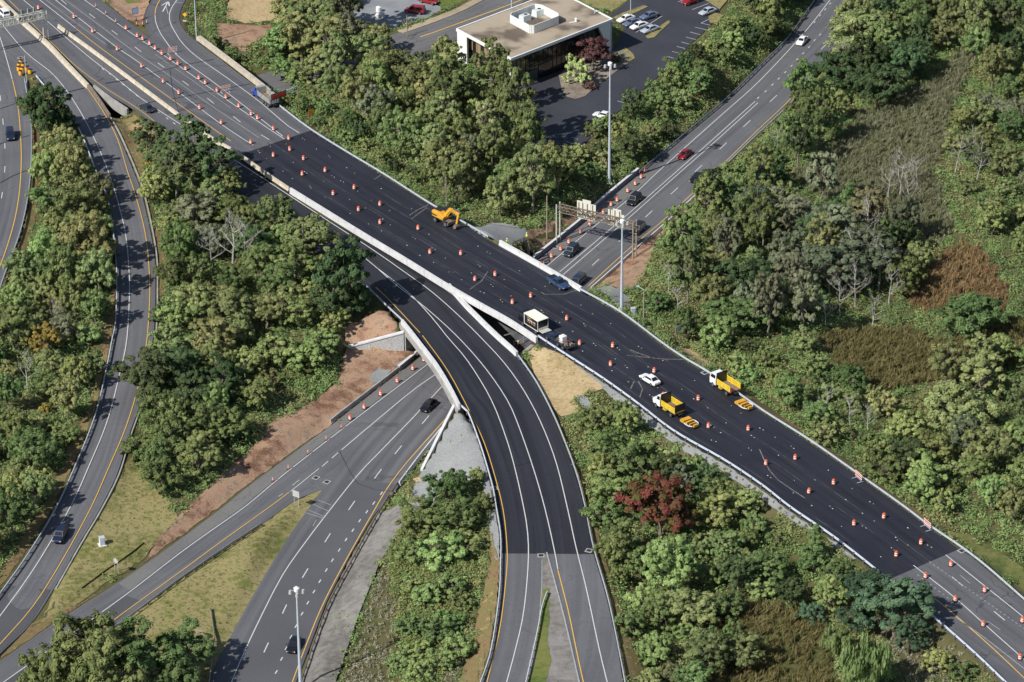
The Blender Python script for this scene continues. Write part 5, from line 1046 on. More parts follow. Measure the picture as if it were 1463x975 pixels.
def make_vehicle(kind, col, nm=None):
    root = empty(nm or kind, (0, 0, 0)); mb, parts, st, L = car_body(kind if kind != 'pickup' else 'pickup')
    if kind == 'pickup':
        mb.box((-1.75, .86, 1.16), (1.95, .1, .2)); mb.box((-1.75, -.86, 1.16), (1.95, .1, .2)); mb.box((-2.72, 0, 1.12), (.08, 1.7, .26))
    body = mb.build('body', PAINT[col], root); body.material_slots[0].link = 'OBJECT'; body.material_slots[0].material = PAINT[col]
    if kind == 'pickup': MB().box((-1.75, 0, 1.075), (1.9, 1.6, .02)).build('cargo_bed', MT['black'], root)
    for n_, m_ in parts: m_.build(n_, MT['glass'], root)
    wx = {'sedan': (1.42, -1.38), 'suv': (1.45, -1.4), 'van': (1.6, -1.45), 'pickup': (1.75, -1.65)}[kind]; hw = st[3][3]; r = {'sedan': .33, 'suv': .38, 'van': .35, 'pickup': .4}[kind]
    for x in wx:
        for s in (1, -1): wheel(root, x, s * (hw - .09), r)
    f = st[-2]; b = st[0]
    for s in (1, -1):
        MB().box((f[0] + .05, s * f[3] * .72, f[1] + (f[2] - f[1]) * .66), (.2, .34, .13)).build('headlight', MT['lamp'], root)
        MB().box((b[0] - .0, s * b[3] * .82, b[1] + (b[2] - b[1]) * .66), (.12, .26, .16)).build('taillight', MT['red'], root)
        MB().box((.72, s * (hw + .1), st[3][2] + .06), (.14, .2, .12)).build('wing_mirror', MT['black'], root)
    MB().box((b[0] - .035, 0, .62), (.04, .5, .12)).build('number_plate', MT['signback'], root)
    return root
PROTO = {}
def put(kind, col, px, py, road, dirpx, label, cat='car', nm=None, group=None, up=.75):
    key = kind
    if key not in PROTO: PROTO[key] = make_vehicle(kind, col, nm or ({'sedan': 'parked_car', 'suv': 'suv', 'van': 'minivan', 'pickup': 'pickup_truck'}[kind])); remember(PROTO[key]); o = PROTO[key]
    else:
        o = dup(PROTO[key])
    if nm: o.name = nm
    for c in o.children:
        if c.name.startswith('body'): c.material_slots[0].link = 'OBJECT'; c.material_slots[0].material = PAINT[col]
    z = ZF[road](px, py); g = P(px, py, z + up); g.z = z + .02; h = P(px + dirpx[0], py + dirpx[1], z + up) - P(px, py, z + up)
    o.location = g; o.rotation_euler = (0, 0, math.atan2(h.y, h.x)); return tag(o, label, cat, group)
DH = (-10, 9); DS = (-10, 12)
put('sedan', 'white', 1146, 57.5, 'H', (-10, 11), 'white car at the top of the lower highway, nearest the broad overhanging tree', nm='car')
put('sedan', 'darkred', 978, 219.5, 'H', DH, 'dark red car on the lower highway beside the far guard rail', nm='car')
put('sedan', 'black', 995.5, 253, 'H', DH, 'black car in the near lane of the lower highway beyond the sign gantry', nm='car')
put('suv', 'black', 905.5, 285, 'H', DH, 'black car with a white bonnet flash between the drums and the sign gantry', nm='suv')
put('suv', 'teal', 816, 358, 'H', DH, 'dark blue estate on the lower highway beside the drums by the bridge', nm='suv')
put('suv', 'black', 911, 327, 'H', DH, 'black van in the shadow of the sign gantry', nm='suv')
put('van', 'navy', 825, 402, 'H', DH, 'dark navy vehicle half hidden behind the far white bridge parapet', nm='minivan')
put('sedan', 'black', 612, 578.5, 'H', (-10, 9.5), 'black car that has just come out from under the curved bridge', nm='car')
put('sedan', 'black', 419.5, 920, 'H', (-5, 12), 'black car near the bottom beside the tall mast on the lower highway', nm='car')
put('suv', 'navy', 85.5, 764, 'L', (-6, 12), 'dark navy estate coming down the slip road at lower left', nm='suv')
put('suv', 'navy', 14.5, 192, 'W', (1.5, 12), 'dark blue jeep on the side road at the left edge', nm='suv')
put('suv', 'white', 5, 18, 'L', (-9, -9), 'white vehicle partly out of frame beside the lattice gantry', nm='suv')
put('sedan', 'teal', 209.5, 153, 'B', (-10, -6), 'dark blue car in the lane between the beige barriers', nm='car')
put('sedan', 'white', 928.5, 541, 'main', (-11, -6.5), 'white car alone on the fresh black surface near the stake trucks', nm='car')
put('pickup', 'steelblue', 798, 404, 'main', (11, 7), 'blue pickup with a tool filled bed beside the far white parapet', 'pickup truck', nm='pickup_truck')
for (x, y, k, c, d, l) in [(894, 26, 'sedan', 'white', (-10, 3.2), 'white parked car nearest the office corner, first of the row of four'), (903, 31.5, 'sedan', 'greyblue', (-10, 3.2), 'grey-blue parked car, second in the row of four from the office'), (913, 36, 'sedan', 'white', (-10, 3.2), 'white parked car, third in the row of four from the office'), (928.5, 41, 'sedan', 'silver', (-10, 3.4), 'silver parked car beside the dry triangular island'), (927.5, 21.5, 'sedan', 'greyblue', (-10, 3.2), 'dark grey-blue parked car behind the row of four'), (1011, 15.5, 'sedan', 'silver', (-10, 3.5), 'silver parked car under the trees on the far side of the car park'), (987, 1, 'suv', 'darkred', (-10, 3.4), 'dark red parked vehicle at the top edge of the car park'), (862, 164, 'sedan', 'white', (-10, -2), 'white parked car half hidden by the trees below the tall mast')]:
    put(k, c, x, y, 'lot', d, l, nm='parked_car')
ZF['glot'] = lambda x, y: G(x, y).z + .1
put('van', 'darkred', 592.5, 14, 'glot', (-11, -1), 'dark red minivan on the grey gravel lot', nm='minivan'); put('van', 'darkred', 612, 0, 'glot', (9, 2), 'red vehicle cut off by the top edge above the gravel lot', nm='minivan')

# ------------------------------------------------------------------ work trucks and machines
def place(root, px, py, road, dirpx, up=0.0):
    z = ZF[road](px, py); g = P(px, py, z + up); g.z = z + .01; h = P(px + dirpx[0], py + dirpx[1], z) - P(px, py, z); root.location = g; root.rotation_euler = (0, 0, math.atan2(h.y, h.x)); return root
DM = (-11, -6.9)
def cab(root, x, material, z0=.75, conventional=True, w=2.2):
    mb = MB()
    if conventional:
        mb.loft([[Vector((a, -hw, zb)), Vector((a, hw, zb)), Vector((a, hw * .95, zt)), Vector((a, -hw * .95, zt))] for a, hw, zb, zt in ((x + 2.75, .72, .75, 1.35), (x + 2.6, .92, .6, 1.5), (x + 1.5, 1.02, .6, 1.72), (x + 1.35, w / 2, .6, 1.75))])
        f0, f1 = x + 1.35, x + .95
    else: f0, f1 = x + 2.0, x + 1.75
    B = [Vector(p) for p in ((x, -w / 2, .6), (f0, -w / 2, .6), (f0, w / 2, .6), (x, w / 2, .6))]; Mi = [Vector((p.x, p.y, 1.7)) for p in B]; T = [Vector(p) for p in ((x + .05, -w / 2 + .14, 2.55), (f1, -w / 2 + .14, 2.55), (f1, w / 2 - .14, 2.55), (x + .05, w / 2 - .14, 2.55))]
    mb.hexa(B, Mi).hexa(Mi, T); c = mb.build('cab', material, root)
    for nm, a, b in (('windscreen', 1, 2), ('side_window', 0, 1), ('side_window', 2, 3)):
        q = [Mi[a].lerp(Mi[b], .1), Mi[a].lerp(Mi[b], .9), T[a].lerp(T[b], .88), T[a].lerp(T[b], .12)]; q[0] = q[0].lerp(q[3], .12); q[1] = q[1].lerp(q[2], .12); q[2] = q[1].lerp(q[2], .85); q[3] = q[0].lerp(q[3], .85)
        n = (q[1] - q[0]).cross(q[3] - q[0]).normalized() * .015; MB().hexa([p - n for p in q], [p + n for p in q]).build(nm, MT['glass'], c)
    for s in (1, -1): MB().box((f0 + (1.42 if conventional else .0), s * .7, 1.05), (.1, .3, .2)).build('headlight', MT['lamp'], root)
    return c
def stake_truck(px, py, label, conventional, tailbox):
    t = empty('stake_truck', (0, 0, 0), 0, label, 'truck'); MB().box((-1.0, 0, .72), (6.6, .8, .22)).build('chassis', MT['black'], t)
    cab(t, 1.2, PAINT['white'], conventional=conventional)
    MB().box((-1.5, 0, 1.02), (4.5, 2.35, .12)).build('flatbed', MT['rust'], t)
    for s in (1, -1):
        mb = MB()
        for k in range(4): mb.box((-1.5, s * 1.17, 1.2 + k * .29), (4.5, .05, .17))
        for x in (-3.6, -2.2, -.8, .6): mb.box((x, s * 1.13, 1.55), (.1, .06, 1.05))
        mb.build('stake_side', MT['ylw'], t)
        MB().loft([[Vector((-.6, s * 1.05, .45)), Vector((.35, s * 1.05, .45)), Vector((.1, s * 1.2, .92)), Vector((-.35, s * 1.2, .92))], [Vector((-.6, s * .75, .45)), Vector((.35, s * .75, .45)), Vector((.1, s * .75, .92)), Vector((-.35, s * .75, .92))]]).build('side_box', MT['ylw'], t)
    MB().box((.82, 0, 2.1), (.08, 2.3, 2.05)).box((.82, 0, 3.14), (.1, 2.4, .06)).build('headboard', MT['black'], t)
    if tailbox: MB().box((-3.85, 0, 2.0), (.1, 2.3, 1.3)).box((-3.8, 1.0, 1.2), (.1, .1, 1.2)).box((-3.8, -1.0, 1.2), (.1, .1, 1.2)).build('arrow_board', MT['black'], t); MB().box((-3.79, 0, 1.2), (.06, 2.3, .35)).build('tail_gate', MT['ylw'], t); MB().box((-1.9, .2, 1.3), (2.2, 1.3, .4)).build('cargo', mat('rusty_cargo', (.22, .10, .06), .9, var=.4), t)
    else: MB().box((-3.65, .5, 1.25), (.3, .6, .35)).build('cargo', MT['red'], t)
    for x, n_ in ((2.55 if conventional else 2.2, 1), (-2.5, 2)):
        for s in (1, -1): wheel(t, x, s * .98, .45, .3 if n_ == 1 else .5)
    for s in (1, -1): MB().box((-3.78, s * 1.0, .85), (.08, .22, .14)).build('taillight', MT['red'], t)
    t.scale = (.9, 1.05, 1.08); return place(t, px - 2, py - 2, 'main', DM, 1.3)
def attenuator(px, py, label):
    t = empty('crash_attenuator', (0, 0, 0), 0, label, 'crash cushion'); MB().box((0, 0, .35), (3.6, 1.3, .12)).build('frame', MT['black'], t)
    MB().box((1.25, 0, .62), (1.0, 2.0, .42)).build('cushion_box', MT['yel'], t); MB().box((.15, 0, .66), (.42, 1.6, .38)).build('cushion_box', MT['yel'], t); MB().box((-.75, 0, .66), (.24, 1.5, .34)).build('cushion_box', MT['yel'], t); MB().box((-1.55, 0, .62), (.35, .9, .45)).build('cushion_box', MT['yel'], t)
    mb = MB()
    for s in (1, -1):
        pts_ = [Vector((.6, s * 1.0, .6)), Vector((-.2, s * 1.15, .62)), Vector((-1.0, s * 1.08, .62)), Vector((-1.5, s * .7, .62))]
        for a, b in zip(pts_, pts_[1:]): mb.bar(a, b, .09, .16)
    mb.build('white_hoop', MT['white'], t); MB().bar((1.7, 0, .45), (2.6, 0, .6), .12).build('tow_bar', MT['black'], t)
    for s in (1, -1): wheel(t, .5, s * .8, .28, .18)
    return place(t, px + 2, py + 2, 'main', DM, .5)
stake_truck(957, 580, 'yellow stake truck with a rusty load and raised black board by the near guard rail', True, True)
stake_truck(1036.5, 549.5, 'yellow stake truck with a tall white cab by the far guard rail', False, False)
attenuator(984, 602.5, 'yellow crash cushion trailed behind the stake truck with the rusty load'); attenuator(1062, 577, 'yellow crash cushion trailed behind the tall cab stake truck by the far rail')
# dump truck
t = empty('dump_truck', (0, 0, 0), 0, 'grey tipper truck with a blue cab parked on the shoulder by the message sign', 'dump truck'); MB().box((-1.2, 0, .8), (7.0, .9, .25)).build('chassis', MT['black'], t); cab(t, 1.9, PAINT['cobalt'])
steel = mat('scuffed_steel', (.42, .41, .38), .6, .4, var=.3); mb = MB()
for s in (1, -1): mb.hexa([Vector(p) for p in ((-4.3, s * 1.13, 1.15), (1.5, s * 1.13, 1.15), (1.5, s * 1.22, 1.15), (-4.3, s * 1.22, 1.15))], [Vector(p) for p in ((-4.3, s * 1.16, 2.35), (1.5, s * 1.16, 2.35), (1.5, s * 1.25, 2.35), (-4.3, s * 1.25, 2.35))])
for k in range(9): mb.box((-4.0 + k * .66, 1.24, 1.72), (.08, .06, 1.1)); mb.box((-4.0 + k * .66, -1.24, 1.72), (.08, .06, 1.1))
mb.box((1.52, 0, 1.85), (.1, 2.4, 1.5)); mb.build('tipper_body', steel, t); MB().box((-1.4, 0, 1.12), (5.8, 2.3, .1)).build('tipper_floor', mat('rusty_floor', (.24, .17, .12), .9, var=.4), t)
mb = MB().box((-4.33, 0, 1.7), (.09, 2.35, 1.2))
for k in range(4): mb.box((-4.39, -.9 + k * .6, 1.7), (.06, .1, 1.15))
mb.box((-4.39, 0, 2.2), (.06, 2.3, .1)).box((-4.39, 0, 1.2), (.06, 2.3, .1)); mb.build('tail_gate', steel, t); MB().box((2.1, 0, 2.75), (1.0, 2.0, .12)).build('cab_guard', steel, t)
for x in (4.0, -.9, -2.2, -3.4):
    for s in (1, -1): wheel(t, x, s * .95, .5, .35)
for s in (1, -1): MB().cyl((1.75, s * 1.0, 1.6), (1.75, s * 1.0, 3.1), .09, n=8).build('exhaust_stack', MT['chrome'], t)
place(t, 379, 139, 'main', (-11, -8.2), 1.0)
# box truck
t = empty('box_truck', (0, 0, 0), 0, 'box truck with a flat white roof and dark lettered sides by the near parapet', 'truck'); MB().box((.2, 0, .62), (6.4, .8, .2)).build('chassis', MT['black'], t); cab(t, 2.0, PAINT['black'], conventional=False, w=1.9)
dk = mat('dark_box_panel', (.016, .015, .016), .4); MB().box((0, 0, 1.85), (3.9, 2.2, 2.1)).build('cargo_box', dk, t); MB().box((0, 0, 2.94), (4.1, 2.4, .1)).build('roof', mat('cream_white_roof', (.80, .77, .66), .6), t)
mb = MB()
for s in (1, -1): mb.box((1.95, s * 1.13, 1.85), (.14, .06, 2.1)).box((0, s * 1.13, .84), (4.0, .06, .1)).box((-1.95, s * 1.13, 1.85), (.08, .05, 2.1))
mb.build('white_trim', MT['white'], t)
lg = [MT['white'], MT['red'], MT['signblue'], MT['ylw']]
for s in (1, -1):
    mb = MB(); rr = random.Random(4)
    for k in range(14): x = -1.1 + k * .16; mb.box((x, s * 1.106, 2.05 + .05 * math.sin(k)), (.09, .02, .34), rr.choice((0, 0, 2, 1)))
    for k in range(11): mb.box((-1.2 + k * .23, s * 1.106, 1.62), (.16, .02, .09), 3 if k % 3 else 1)
    for k in range(7): mb.box((.1 + k * .16, s * 1.106, 2.5), (.1, .02, .12), 3)
    mb.build('side_lettering', lg, t)
MB().box((-2.6, 0, .95), (1.2, 2.0, .08)).box((-2.05, 0, 1.2), (.1, 2.0, .4)).build('tail_lift', MT['greysteel'], t)
for x in (2.6, -1.2):
    for s in (1, -1): wheel(t, x, s * .92, .42, .3)
place(t, 766, 459.5, 'main', DM, 1.8); t.scale = (1.12, 1.08, 1.05)
tr = empty('work_truck', (0, 0, 0), 0, 'dark blue service truck with a white tank and pipes behind the box truck', 'truck'); mb, parts, st, L = car_body('pickup'); mb.build('body', PAINT['navy'], tr)
for n_, m_ in parts: m_.build(n_, MT['glass'], tr)
for x in (1.75, -1.65, -3.3):
    for s in (1, -1): wheel(tr, x, s * .88, .42, .28)
MB().box((-2.9, 0, .85), (4.0, 2.1, .14)).build('equipment_deck', MT['black'], tr); mb = MB().box((-2.2, .1, 1.65), (1.1, 1.1, 1.35)); mb.cyl((-2.2, .1, 2.3), (-2.2, .1, 2.45), .2); mb.build('white_tank', MT['white'], tr)
mb = MB(); rr = random.Random(2)
for k in range(16): x, y = rr.uniform(-4.7, -.9), rr.uniform(-.95, .95); mb.cyl((x, y, .9), (x + rr.uniform(-.2, .2), y + rr.uniform(-.2, .2), rr.uniform(1.2, 1.9)), .05, n=6)
mb.cyl((-4.6, .6, 1.3), (-1.0, .7, 1.4), .07).cyl((-4.6, -.8, 1.2), (-1.2, -.8, 1.25), .06).box((-3.6, .4, 1.15), (.5, .6, .5)).box((-4.2, -.4, 1.1), (.6, .6, .4)); mb.build('pipe_work', MT['rust'], tr); MB().box((-3.2, -.3, 1.5), (.35, .35, .2)).build('red_motor', MT['red'], tr)
place(tr, 795, 483, 'main', DM, .9)
# wheeled excavator
ex_ = empty('wheeled_excavator', (0, 0, 0), 0, 'yellow wheeled excavator with its arm reaching to the far guard rail', 'excavator')
MB().box((0, 0, .85), (4.6, 1.0, .5)).box((0, 0, 1.2), (1.4, 1.3, .3)).box((2.3, 0, .8), (.2, 2.3, .6)).build('undercarriage', MT['rust'], ex_)
for x in (-1.55, 1.55):
    for s in (1, -1): wheel(ex_, x, s * .95, .58, .48)
mb = MB(); mb.loft([[Vector((x, -w, zb)), Vector((x, w, zb)), Vector((x, w, zt)), Vector((x, w * .8, zt + .12)), Vector((x, -w * .8, zt + .12)), Vector((x, -w, zt))] for x, w, zb, zt in ((-2.6, .95, 1.5, 2.15), (-2.4, 1.2, 1.35, 2.4), (-.6, 1.25, 1.35, 2.5), (.2, 1.22, 1.35, 2.2), (1.0, 1.2, 1.35, 1.8))]); up_ = mb.build('upper_body', MT['yel'], ex_)
MB().box((-1.45, .25, 2.63), (1.9, 1.7, .12)).box((-1.6, -1.235, 1.75), (1.5, .04, .3)).build('engine_cover', MT['black'], up_)
mb = MB().hexa([Vector(p) for p in ((-.5, .3, 1.8), (1.1, .3, 1.8), (1.1, 1.22, 1.8), (-.5, 1.22, 1.8))], [Vector(p) for p in ((-.4, .35, 3.2), (.7, .35, 3.2), (.7, 1.18, 3.2), (-.4, 1.18, 3.2))]); mb.build('cab', MT['glass'], up_); MB().box((.15, .76, 3.24), (1.25, 1.0, .08)).build('cab_roof', MT['black'], up_)
mb = MB(); a, b, c = Vector((.6, -.1, 2.1)), Vector((2.1, -.1, 3.95)), Vector((4.6, -.1, 3.6)); mb.bar(a, b, .42, .6).bar(b + (a - b).normalized() * .1, c, .4, .5); mb.bar(a + Vector((.5, 0, -.2)), b + Vector((.2, 0, -.5)), .16, .16); bo = mb.build('boom', MT['yel'], ex_)
mb = MB()
for k in range(7): p = b.lerp(c, .25 + k * .07); mb.box((p.x, -.305, p.z), (.12, .02, .16), ry=.14); mb.box((p.x, .105, p.z), (.12, .02, .16), ry=.14)
mb.build('boom_lettering', MT['ledred'], bo)
d = Vector((4.0, -.1, 1.2)); MB().bar(c + Vector((.1, 0, .35)), d, .34, .45).build('stick', MT['yel'], ex_); MB().bar(b.lerp(c, .3) + Vector((0, 0, .35)), c + Vector((.2, 0, .45)), .14).build('hydraulic_ram', MT['chrome'], ex_)
mb = MB(); pr = [(4.1, 1.3), (4.4, .9), (4.2, .3), (3.6, .12), (3.35, .55), (3.7, 1.1)]; mb.loft([[Vector((x, y, z)) for x, z in pr] for y in (-.65, .45)]); mb.build('bucket', MT['rust'], ex_)
place(ex_, 634.5, 315, 'main', (11, 5.2), .6)

# ------------------------------------------------------------------ traffic drums, barricades, tubes
drum_m = [MT['orange'], MT['drumwhite']]
drum_me = MB().revolve([(.30, .06), (.295, .24), (.295, .245), (.285, .40), (.283, .405), (.275, .56), (.273, .565), (.265, .72), (.262, .725), (.25, .90), (.13, .93), (.12, 1.02)], 14, [0, 0, 1, 1, 0, 0, 1, 1, 0, 0, 0, 0]).mesh('traffic_drum', drum_m)
base_me = MB().revolve([(.42, 0), (.42, .06), (.33, .10), (.3, .1)], 14).mesh('rubber_base', MT['rubber'])
ORD = ['first', 'second', 'third', 'fourth', 'fifth', 'sixth', 'seventh', 'eighth', 'ninth', 'tenth', 'eleventh', 'twelfth', 'thirteenth', 'fourteenth', 'fifteenth', 'sixteenth', 'seventeenth', 'eighteenth', 'nineteenth', 'twentieth']
def drums(pts_, road, label, group, rng_=random.Random(1)):
    for i, (x, y) in enumerate(pts_):
        o = link('traffic_drum', drum_me); g = PR(road, x, y, .02); o.location = g; o.rotation_euler = (rng_.gauss(0, .03), rng_.gauss(0, .03), rng_.uniform(0, 3)); s = 1.08; o.scale = (s, s, s); link('rubber_base', base_me, o)
        tag(o, label.format(ORD[i]), 'traffic drum', group)
q = lambda a, ox, oy, s: [(ox + x / s, oy + y / s + 3.2) for x, y in a]
drums(q([(215, 40), (413, 90), (517, 170), (653, 270), (790, 365), (910, 450), (997, 513), (1114, 597), (1233, 680), (1398, 790)], 0, 0, 3.9), 'main', '{} orange drum from the gantry beside the beige barrier', 'drums beside the beige barrier')
drums(q([(703, 153), (766, 196), (796, 212), (835, 240), (866, 266), (904, 294), (952, 324), (992, 350), (1036, 380), (1109, 432), (1145, 457), (1210, 500), (1260, 538), (1331, 588), (1400, 632), (1436, 654)], 0, 0, 3.9) + q([(121, 714), (206, 767)], 360, 0, 3.9), 'main', '{} orange drum from the top along the exit ramp taper', 'drums along the exit ramp taper')
drums(q([(212, 828), (288, 880), (408, 946)], 360, 0, 3.9) + q([(569, 106), (713, 198), (926, 332), (1164, 473), (1355, 590)], 360, 240, 3.9) + q([(150, 710), (350, 836)], 720, 240, 3.9), 'main', '{} orange drum from the top in the far row on the fresh deck', 'far row of drums on the fresh deck')
drums(q([(120, 862), (280, 966)], 360, 0, 3.9) + q([(453, 140), (594, 228), (714, 300), (992, 466), (1242, 617)], 360, 240, 3.9) + q([(47, 746)], 720, 240, 3.9), 'main', '{} orange drum from the top in the near row on the fresh deck', 'near row of drums on the fresh deck')
drums([(828, 493)], 'main', 'orange drum standing just behind the dark blue service truck', 'near row of drums on the fresh deck')
drums(q([(606, 52), (836, 193), (1083, 347), (1361, 515)], 720, 480, 3.9) + q([(214, 663), (424, 798)], 1080, 480, 3.82) + q([(697, 48), (900, 190), (1064, 308), (1248, 450), (1453, 615)], 1080, 725, 3.82), 'main', '{} orange drum beyond the box truck in the far row', 'far row of drums past the stake trucks')
drums(q([(595, 155), (887, 330), (1139, 500)], 720, 480, 3.9) + q([(54, 692), (288, 847)], 1080, 480, 3.82) + q([(535, 86), (765, 256), (925, 373), (1087, 500), (1240, 635), (1441, 818)], 1080, 725, 3.82), 'main', '{} orange drum beyond the service truck in the near row', 'near row of drums past the stake trucks')
drums(q([(789, 10), (764, 47), (733, 84), (690, 124), (631, 175), (597, 201), (554, 246), (512, 272), (478, 311), (428, 354), (362, 409), (317, 448), (266, 487), (218, 527)], 720, 240, 3.9), 'H', '{} orange drum from the top along the far shoulder by the sign gantry', 'drums on the shoulder beyond the bridge')
drums(q([(959, 130), (897, 178), (811, 247), (718, 320), (626, 394), (547, 455)], 360, 480, 3.9), 'H', '{} orange drum from the curved bridge along the bare dirt bank', 'drums along the bare dirt bank')
tube_me = MB().revolve([(.11, .05), (.10, .45), (.10, .455), (.09, .6), (.09, .605), (.085, .72), (.085, .725), (.08, .86), (.08, .865), (.07, 1.05)], 8, [0, 0, 1, 1, 0, 0, 1, 1, 0, 0]).mesh('delineator_tube', drum_m); tb_me = MB().revolve([(.3, 0), (.28, .06), (.12, .09)], 8).mesh('rubber_base', MT['rubber'])
def tubes(pts_, road, label, group):
    for i, (x, y) in enumerate(pts_):
        o = link('delineator_tube', tube_me); o.location = (PR(road, x, y, .02) if road else G(x, y) + Vector((0, 0, .06))); link('rubber_base', tb_me, o); tag(o, label.format(ORD[i]), 'traffic post', group)
tubes(q([(498, 505), (414, 570), (313, 647), (203, 732), (116, 800)], 360, 480, 3.9), 'E', '{} slim orange post from the drums along the bare dirt bank', 'slim posts along the dirt bank')
tubes(q([(533, 30), (590, 70), (646, 115)], 0, 0, 3.9), 'main', '{} slim orange post from the top beside the blank blue sign', 'slim posts by the exit gore')
tubes([(194.8, 29), (195.3, 36.5), (204.6, 28), (204, 36.5), (209.8, 34)], 'main', '{} slim orange post in the cluster below the blank blue sign', 'slim posts on the dirt gore')
def barricade(px, py, road, d, label):
    t = empty('barricade', (0, 0, 0), 0, label, 'barricade', 'striped barricades'); 
    for k in range(3):
        mb = MB(); n = 12
        for i in range(n): x = -1.15 + i * 2.3 / n; mb.hexa([Vector((x, -.02, .55 + k * .42)), Vector((x + 2.3 / n, -.02, .55 + k * .42)), Vector((x + 2.3 / n, .02, .55 + k * .42)), Vector((x, .02, .55 + k * .42))], [Vector((x + .1, -.02, .78 + k * .42)), Vector((x + 2.3 / n + .1, -.02, .78 + k * .42)), Vector((x + 2.3 / n + .1, .02, .78 + k * .42)), Vector((x + .1, .02, .78 + k * .42))], i % 2)
        mb.build('striped_board', [MT['orange'], MT['drumwhite']], t)
    mb = MB()
    for x in (-.9, .9): mb.box((x, .05, .8), (.07, .06, 1.6)).box((x, 0, .05), (.08, 1.5, .08))
    mb.box((0, .05, .3), (1.9, .05, .06))
    mb.build('frame', MT['galv'], t); place(t, px, py, road, d)
barricade(246, 77, 'top', (10, -2), 'striped barricade closing the exit ramp lane near the top'); barricade(322, 132, 'top', (10, -2), 'striped barricade on the shoulder just above the tipper truck')
barricade(1226, 686, 'main', (8, 7), 'striped barricade by the far guard rail midway past the stake trucks'); barricade(1324, 755, 'main', (8, 7), 'striped barricade by the far guard rail near the end of the fresh surface')
for i, (x, y) in enumerate([(30, 91.5), (27.5, 96), (33.5, 96.5), (27, 101), (32, 102), (38, 101.5), (29.5, 107), (43, 105)]):
    o = MB().revolve([(.44, .0), (.47, .5), (.44, .95)], 12, [0, 0, 0]).build('sand_barrel', MT['signyel']); o.location = PR('L', x, y, .01); MB().revolve([(.46, .96), (.40, 1.08), (.1, 1.12)], 12).build('barrel_lid', MT['black'], o)
    tag(o, 'yellow sand barrel with a black lid in the crash cushion at the road split', 'sand barrel', 'sand barrels of the crash cushion')

# ------------------------------------------------------------------ masts, poles, gantries, signs
def mast(px, py, h, label, road=None, base=None):
    g = base or (G(px, py) if road is None else PR(road, px, py)); t = empty('light_mast', g, 0, label, 'light mast'); MB().cyl((0, 0, -.3), (0, 0, h), .34, .13, 12).build('pole', MT['galv'], t)
    hd_ = MB().cyl((0, 0, h - .1), (0, 0, h + .5), .45, .5, 12).cyl((0, 0, h + .5), (0, 0, h + .75), .5, .1, 12).build('head', MT['lamp'], t)
    for k in range(4):
        an = k * math.pi / 2 + .1; x, y = math.cos(an) * 1.05, math.sin(an) * 1.05; MB().bar((0, 0, h), (x, y, h), .08).cyl((x, y, h - .55), (x, y, h + .1), .30, .22, 10).build('luminaire', MT['signback'], t)
    MB().box((0, 0, .0), (1.2, 1.2, .4)).build('footing', MT['concrete'], t); return t
def mast_to(px, py, tx, ty, label):
    g = G(px, py); lo, hi = 5, 45
    for _ in range(40):
        m = (lo + hi) / 2
        if PIX(g + Vector((0, 0, m)))[1] > ty: lo = m
        else: hi = m
    return mast(px, py, lo, label, base=g)
mast_to(870.5, 262, 871, 93, 'tallest pale light mast, standing between the parking lot trees and the lower highway')
mast_to(888, 444, 888, 318, 'pale light mast on the grey gravel beside the far end of the bridge')
mast_to(430, 990, 424, 844, 'pale light mast with three lamps in front of the black car at the bottom')
def pole(px, py, ty, label, r=.14, material=None, arm=None, nm='utility_pole', cat='pole'):
    g = G(px, py); lo, hi = 1, 30
    for _ in range(30):
        m = (lo + hi) / 2
        if PIX(g + Vector((0, 0, m)))[1] > ty: lo = m
        else: hi = m
    t = empty(nm, g, 0, label, cat); MB().cyl((0, 0, -.2), (0, 0, lo), r, r * .75, 8).build('shaft', material or MT['wood'], t)
    if arm: MB().bar((0, 0, lo - .2), (arm[0], arm[1], lo + .3), .09).box((arm[0], arm[1], lo + .3), (.6, .3, .14)).build('lamp_arm', MT['galv'], t)
    return t
pole(638, 301, 253, 'thin grey pole in the brush behind the yellow excavator', .12); pole(919.5, 460, 413, 'wooden pole with a lamp arm beside the small grey cabinet', .13, arm=(-1.2, .6)); pole(781.5, 341, 280, 'wooden utility pole on the dirt left of the sign gantry', .15)
pole(582, 54, 22, 'thin pole standing beside the street kerb above the wood', .12); pole(436, 16, -14, 'pole rising out of the wood beside the straw mound', .13); pole(281, 58, -12, 'slim grey street light pole at the end of the exit ramp parapet', .14, MT['galv'], nm='street_lamp', cat='street lamp'); pole(38.5, 123, 80, 'thin grey lamp pole behind the yellow sand barrels', .1, MT['galv'], nm='street_lamp', cat='street lamp'); pole(901, 17, -16, 'slim parking lot lamp pole on the long dry island', .1, MT['galv'], nm='street_lamp', cat='street lamp'); pole(731, 14, -14, 'grey pole standing behind the office roof edge', .16, MT['galv'])
def truss(mb, a, b, w, h, n, r=.07):
    d = (b - a); s = Vector((-d.y, d.x, 0)).normalized() * w / 2; u = Vector((0, 0, h / 2)); C = [[a.lerp(b, i / n) + sx * s + sz * u for sx in (-1, 1) for sz in (-1, 1)] for i in range(n + 1)]
    for k in range(4): mb.bar(C[0][k], C[-1][k], r * 2)
    for i in range(n):
        for p, q_ in ((0, 1), (2, 3)): mb.bar(C[i][p if i % 2 else q_], C[i + 1][q_ if i % 2 else p], r * 1.2); mb.bar(C[i][p], C[i][q_], r * 1.2)
        for p, q_ in ((0, 2), (1, 3)): mb.bar(C[i][p if i % 2 else q_], C[i + 1][q_ if i % 2 else p], r)
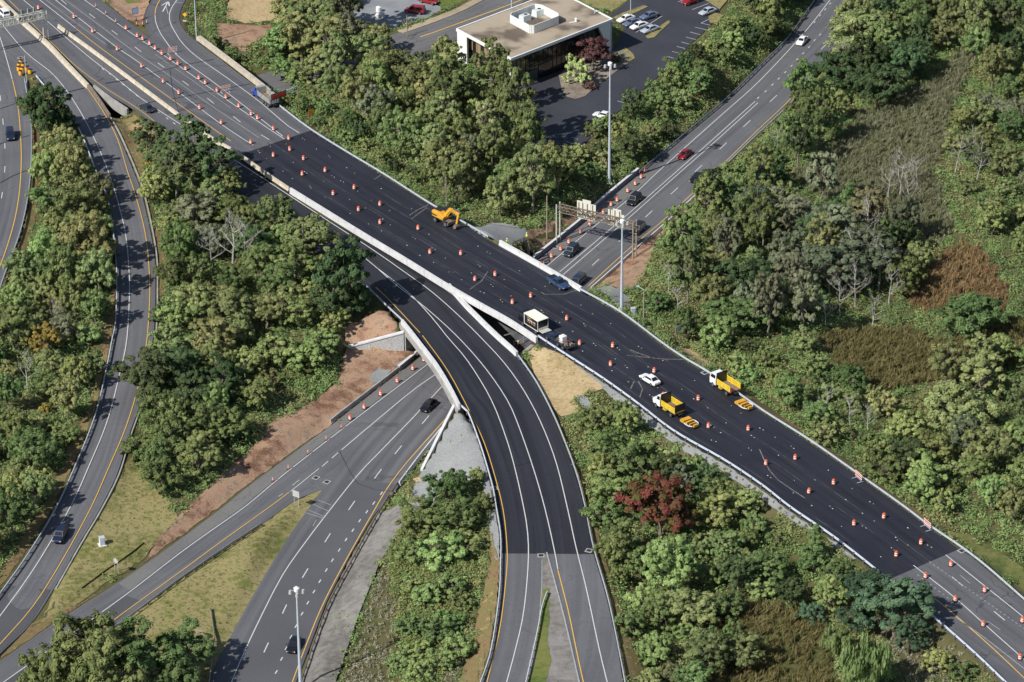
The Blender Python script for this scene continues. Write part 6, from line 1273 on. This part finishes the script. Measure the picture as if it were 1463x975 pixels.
# lattice gantry, top left
t = empty('sign_gantry', PR('B', 66, 60), 0, 'pale lattice sign gantry with its post on the beige median barrier', 'sign gantry'); L0 = t.location.copy(); top = P(61.5, 21, 13.9); oth = P(-40, 42, 13.9); mb = MB()
truss(mb, top - L0, oth - L0, 1.1, 1.5, 14, .09); mb.build('beam', MT['greysteel'], t); mb = MB(); b0 = Vector((0, 0, .6)); t0 = Vector((0, 0, 14.6 - L0.z)); e_ = Vector((.45, .35, 0))
mb.bar(b0 - e_, t0 - e_, .22).bar(b0 + e_, t0 + e_, .22)
for i in range(9): a, b = b0.lerp(t0, i / 9), b0.lerp(t0, (i + 1) / 9); mb.bar(a - e_ * (1 if i % 2 else -1), b + e_ * (1 if i % 2 else -1), .1)
mb.build('post', MT['greysteel'], t); dv = (oth - top).normalized(); nv = Vector((-dv.y, dv.x, 0)).normalized()
if nv.y < 0: nv = -nv
pc = top - L0 + dv * 3.6 + nv * .75 + Vector((0, 0, .35)); qv = dv * 2.0; hv = Vector((0, 0, 1.45)); MB().hexa([pc - qv - hv - nv * .04, pc + qv - hv - nv * .04, pc + qv - hv + nv * .04, pc - qv - hv + nv * .04], [pc - qv + hv - nv * .04, pc + qv + hv - nv * .04, pc + qv + hv + nv * .04, pc - qv + hv + nv * .04]).build('sign_panel', mat('grey_sign_back', (.24, .25, .27), .5, .3), t)
mb = MB()
for k in (-1.6, -.2, 1.4): c_ = pc + dv * k - nv * .12; mb.bar(c_ - hv * 1.3, c_ + hv * 1.1, .14)
mb.build('sign_bracket', MT['greysteel'], t)
# gantry over the lower highway
bl = G(797, 340); brr = G(906, 369); zb_ = 8.0; A_ = P(797.5, 297, zb_); B_ = P(907, 322.5, zb_)
t = empty('sign_gantry', bl, 0, 'rusty truss sign gantry across the lower highway carrying cream sign backs', 'sign gantry'); L0 = t.location.copy(); mb = MB(); truss(mb, A_ - L0, B_ - L0, 1.2, 1.3, 16, .07); mb.build('beam', MT['rust'], t)
for e_, g_ in ((A_, bl), (B_, brr)):
    d_ = (B_ - A_).normalized(); s_ = Vector((-d_.y, d_.x, 0)) * .75
    for s in (1, -1): p_ = e_ + s_ * s; MB().cyl(Vector((p_.x, p_.y, TH(p_.x, p_.y) - .2)) - L0, Vector((p_.x, p_.y, zb_ + 1.0)) - L0, .17, .15, 8).build('post', MT['wood'] if e_ is B_ else MT['greysteel'], t)
d_ = (B_ - A_).normalized(); nb_ = Vector((-d_.y, d_.x, 0))
if nb_.y < 0: nb_ = -nb_
def panel_on(f0, f1, z0, z1): 
    a, b = A_.lerp(B_, f0) - L0 + nb_ * .75, A_.lerp(B_, f1) - L0 + nb_ * .75; return [a + Vector((0, 0, z0)), b + Vector((0, 0, z0)), b + nb_ * .08 + Vector((0, 0, z0)), a + nb_ * .08 + Vector((0, 0, z0))], [a + Vector((0, 0, z1)), b + Vector((0, 0, z1)), b + nb_ * .08 + Vector((0, 0, z1)), a + nb_ * .08 + Vector((0, 0, z1))]
for fs in ([(.225, .295, -1.7, 2.3), (.298, .405, -1.7, 2.8), (.408, .47, -1.7, 2.1)], [(.63, .69, -1.6, 1.9), (.693, .80, -1.6, 2.3), (.803, .84, -1.6, 1.3)]):
    mb = MB()
    for f in fs: mb.hexa(*panel_on(*f))
    mb.build('sign_panel', mat('cream_sign_back', (.62, .61, .52), .6), t)
mb = MB()
for f in (.25, .30, .36, .43, .66, .72, .78): c_ = A_.lerp(B_, f) - L0 + nb_ * .65; mb.bar(c_ + Vector((0, 0, -.95)), c_ + Vector((0, 0, 2.0)), .12)
mb.build('sign_bracket', MT['rust'], t)
def sign(px, py, ty, w, h, dirpx, label, face=None, posts=2, ps=.07, diamond=False, cat='road sign', road=None, nm='road_sign', front=None):
    g = G(px, py) if road is None else PR(road, px, py); lo = .5
    while PIX(g + Vector((0, 0, lo)))[1] > ty and lo < 12: lo += .05
    hd_ = P(px + dirpx[0], py + dirpx[1], g.z) - P(px, py, g.z); t = empty(nm, g, math.atan2(hd_.y, hd_.x), label, cat)
    if diamond: v = [Vector((0, -.05, lo - h)), Vector((w / 2, -.05, lo - h / 2)), Vector((0, -.05, lo)), Vector((-w / 2, -.05, lo - h / 2))]; MB().hexa(v, [p + Vector((0, -.03, 0)) for p in v]).build('panel', face or MT['signback'], t)
    else:
        MB().box((0, -.08, lo - h / 2), (w, .05, h)).build('panel', face or MT['signback'], t)
        if front: MB().box((0, -.112, lo - h / 2), (w * .86, .012, h * .86)).build('sign_face', front, t)
    for k in range(posts): x = 0 if posts == 1 else (-w * .32 + k * w * .64 / (posts - 1)); MB().box((x, 0, lo / 2 - .1), (ps, ps, lo + .1 - .2)).build('post', MT['post'] if posts == 1 else MT['signback'], t)
    return t
sign(424, 724, 701.5, 1.5, 1.25, (10, 3.6), 'pale square sign seen from behind on the tip of the dry grass nose')
sign(167, 820, 797, 1.25, 1.25, (9, 4), 'pale diamond sign on two posts beside the dark drainage fabric', diamond=True); sign(142.5, 534, 518, 1.2, 1.2, (10, 2), 'small white square sign on the verge left of the slip road', MT['white'])
sign(194, 31, 11.5, 1.5, 1.5, (10, -2), 'blank pale blue square sign with a teal frame on the exit gore dirt', MT['teal'], front=MT['signblue']); sign(264.5, 29, 18, 1.1, 1.1, (10, 1), 'yellow diamond warning sign beside the exit ramp curve', MT['signyel'], 1, diamond=True)
sign(264, 33, 29, .9, .4, (10, 1), 'small pale plate on a post below the yellow warning sign', MT['signback'], 1)
sign(444, 170, 157, 1.15, 1.25, (10, -3), 'orange rectangular road works sign beside the guard rail below the message sign', MT['signor'], 1)
sign(972, 492.5, 463.5, 3.4, 1.25, (14, -8), 'long blank bluish sign on one post at the edge of the right hand wood', MT['signback'], 1, .16)
sign(285, 908, 900, 1.6, .3, (10, 2), 'weathered wooden board on two posts beside the old grey guard rail', MT['wood'])
t = empty('message_sign', G(427, 165), 0, 'red lit message panel in a teal frame hung on an arm from a rusty pole', 'message sign'); L0 = t.location.copy(); hp = 1
while PIX(L0 + Vector((0, 0, hp)))[1] > 122 and hp < 15: hp += .05
MB().cyl((0, 0, -.2), (0, 0, hp), .16, .12, 10).build('pole', mat('rusty_pole', (.30, .16, .08), .7, var=.3), t); zt = L0.z + hp; a, b = P(387, 139.5, zt - .9) - L0, P(408.5, 132.5, zt - .9) - L0; u_ = Vector((0, 0, .62)); dv = (b - a).normalized(); nv = Vector((dv.y, -dv.x, 0)).normalized()
if nv.y > 0: nv = -nv
def board(a, b, h, th, off): 
    o = nv * off; return [a + o - Vector((0, 0, h)), b + o - Vector((0, 0, h)), b + o + nv * th - Vector((0, 0, h)), a + o + nv * th - Vector((0, 0, h))], [a + o + Vector((0, 0, h)), b + o + Vector((0, 0, h)), b + o + nv * th + Vector((0, 0, h)), a + o + nv * th + Vector((0, 0, h))]
MB().hexa(*board(a, b, .66, .2, 0)).build('sign_frame', MT['teal'], t); MB().hexa(*board(a.lerp(b, .06), b.lerp(a, .06), .40, .03, .201)).build('red_panel', MT['ledred'], t)
mb = MB(); rr = random.Random(9); k = .12
while k < .88: mb.hexa(*board(a.lerp(b, k), a.lerp(b, k + .022), rr.uniform(.10, .17), .012, .232)); k += rr.choice((.04, .04, .075))
mb.build('message_lettering', mat('dark_red_letters', (.30, .02, .02), .5), t); mb = MB(); tp = Vector((0, 0, hp - .1)); mb.bar(tp, b + Vector((0, 0, .4)), .1).bar(tp - Vector((0, 0, 1.2)), b - Vector((0, 0, .3)), .1).bar(tp - Vector((0, 0, .2)), b - Vector((0, 0, .3)), .07); mb.build('arm', MT['galv'], t)
def cabinet(px, py, label, w=.8, d=.6, h=1.6, m=None):
    g = G(px, py); t = empty('equipment_cabinet', g, .3, label, 'cabinet'); MB().box((0, 0, h / 2 + .1), (w, d, h)).build('body', m or MT['signback'], t); MB().box((0, -d / 2 - .015, h / 2 + .12), (w * .8, .03, h * .8)).build('door', MT['galv'], t); MB().box((0, 0, .02), (w + .5, d + .5, .25)).build('concrete_pad', MT['concrete'], t); MB().box((0, 0, h + .13), (w + .1, d + .1, .06)).build('lid', MT['galv'], t)
cabinet(146, 779, 'small pale roadside cabinet on the dry grass right of the slip road', .9, .9, 1.5, MT['white']); cabinet(904.5, 452, 'grey electrical cabinet by the guard rail beside the gravel patch', .8, .7, 1.7)
def drain(px, py, road, d, label):
    t = empty('drain_inlet', (0, 0, 0), 0, label, 'drain'); MB().box((0, .62, .02), (1.5, .26, .05)).box((0, -.62, .02), (1.5, .26, .05)).box((.62, 0, .02), (.26, .98, .05)).box((-.62, 0, .02), (.26, .98, .05)).build('concrete_frame', MT['greyconc'], t); MB().box((0, 0, .01), (.98, .98, .03)).build('grate', MT['black'], t); place(t, px, py, road, d); t.scale = (.82, .82, 1)
drain(451.5, 683, 'E', (10, -8), 'pale framed drain nearer the exit road at the tip of the dry nose'); drain(467, 689, 'H', (10, -8), 'white framed drain nearer the lower highway at the tip of the dry nose'); drain(773, 794, 'B', (10, 0), 'white framed drain at the tip of the gravel island'); drain(841.5, 787, 'B', (10, 2), 'white framed drain at the right edge of the curved ramp')
drain(1007, 533, 'main', (10, 6), 'pale framed drain in front of the tall cab stake truck'); drain(793, 353.5, 'H', (10, -9), 'white framed drain on the far shoulder between two drums'); drain(1374, 787.5, 'main', (10, 6), 'white framed drain by the far rail where the fresh surface ends'); drain(706, 698, 'B', (3, 10), 'white framed drain at the left edge of the curved ramp'); drain(29.5, 83, 'L', (10, 3), 'white framed drain in front of the sand barrels')
t = MB(); fb = ground_path([(117, 842), (128, 834), (140, 825), (155, 814), (172, 803), (190, 790), (206, 777)]); t.sweep([p + Vector((0, 0, .05)) for p in fb], [(-.02, -.1), (-.02, .3), (.02, .3), (.02, -.1)]); tag(t.build('silt_fence', MT['black']), 'low black silt fence along the dry grass below the dirt bank', 'fence')
t = MB(); fb = ground_path([(545, 800), (530, 838), (512, 882), (496, 930), (480, 975)]); t.sweep([p + Vector((0, 0, .05)) for p in fb], [(-.02, -.1), (-.02, .35), (.02, .35), (.02, -.1)]); tag(t.build('silt_fence', MT['black']), 'low black silt fence along the right edge of the gravel track', 'fence')
# sheet-pile pit beside the bridge, plywood sheet, railing on the slope
g = P(744, 352, 4.0); t = empty('sheet_pile_pit', g, 0, 'dark sheet pile pit behind the far white parapet', 'excavation'); L0 = g.copy(); mb = MB(); a, b, c = P(732, 352, 4.2) - L0, P(752, 345, 4.2) - L0, P(757, 362, 4.0) - L0
for s0, s1 in ((a, b), (b, c)):
    n = 9
    for i in range(n): p0, p1 = s0.lerp(s1, i / n), s0.lerp(s1, (i + 1) / n); k = Vector((0, .22 if i % 2 else -.22, 0)); mb.bar(p0 + k - Vector((0, 0, 3)), p0 + k + Vector((0, 0, 1.0 - .3 * (i % 3 == 0))), .34, .18)
mb.build('sheet_piles', MT['black'], t); mb = MB(); mb.bar(a + Vector((0, 0, .9)), b + Vector((0, 0, .9)), .12).bar(b + Vector((0, 0, .9)), c + Vector((0, 0, .9)), .12); mb.build('cap_rail', MT['rust'], t)
g = G(596.5, 687); o = MB().box((0, 0, .12), (1.2, 1.4, .06), rz=.5).build('plywood_sheet', mat('plywood', (.55, .38, .2), .8, var=.15)); o.location = g + Vector((0, 0, .08)); tag(o, 'square tan plywood sheet lying at the foot of the gravel cone', 'plywood')
g = G(742, 497); t = empty('pipe_railing', g, 0, 'grey temporary pipe railing on the earth between the two bridge parapets', 'railing'); L0 = g.copy(); pts_ = [G(734, 496), G(741, 496), G(748, 491), G(755, 486)]; mb = MB()
for p in pts_: mb.cyl(p - L0, p - L0 + Vector((0, 0, 1.5)), .05, n=6)
t_ = mb.build('uprights', MT['galv'], t); mb = MB()
for p0, p1 in zip(pts_, pts_[1:]):
    for z in (.7, 1.3): mb.bar(p0 - L0 + Vector((0, 0, z)), p1 - L0 + Vector((0, 0, z)), .07)
mb.build('rails', MT['galv'], t)
# stacked white tanks on the gravel lot
for i, (x, y) in enumerate([(539, 27), (546, 25), (541, 17.5)]):
    g = G(x, y); t = empty('storage_tank', g, 0, ['white tank nearest the wood on the gravel lot', 'white tank nearest the red minivan on the gravel lot', 'white tank farthest back on the gravel lot'][i], 'tank'); MB().cyl((0, 0, .1), (0, 0, 1.25), .65, .65, 14).cyl((0, 0, 1.25), (0, 0, 1.5), .65, .2, 14).build('shell', MT['white'], t); MB().box((0, 0, .06), (1.5, 1.5, .12)).build('pallet', MT['wood'], t)

# ------------------------------------------------------------------ office building
zr = 11.4; A_, B_, C_ = P(651.5, 41, zr), P(730, 84, zr), P(876, 27, zr); D_ = A_ + (C_ - B_); bb = empty('office_building', Vector((B_.x, B_.y, 3.0)), 0, 'flat roofed two storey dark glass office building with white edges', 'building'); L0 = bb.location.copy()
rel = lambda p, z: Vector((p.x - L0.x, p.y - L0.y, z - L0.z)); u = (C_ - B_).normalized(); v = (A_ - B_).normalized(); W_ = (C_ - B_).length; D__ = (A_ - B_).length
Rf = lambda x, y, z: Vector((0, 0, z - 3.0)) + u * x + v * y
def rbox(mb, x0, x1, y0, y1, z0, z1, m=0): return mb.hexa([Rf(x0, y0, z0), Rf(x1, y0, z0), Rf(x1, y1, z0), Rf(x0, y1, z0)], [Rf(x0, y0, z1), Rf(x1, y0, z1), Rf(x1, y1, z1), Rf(x0, y1, z1)], m)
rm, n, l, b = _nodes('tar_and_gravel_roof'); b.inputs['Roughness'].default_value = .95; g_ = n.new('ShaderNodeNewGeometry'); no = n.new('ShaderNodeTexNoise'); no.inputs['Scale'].default_value = .13; no.inputs['Detail'].default_value = 6; l.new(g_.outputs['Position'], no.inputs['Vector']); r_ = n.new('ShaderNodeValToRGB'); e = r_.color_ramp.elements; e[0].position = .36; e[0].color = (.13, .10, .075, 1); e[1].position = .50; e[1].color = (.36, .295, .215, 1); k_ = e.new(.75); k_.color = (.42, .35, .26, 1); l.new(no.outputs[0], r_.inputs[0]); l.new(r_.outputs[0], b.inputs['Base Color'])
rf = rbox(MB(), .35, W_ - .35, .35, D__ - .35, 10.5, 11.25).build('roof', rm, bb); mb = MB(); rbox(mb, 0, W_, 0, .34, 10.75, 11.42); rbox(mb, 0, W_, D__ - .34, D__, 10.75, 11.42); rbox(mb, 0, .34, .35, D__ - .35, 10.75, 11.42); rbox(mb, W_ - .34, W_, .35, D__ - .35, 10.75, 11.42); mb.build('white_fascia', MT['white'], bb)
gl = mat('tinted_facade_glass', (.02, .018, .016), .08, spec=.9); rbox(MB(), 1.6, W_ - 1.2, 1.6, D__ - 1.0, 2.6, 10.6).build('glass_facade', gl, bb); br_m = mat('bronze_mullion', (.05, .04, .032), .5, .3); mb = MB(); n_ = int(W_ / 1.5)
for i in range(n_ + 1): x = 1.6 + (W_ - 2.8) * i / n_; rbox(mb, x - .05, x + .05, 1.5, 1.6, 2.7, 10.6)
for z in (4.0, 6.4, 6.9): rbox(mb, 1.6, W_ - 1.2, 1.53, 1.6, z, z + .12)
for i in range(int(D__ / 1.5) + 1): y = 1.6 + (D__ - 2.6) * i / int(D__ / 1.5); rbox(mb, 1.5, 1.6, y - .05, y + .05, 2.7, 10.6)
for z in (6.4, 6.9): rbox(mb, 1.53, 1.6, 1.6, D__ - 1, z, z + .12)
mb.build('mullions', br_m, bb); rbox(MB(), 3.0, 9.5, 1.44, 1.52, 2.7, 5.6).build('blank_panel', mat('dark_teal_panel', (.05, .07, .07), .5), bb); rbox(MB(), 9.8, 13.5, 1.44, 1.52, 2.7, 6.2).build('entrance', MT['glass'], bb)
tanp = mat('tan_blinds', (.28, .20, .12), .8); mb = MB()
for i in range(5): y = 4 + i * 3.2; rbox(mb, 1.52, 1.58, y, y + 1.9, 7.2, 10.3); rbox(mb, 1.52, 1.58, y + .6, y + 1.7, 3.6, 6.2)
mb.build('window_blinds', tanp, bb)
for nm, xy in (('corner_fin', ((W_ - .02, .35), (W_ - .02, 3.6))), ('corner_fin', ((.02, D__ - 4.2), (.02, D__ - .4)))):
    (x0, y0), (x1, y1) = xy; s = -.5 if x0 > 5 else .5; q_ = [Rf(x0, y0, 2.8), Rf(x0 + s, y0, 2.8), Rf(x0 + s, y1, 2.8), Rf(x0, y1, 2.8)]; MB().hexa(q_, [Rf(x0, y0, 10.75), Rf(x0 + s, y0, 10.75), Rf(x0 + s, y1, 10.75), Rf(x0, y1, 10.75)]).build(nm, MT['white'], bb)
MB().hexa([Rf(W_ - .5, .35, 2.8), Rf(W_ - .02, .35, 2.8), Rf(W_ - .02, 1.2, 2.8), Rf(W_ - .5, 1.2, 2.8)], [Rf(W_ - 4.5, .35, 10.74), Rf(W_ - .02, .35, 10.74), Rf(W_ - .02, 1.2, 10.74), Rf(W_ - 4.5, 1.2, 10.74)]).build('corner_fin', MT['white'], bb); rbox(MB(), .1, .5, .3, .7, 2.8, 10.75).build('corner_post', MT['white'], bb)
# roof screen and plant
oc = [P(729, 23, 13.0), P(756.5, 38, 13.0), P(763, 38, 13.0), P(798, 24.5, 13.0), P(797, 20.5, 13.0), P(773, 8.5, 13.0), P(764, 7.5, 13.0), P(731, 20, 13.0)]; sc = empty('roof_screen', Vector((oc[1].x, oc[1].y, 11.27)), 0, 'white slatted screen enclosing the plant on the office roof', 'screen'); S0 = sc.location.copy(); mb = MB(); cen = sum(oc, Vector()) / 8
for i in range(8):
    a, b = oc[i] - S0, oc[(i + 1) % 8] - S0; a.z = b.z = 0; L_ = (b - a).length; m_ = max(2, int(L_ / .55)); d_ = (b - a).normalized(); nn_ = Vector((-d_.y, d_.x, 0)) * .05; up2 = Vector((0, 0, 1.95))
    for k in range(m_): p0, p1 = a.lerp(b, k / m_), a.lerp(b, (k + .88) / m_); mb.hexa([p0 - nn_, p1 - nn_, p1 + nn_, p0 + nn_], [p0 - nn_ + up2, p1 - nn_ + up2, p1 + nn_ + up2, p0 + nn_ + up2])
    mb.bar(a + Vector((0, 0, 1.97)), b + Vector((0, 0, 1.97)), .16, .1); mb.bar(a + Vector((0, 0, .9)) + nn_ * 2, b + Vector((0, 0, .9)) + nn_ * 2, .05, 1.6)
mb.build('slats', MT['white'], sc)
for i, (x, y, w, lab) in enumerate([(750, 29.5, 2.4, 'smaller white air conditioning unit on the left inside the roof screen'), (769.5, 21.5, 2.9, 'larger white air conditioning unit on the right inside the roof screen')]):
    g = P(x, y, 11.3); t = empty('roof_unit', g, math.atan2(u.y, u.x), lab, 'air conditioner'); MB().hexa([Vector(p) for p in ((-w / 2, -.9, 0), (w / 2, -.9, 0), (w / 2, .9, 0), (-w / 2, .9, 0))], [Vector(p) for p in ((-w / 2 + .2, -.6, 1.35), (w / 2, -.6, 1.35), (w / 2, .9, 1.35), (-w / 2 + .2, .9, 1.35))]).build('casing', mat('pale_unit_paint', (.60, .66, .64), .5), t); MB().cyl((.4, .2, 1.36), (.4, .2, 1.42), .42, n=14).build('fan_grille', MT['black'], t)
g = P(823, 31, 11.3); t = empty('roof_vent', g, .4, 'small white vent with a shadow near the front edge of the office roof', 'roof vent'); MB().cyl((0, 0, 0), (0, 0, .7), .25, .3, 10).cyl((0, 0, .7), (0, 0, .95), .36, .1, 10).build('cowl', MT['white'], t); MB().box((-.8, -.2, .05), (1.8, .6, .1)).build('base_board', MT['concrete'], t)
g = P(850, 19, 11.3); t = empty('roof_vent', g, 0, 'thin dark vent pipe near the right corner of the office roof', 'roof vent'); MB().cyl((0, 0, 0), (0, 0, .9), .13, n=8).build('pipe', MT['galv'], t); MB().cyl((0, 0, .9), (0, 0, 1.05), .22, .1, n=8).build('cap', MT['black'], t)

# ------------------------------------------------------------------ road workers
def person(pos, rz, label, coat):
    """one continuous body: upright, arms a little away from the sides"""
    mb = MB()
    def ringp(c, rx, ry, n=8): return [Vector((c[0] + rx * math.cos(2 * math.pi * i / n), c[1] + ry * math.sin(2 * math.pi * i / n), c[2])) for i in range(n)]
    def limb(pts_, m=0): mb.loft([ringp(c, r, r) for c, r in pts_], m)
    for s in (1, -1):
        limb([((.1 * s, .05, 0.0), .055), ((.1 * s, .0, .1), .05), ((.1 * s, .01, .48), .06), ((.09 * s, 0, .86), .09)], 2)
        mb.loft([[Vector((.1 * s + x, y, z)) for x, y in ((-.05, -.08), (.05, -.08), (.05, .19), (-.05, .19))] for z in (0, .08)], 3)
        limb([((.27 * s, .16, .92), .035), ((.26 * s, .08, 1.12), .042), ((.21 * s, 0, 1.40), .06)], 1); limb([((.275 * s, .20, .84), .03), ((.27 * s, .16, .93), .034)], 4)
    mb.loft([ringp((0, 0, z), a, b_) for z, a, b_ in ((.82, .16, .11), (1.0, .15, .11), (1.25, .19, .13), (1.42, .20, .11), (1.50, .08, .07))], 1)
    mb.loft([ringp((0, .01, z), a, a * 1.1) for z, a in ((1.48, .055), (1.56, .06), (1.62, .085), (1.70, .095), (1.78, .08), (1.82, .03))], 4)
    o = mb.build('person', [MT['black'], coat, mat('work_trousers', (.06, .07, .10), .9), MT['rubber'], mat('skin_tone', (.45, .28, .2), .6)], None, True); o.location = pos; o.rotation_euler = (0, 0, rz)
    MB().loft([ringp((0, .0, z), a, a * 1.12) for z, a in ((1.72, .15), (1.735, .115), (1.80, .105), (1.86, .05))]).build('hard_hat', MT['drumwhite'], o); return tag(o, label, 'person')
hv = mat('hi_vis_lime', (.55, .75, .06), .7); ho = mat('hi_vis_orange', (.85, .30, .04), .7)
person(G(752.5, 344), 2.2, 'person in a lime vest and white hard hat above the sheet pile pit', hv); person(G(724.5, 352) + Vector((0, 0, 0)), 3.6, 'person in a lime vest mostly hidden behind the far white parapet', hv); person(G(740.5, 499), 1.0, 'person in an orange vest crossing the earth between the bridge parapets', ho)

# ------------------------------------------------------------------ every plant gets words of its own
MARKS = [('the yellow excavator', 645, 312), ('the box truck', 767, 458), ('the white car on the fresh surface', 929, 541), ('the near stake truck', 957, 580), ('the far stake truck', 1037, 550), ('the scarlet patched tree', 945, 722), ('the big blue-green tree', 1280, 865), ('the willow', 1232, 948), ('the gravel cone', 640, 640),
         ('the round dark tree by the curved bridge', 490, 372), ('the wing wall', 540, 490), ('the dark navy estate', 85, 764), ('the golden yellow tree', 62, 486), ('the sand barrels', 33, 99), ('the message sign', 402, 135), ('the office building', 760, 80), ('the tallest light mast', 871, 200), ('the red car', 978, 219), ('the sign gantry over the lower highway', 850, 310),
         ('the bluish sign', 978, 470), ('the domed tree in the reeds', 1385, 450), ('the white car by the overhanging tree', 1146, 57), ('the silvery leafless tree', 1285, 265), ('the parking lot', 960, 110), ('the straw slope', 810, 550), ('the gravel lot', 575, 20), ('the dark blue car in the lane', 209, 153), ('the white square sign', 142, 523), ('the roadside cabinet', 146, 775), ('the end of the fresh ramp surface', 780, 790), ('the wide olive tree', 1385, 590), ('the black car at the bottom', 420, 920), ('the tall leafless tree', 332, 340), ('the barricade by the far rail', 1324, 752)]
used = {}; todo = []
for root, (cx_, cy_), look, noun, lab in TREES:
    if lab: tag(root, lab); used[lab] = root
    else: todo.append((root, cx_, cy_, look, noun))
buckets = {}
for k, (root, cx_, cy_, look, noun) in enumerate(todo):
    best = None
    for m, mx, my in MARKS:
        dx, dy = cx_ - mx, cy_ - my; d_ = math.hypot(dx, dy)
        w = ('left of' if dx < 0 else 'right of') if abs(dx) > abs(dy) else ('behind' if dy < 0 else 'in front of'); key = (look, noun, w, m)
        sc_ = d_ + 40 * sum(1 for q_ in buckets.get(key, ()))
        if best is None or sc_ < best[0]: best = (sc_, key, d_)
    buckets.setdefault(best[1], []).append((best[2], root))
ORD2 = ['nearest', 'second nearest', 'third nearest', 'fourth nearest', 'fifth nearest', 'sixth nearest', 'seventh nearest', 'eighth nearest', 'ninth nearest', 'tenth nearest']
for (look, noun, w, m), lst in buckets.items():
    lst.sort(key=lambda a: a[0])
    for i, (_, root) in enumerate(lst):
        root['label'] = f'{look} {noun} {w} {m}' if len(lst) == 1 else f'{look} {noun}, {ORD2[min(i, 9)]} {w} {m}'
for root, c_, look, noun, lab in TREES: root['group'] = {'tree': 'trees of the woods', 'shrub': 'shrubs of the woods'}[root['category']]
for o in COL.objects:
    if o.parent is None and o.type in ('MESH', 'EMPTY') and 'kind' not in o and 'label' not in o: print('UNLABELLED', o.name)
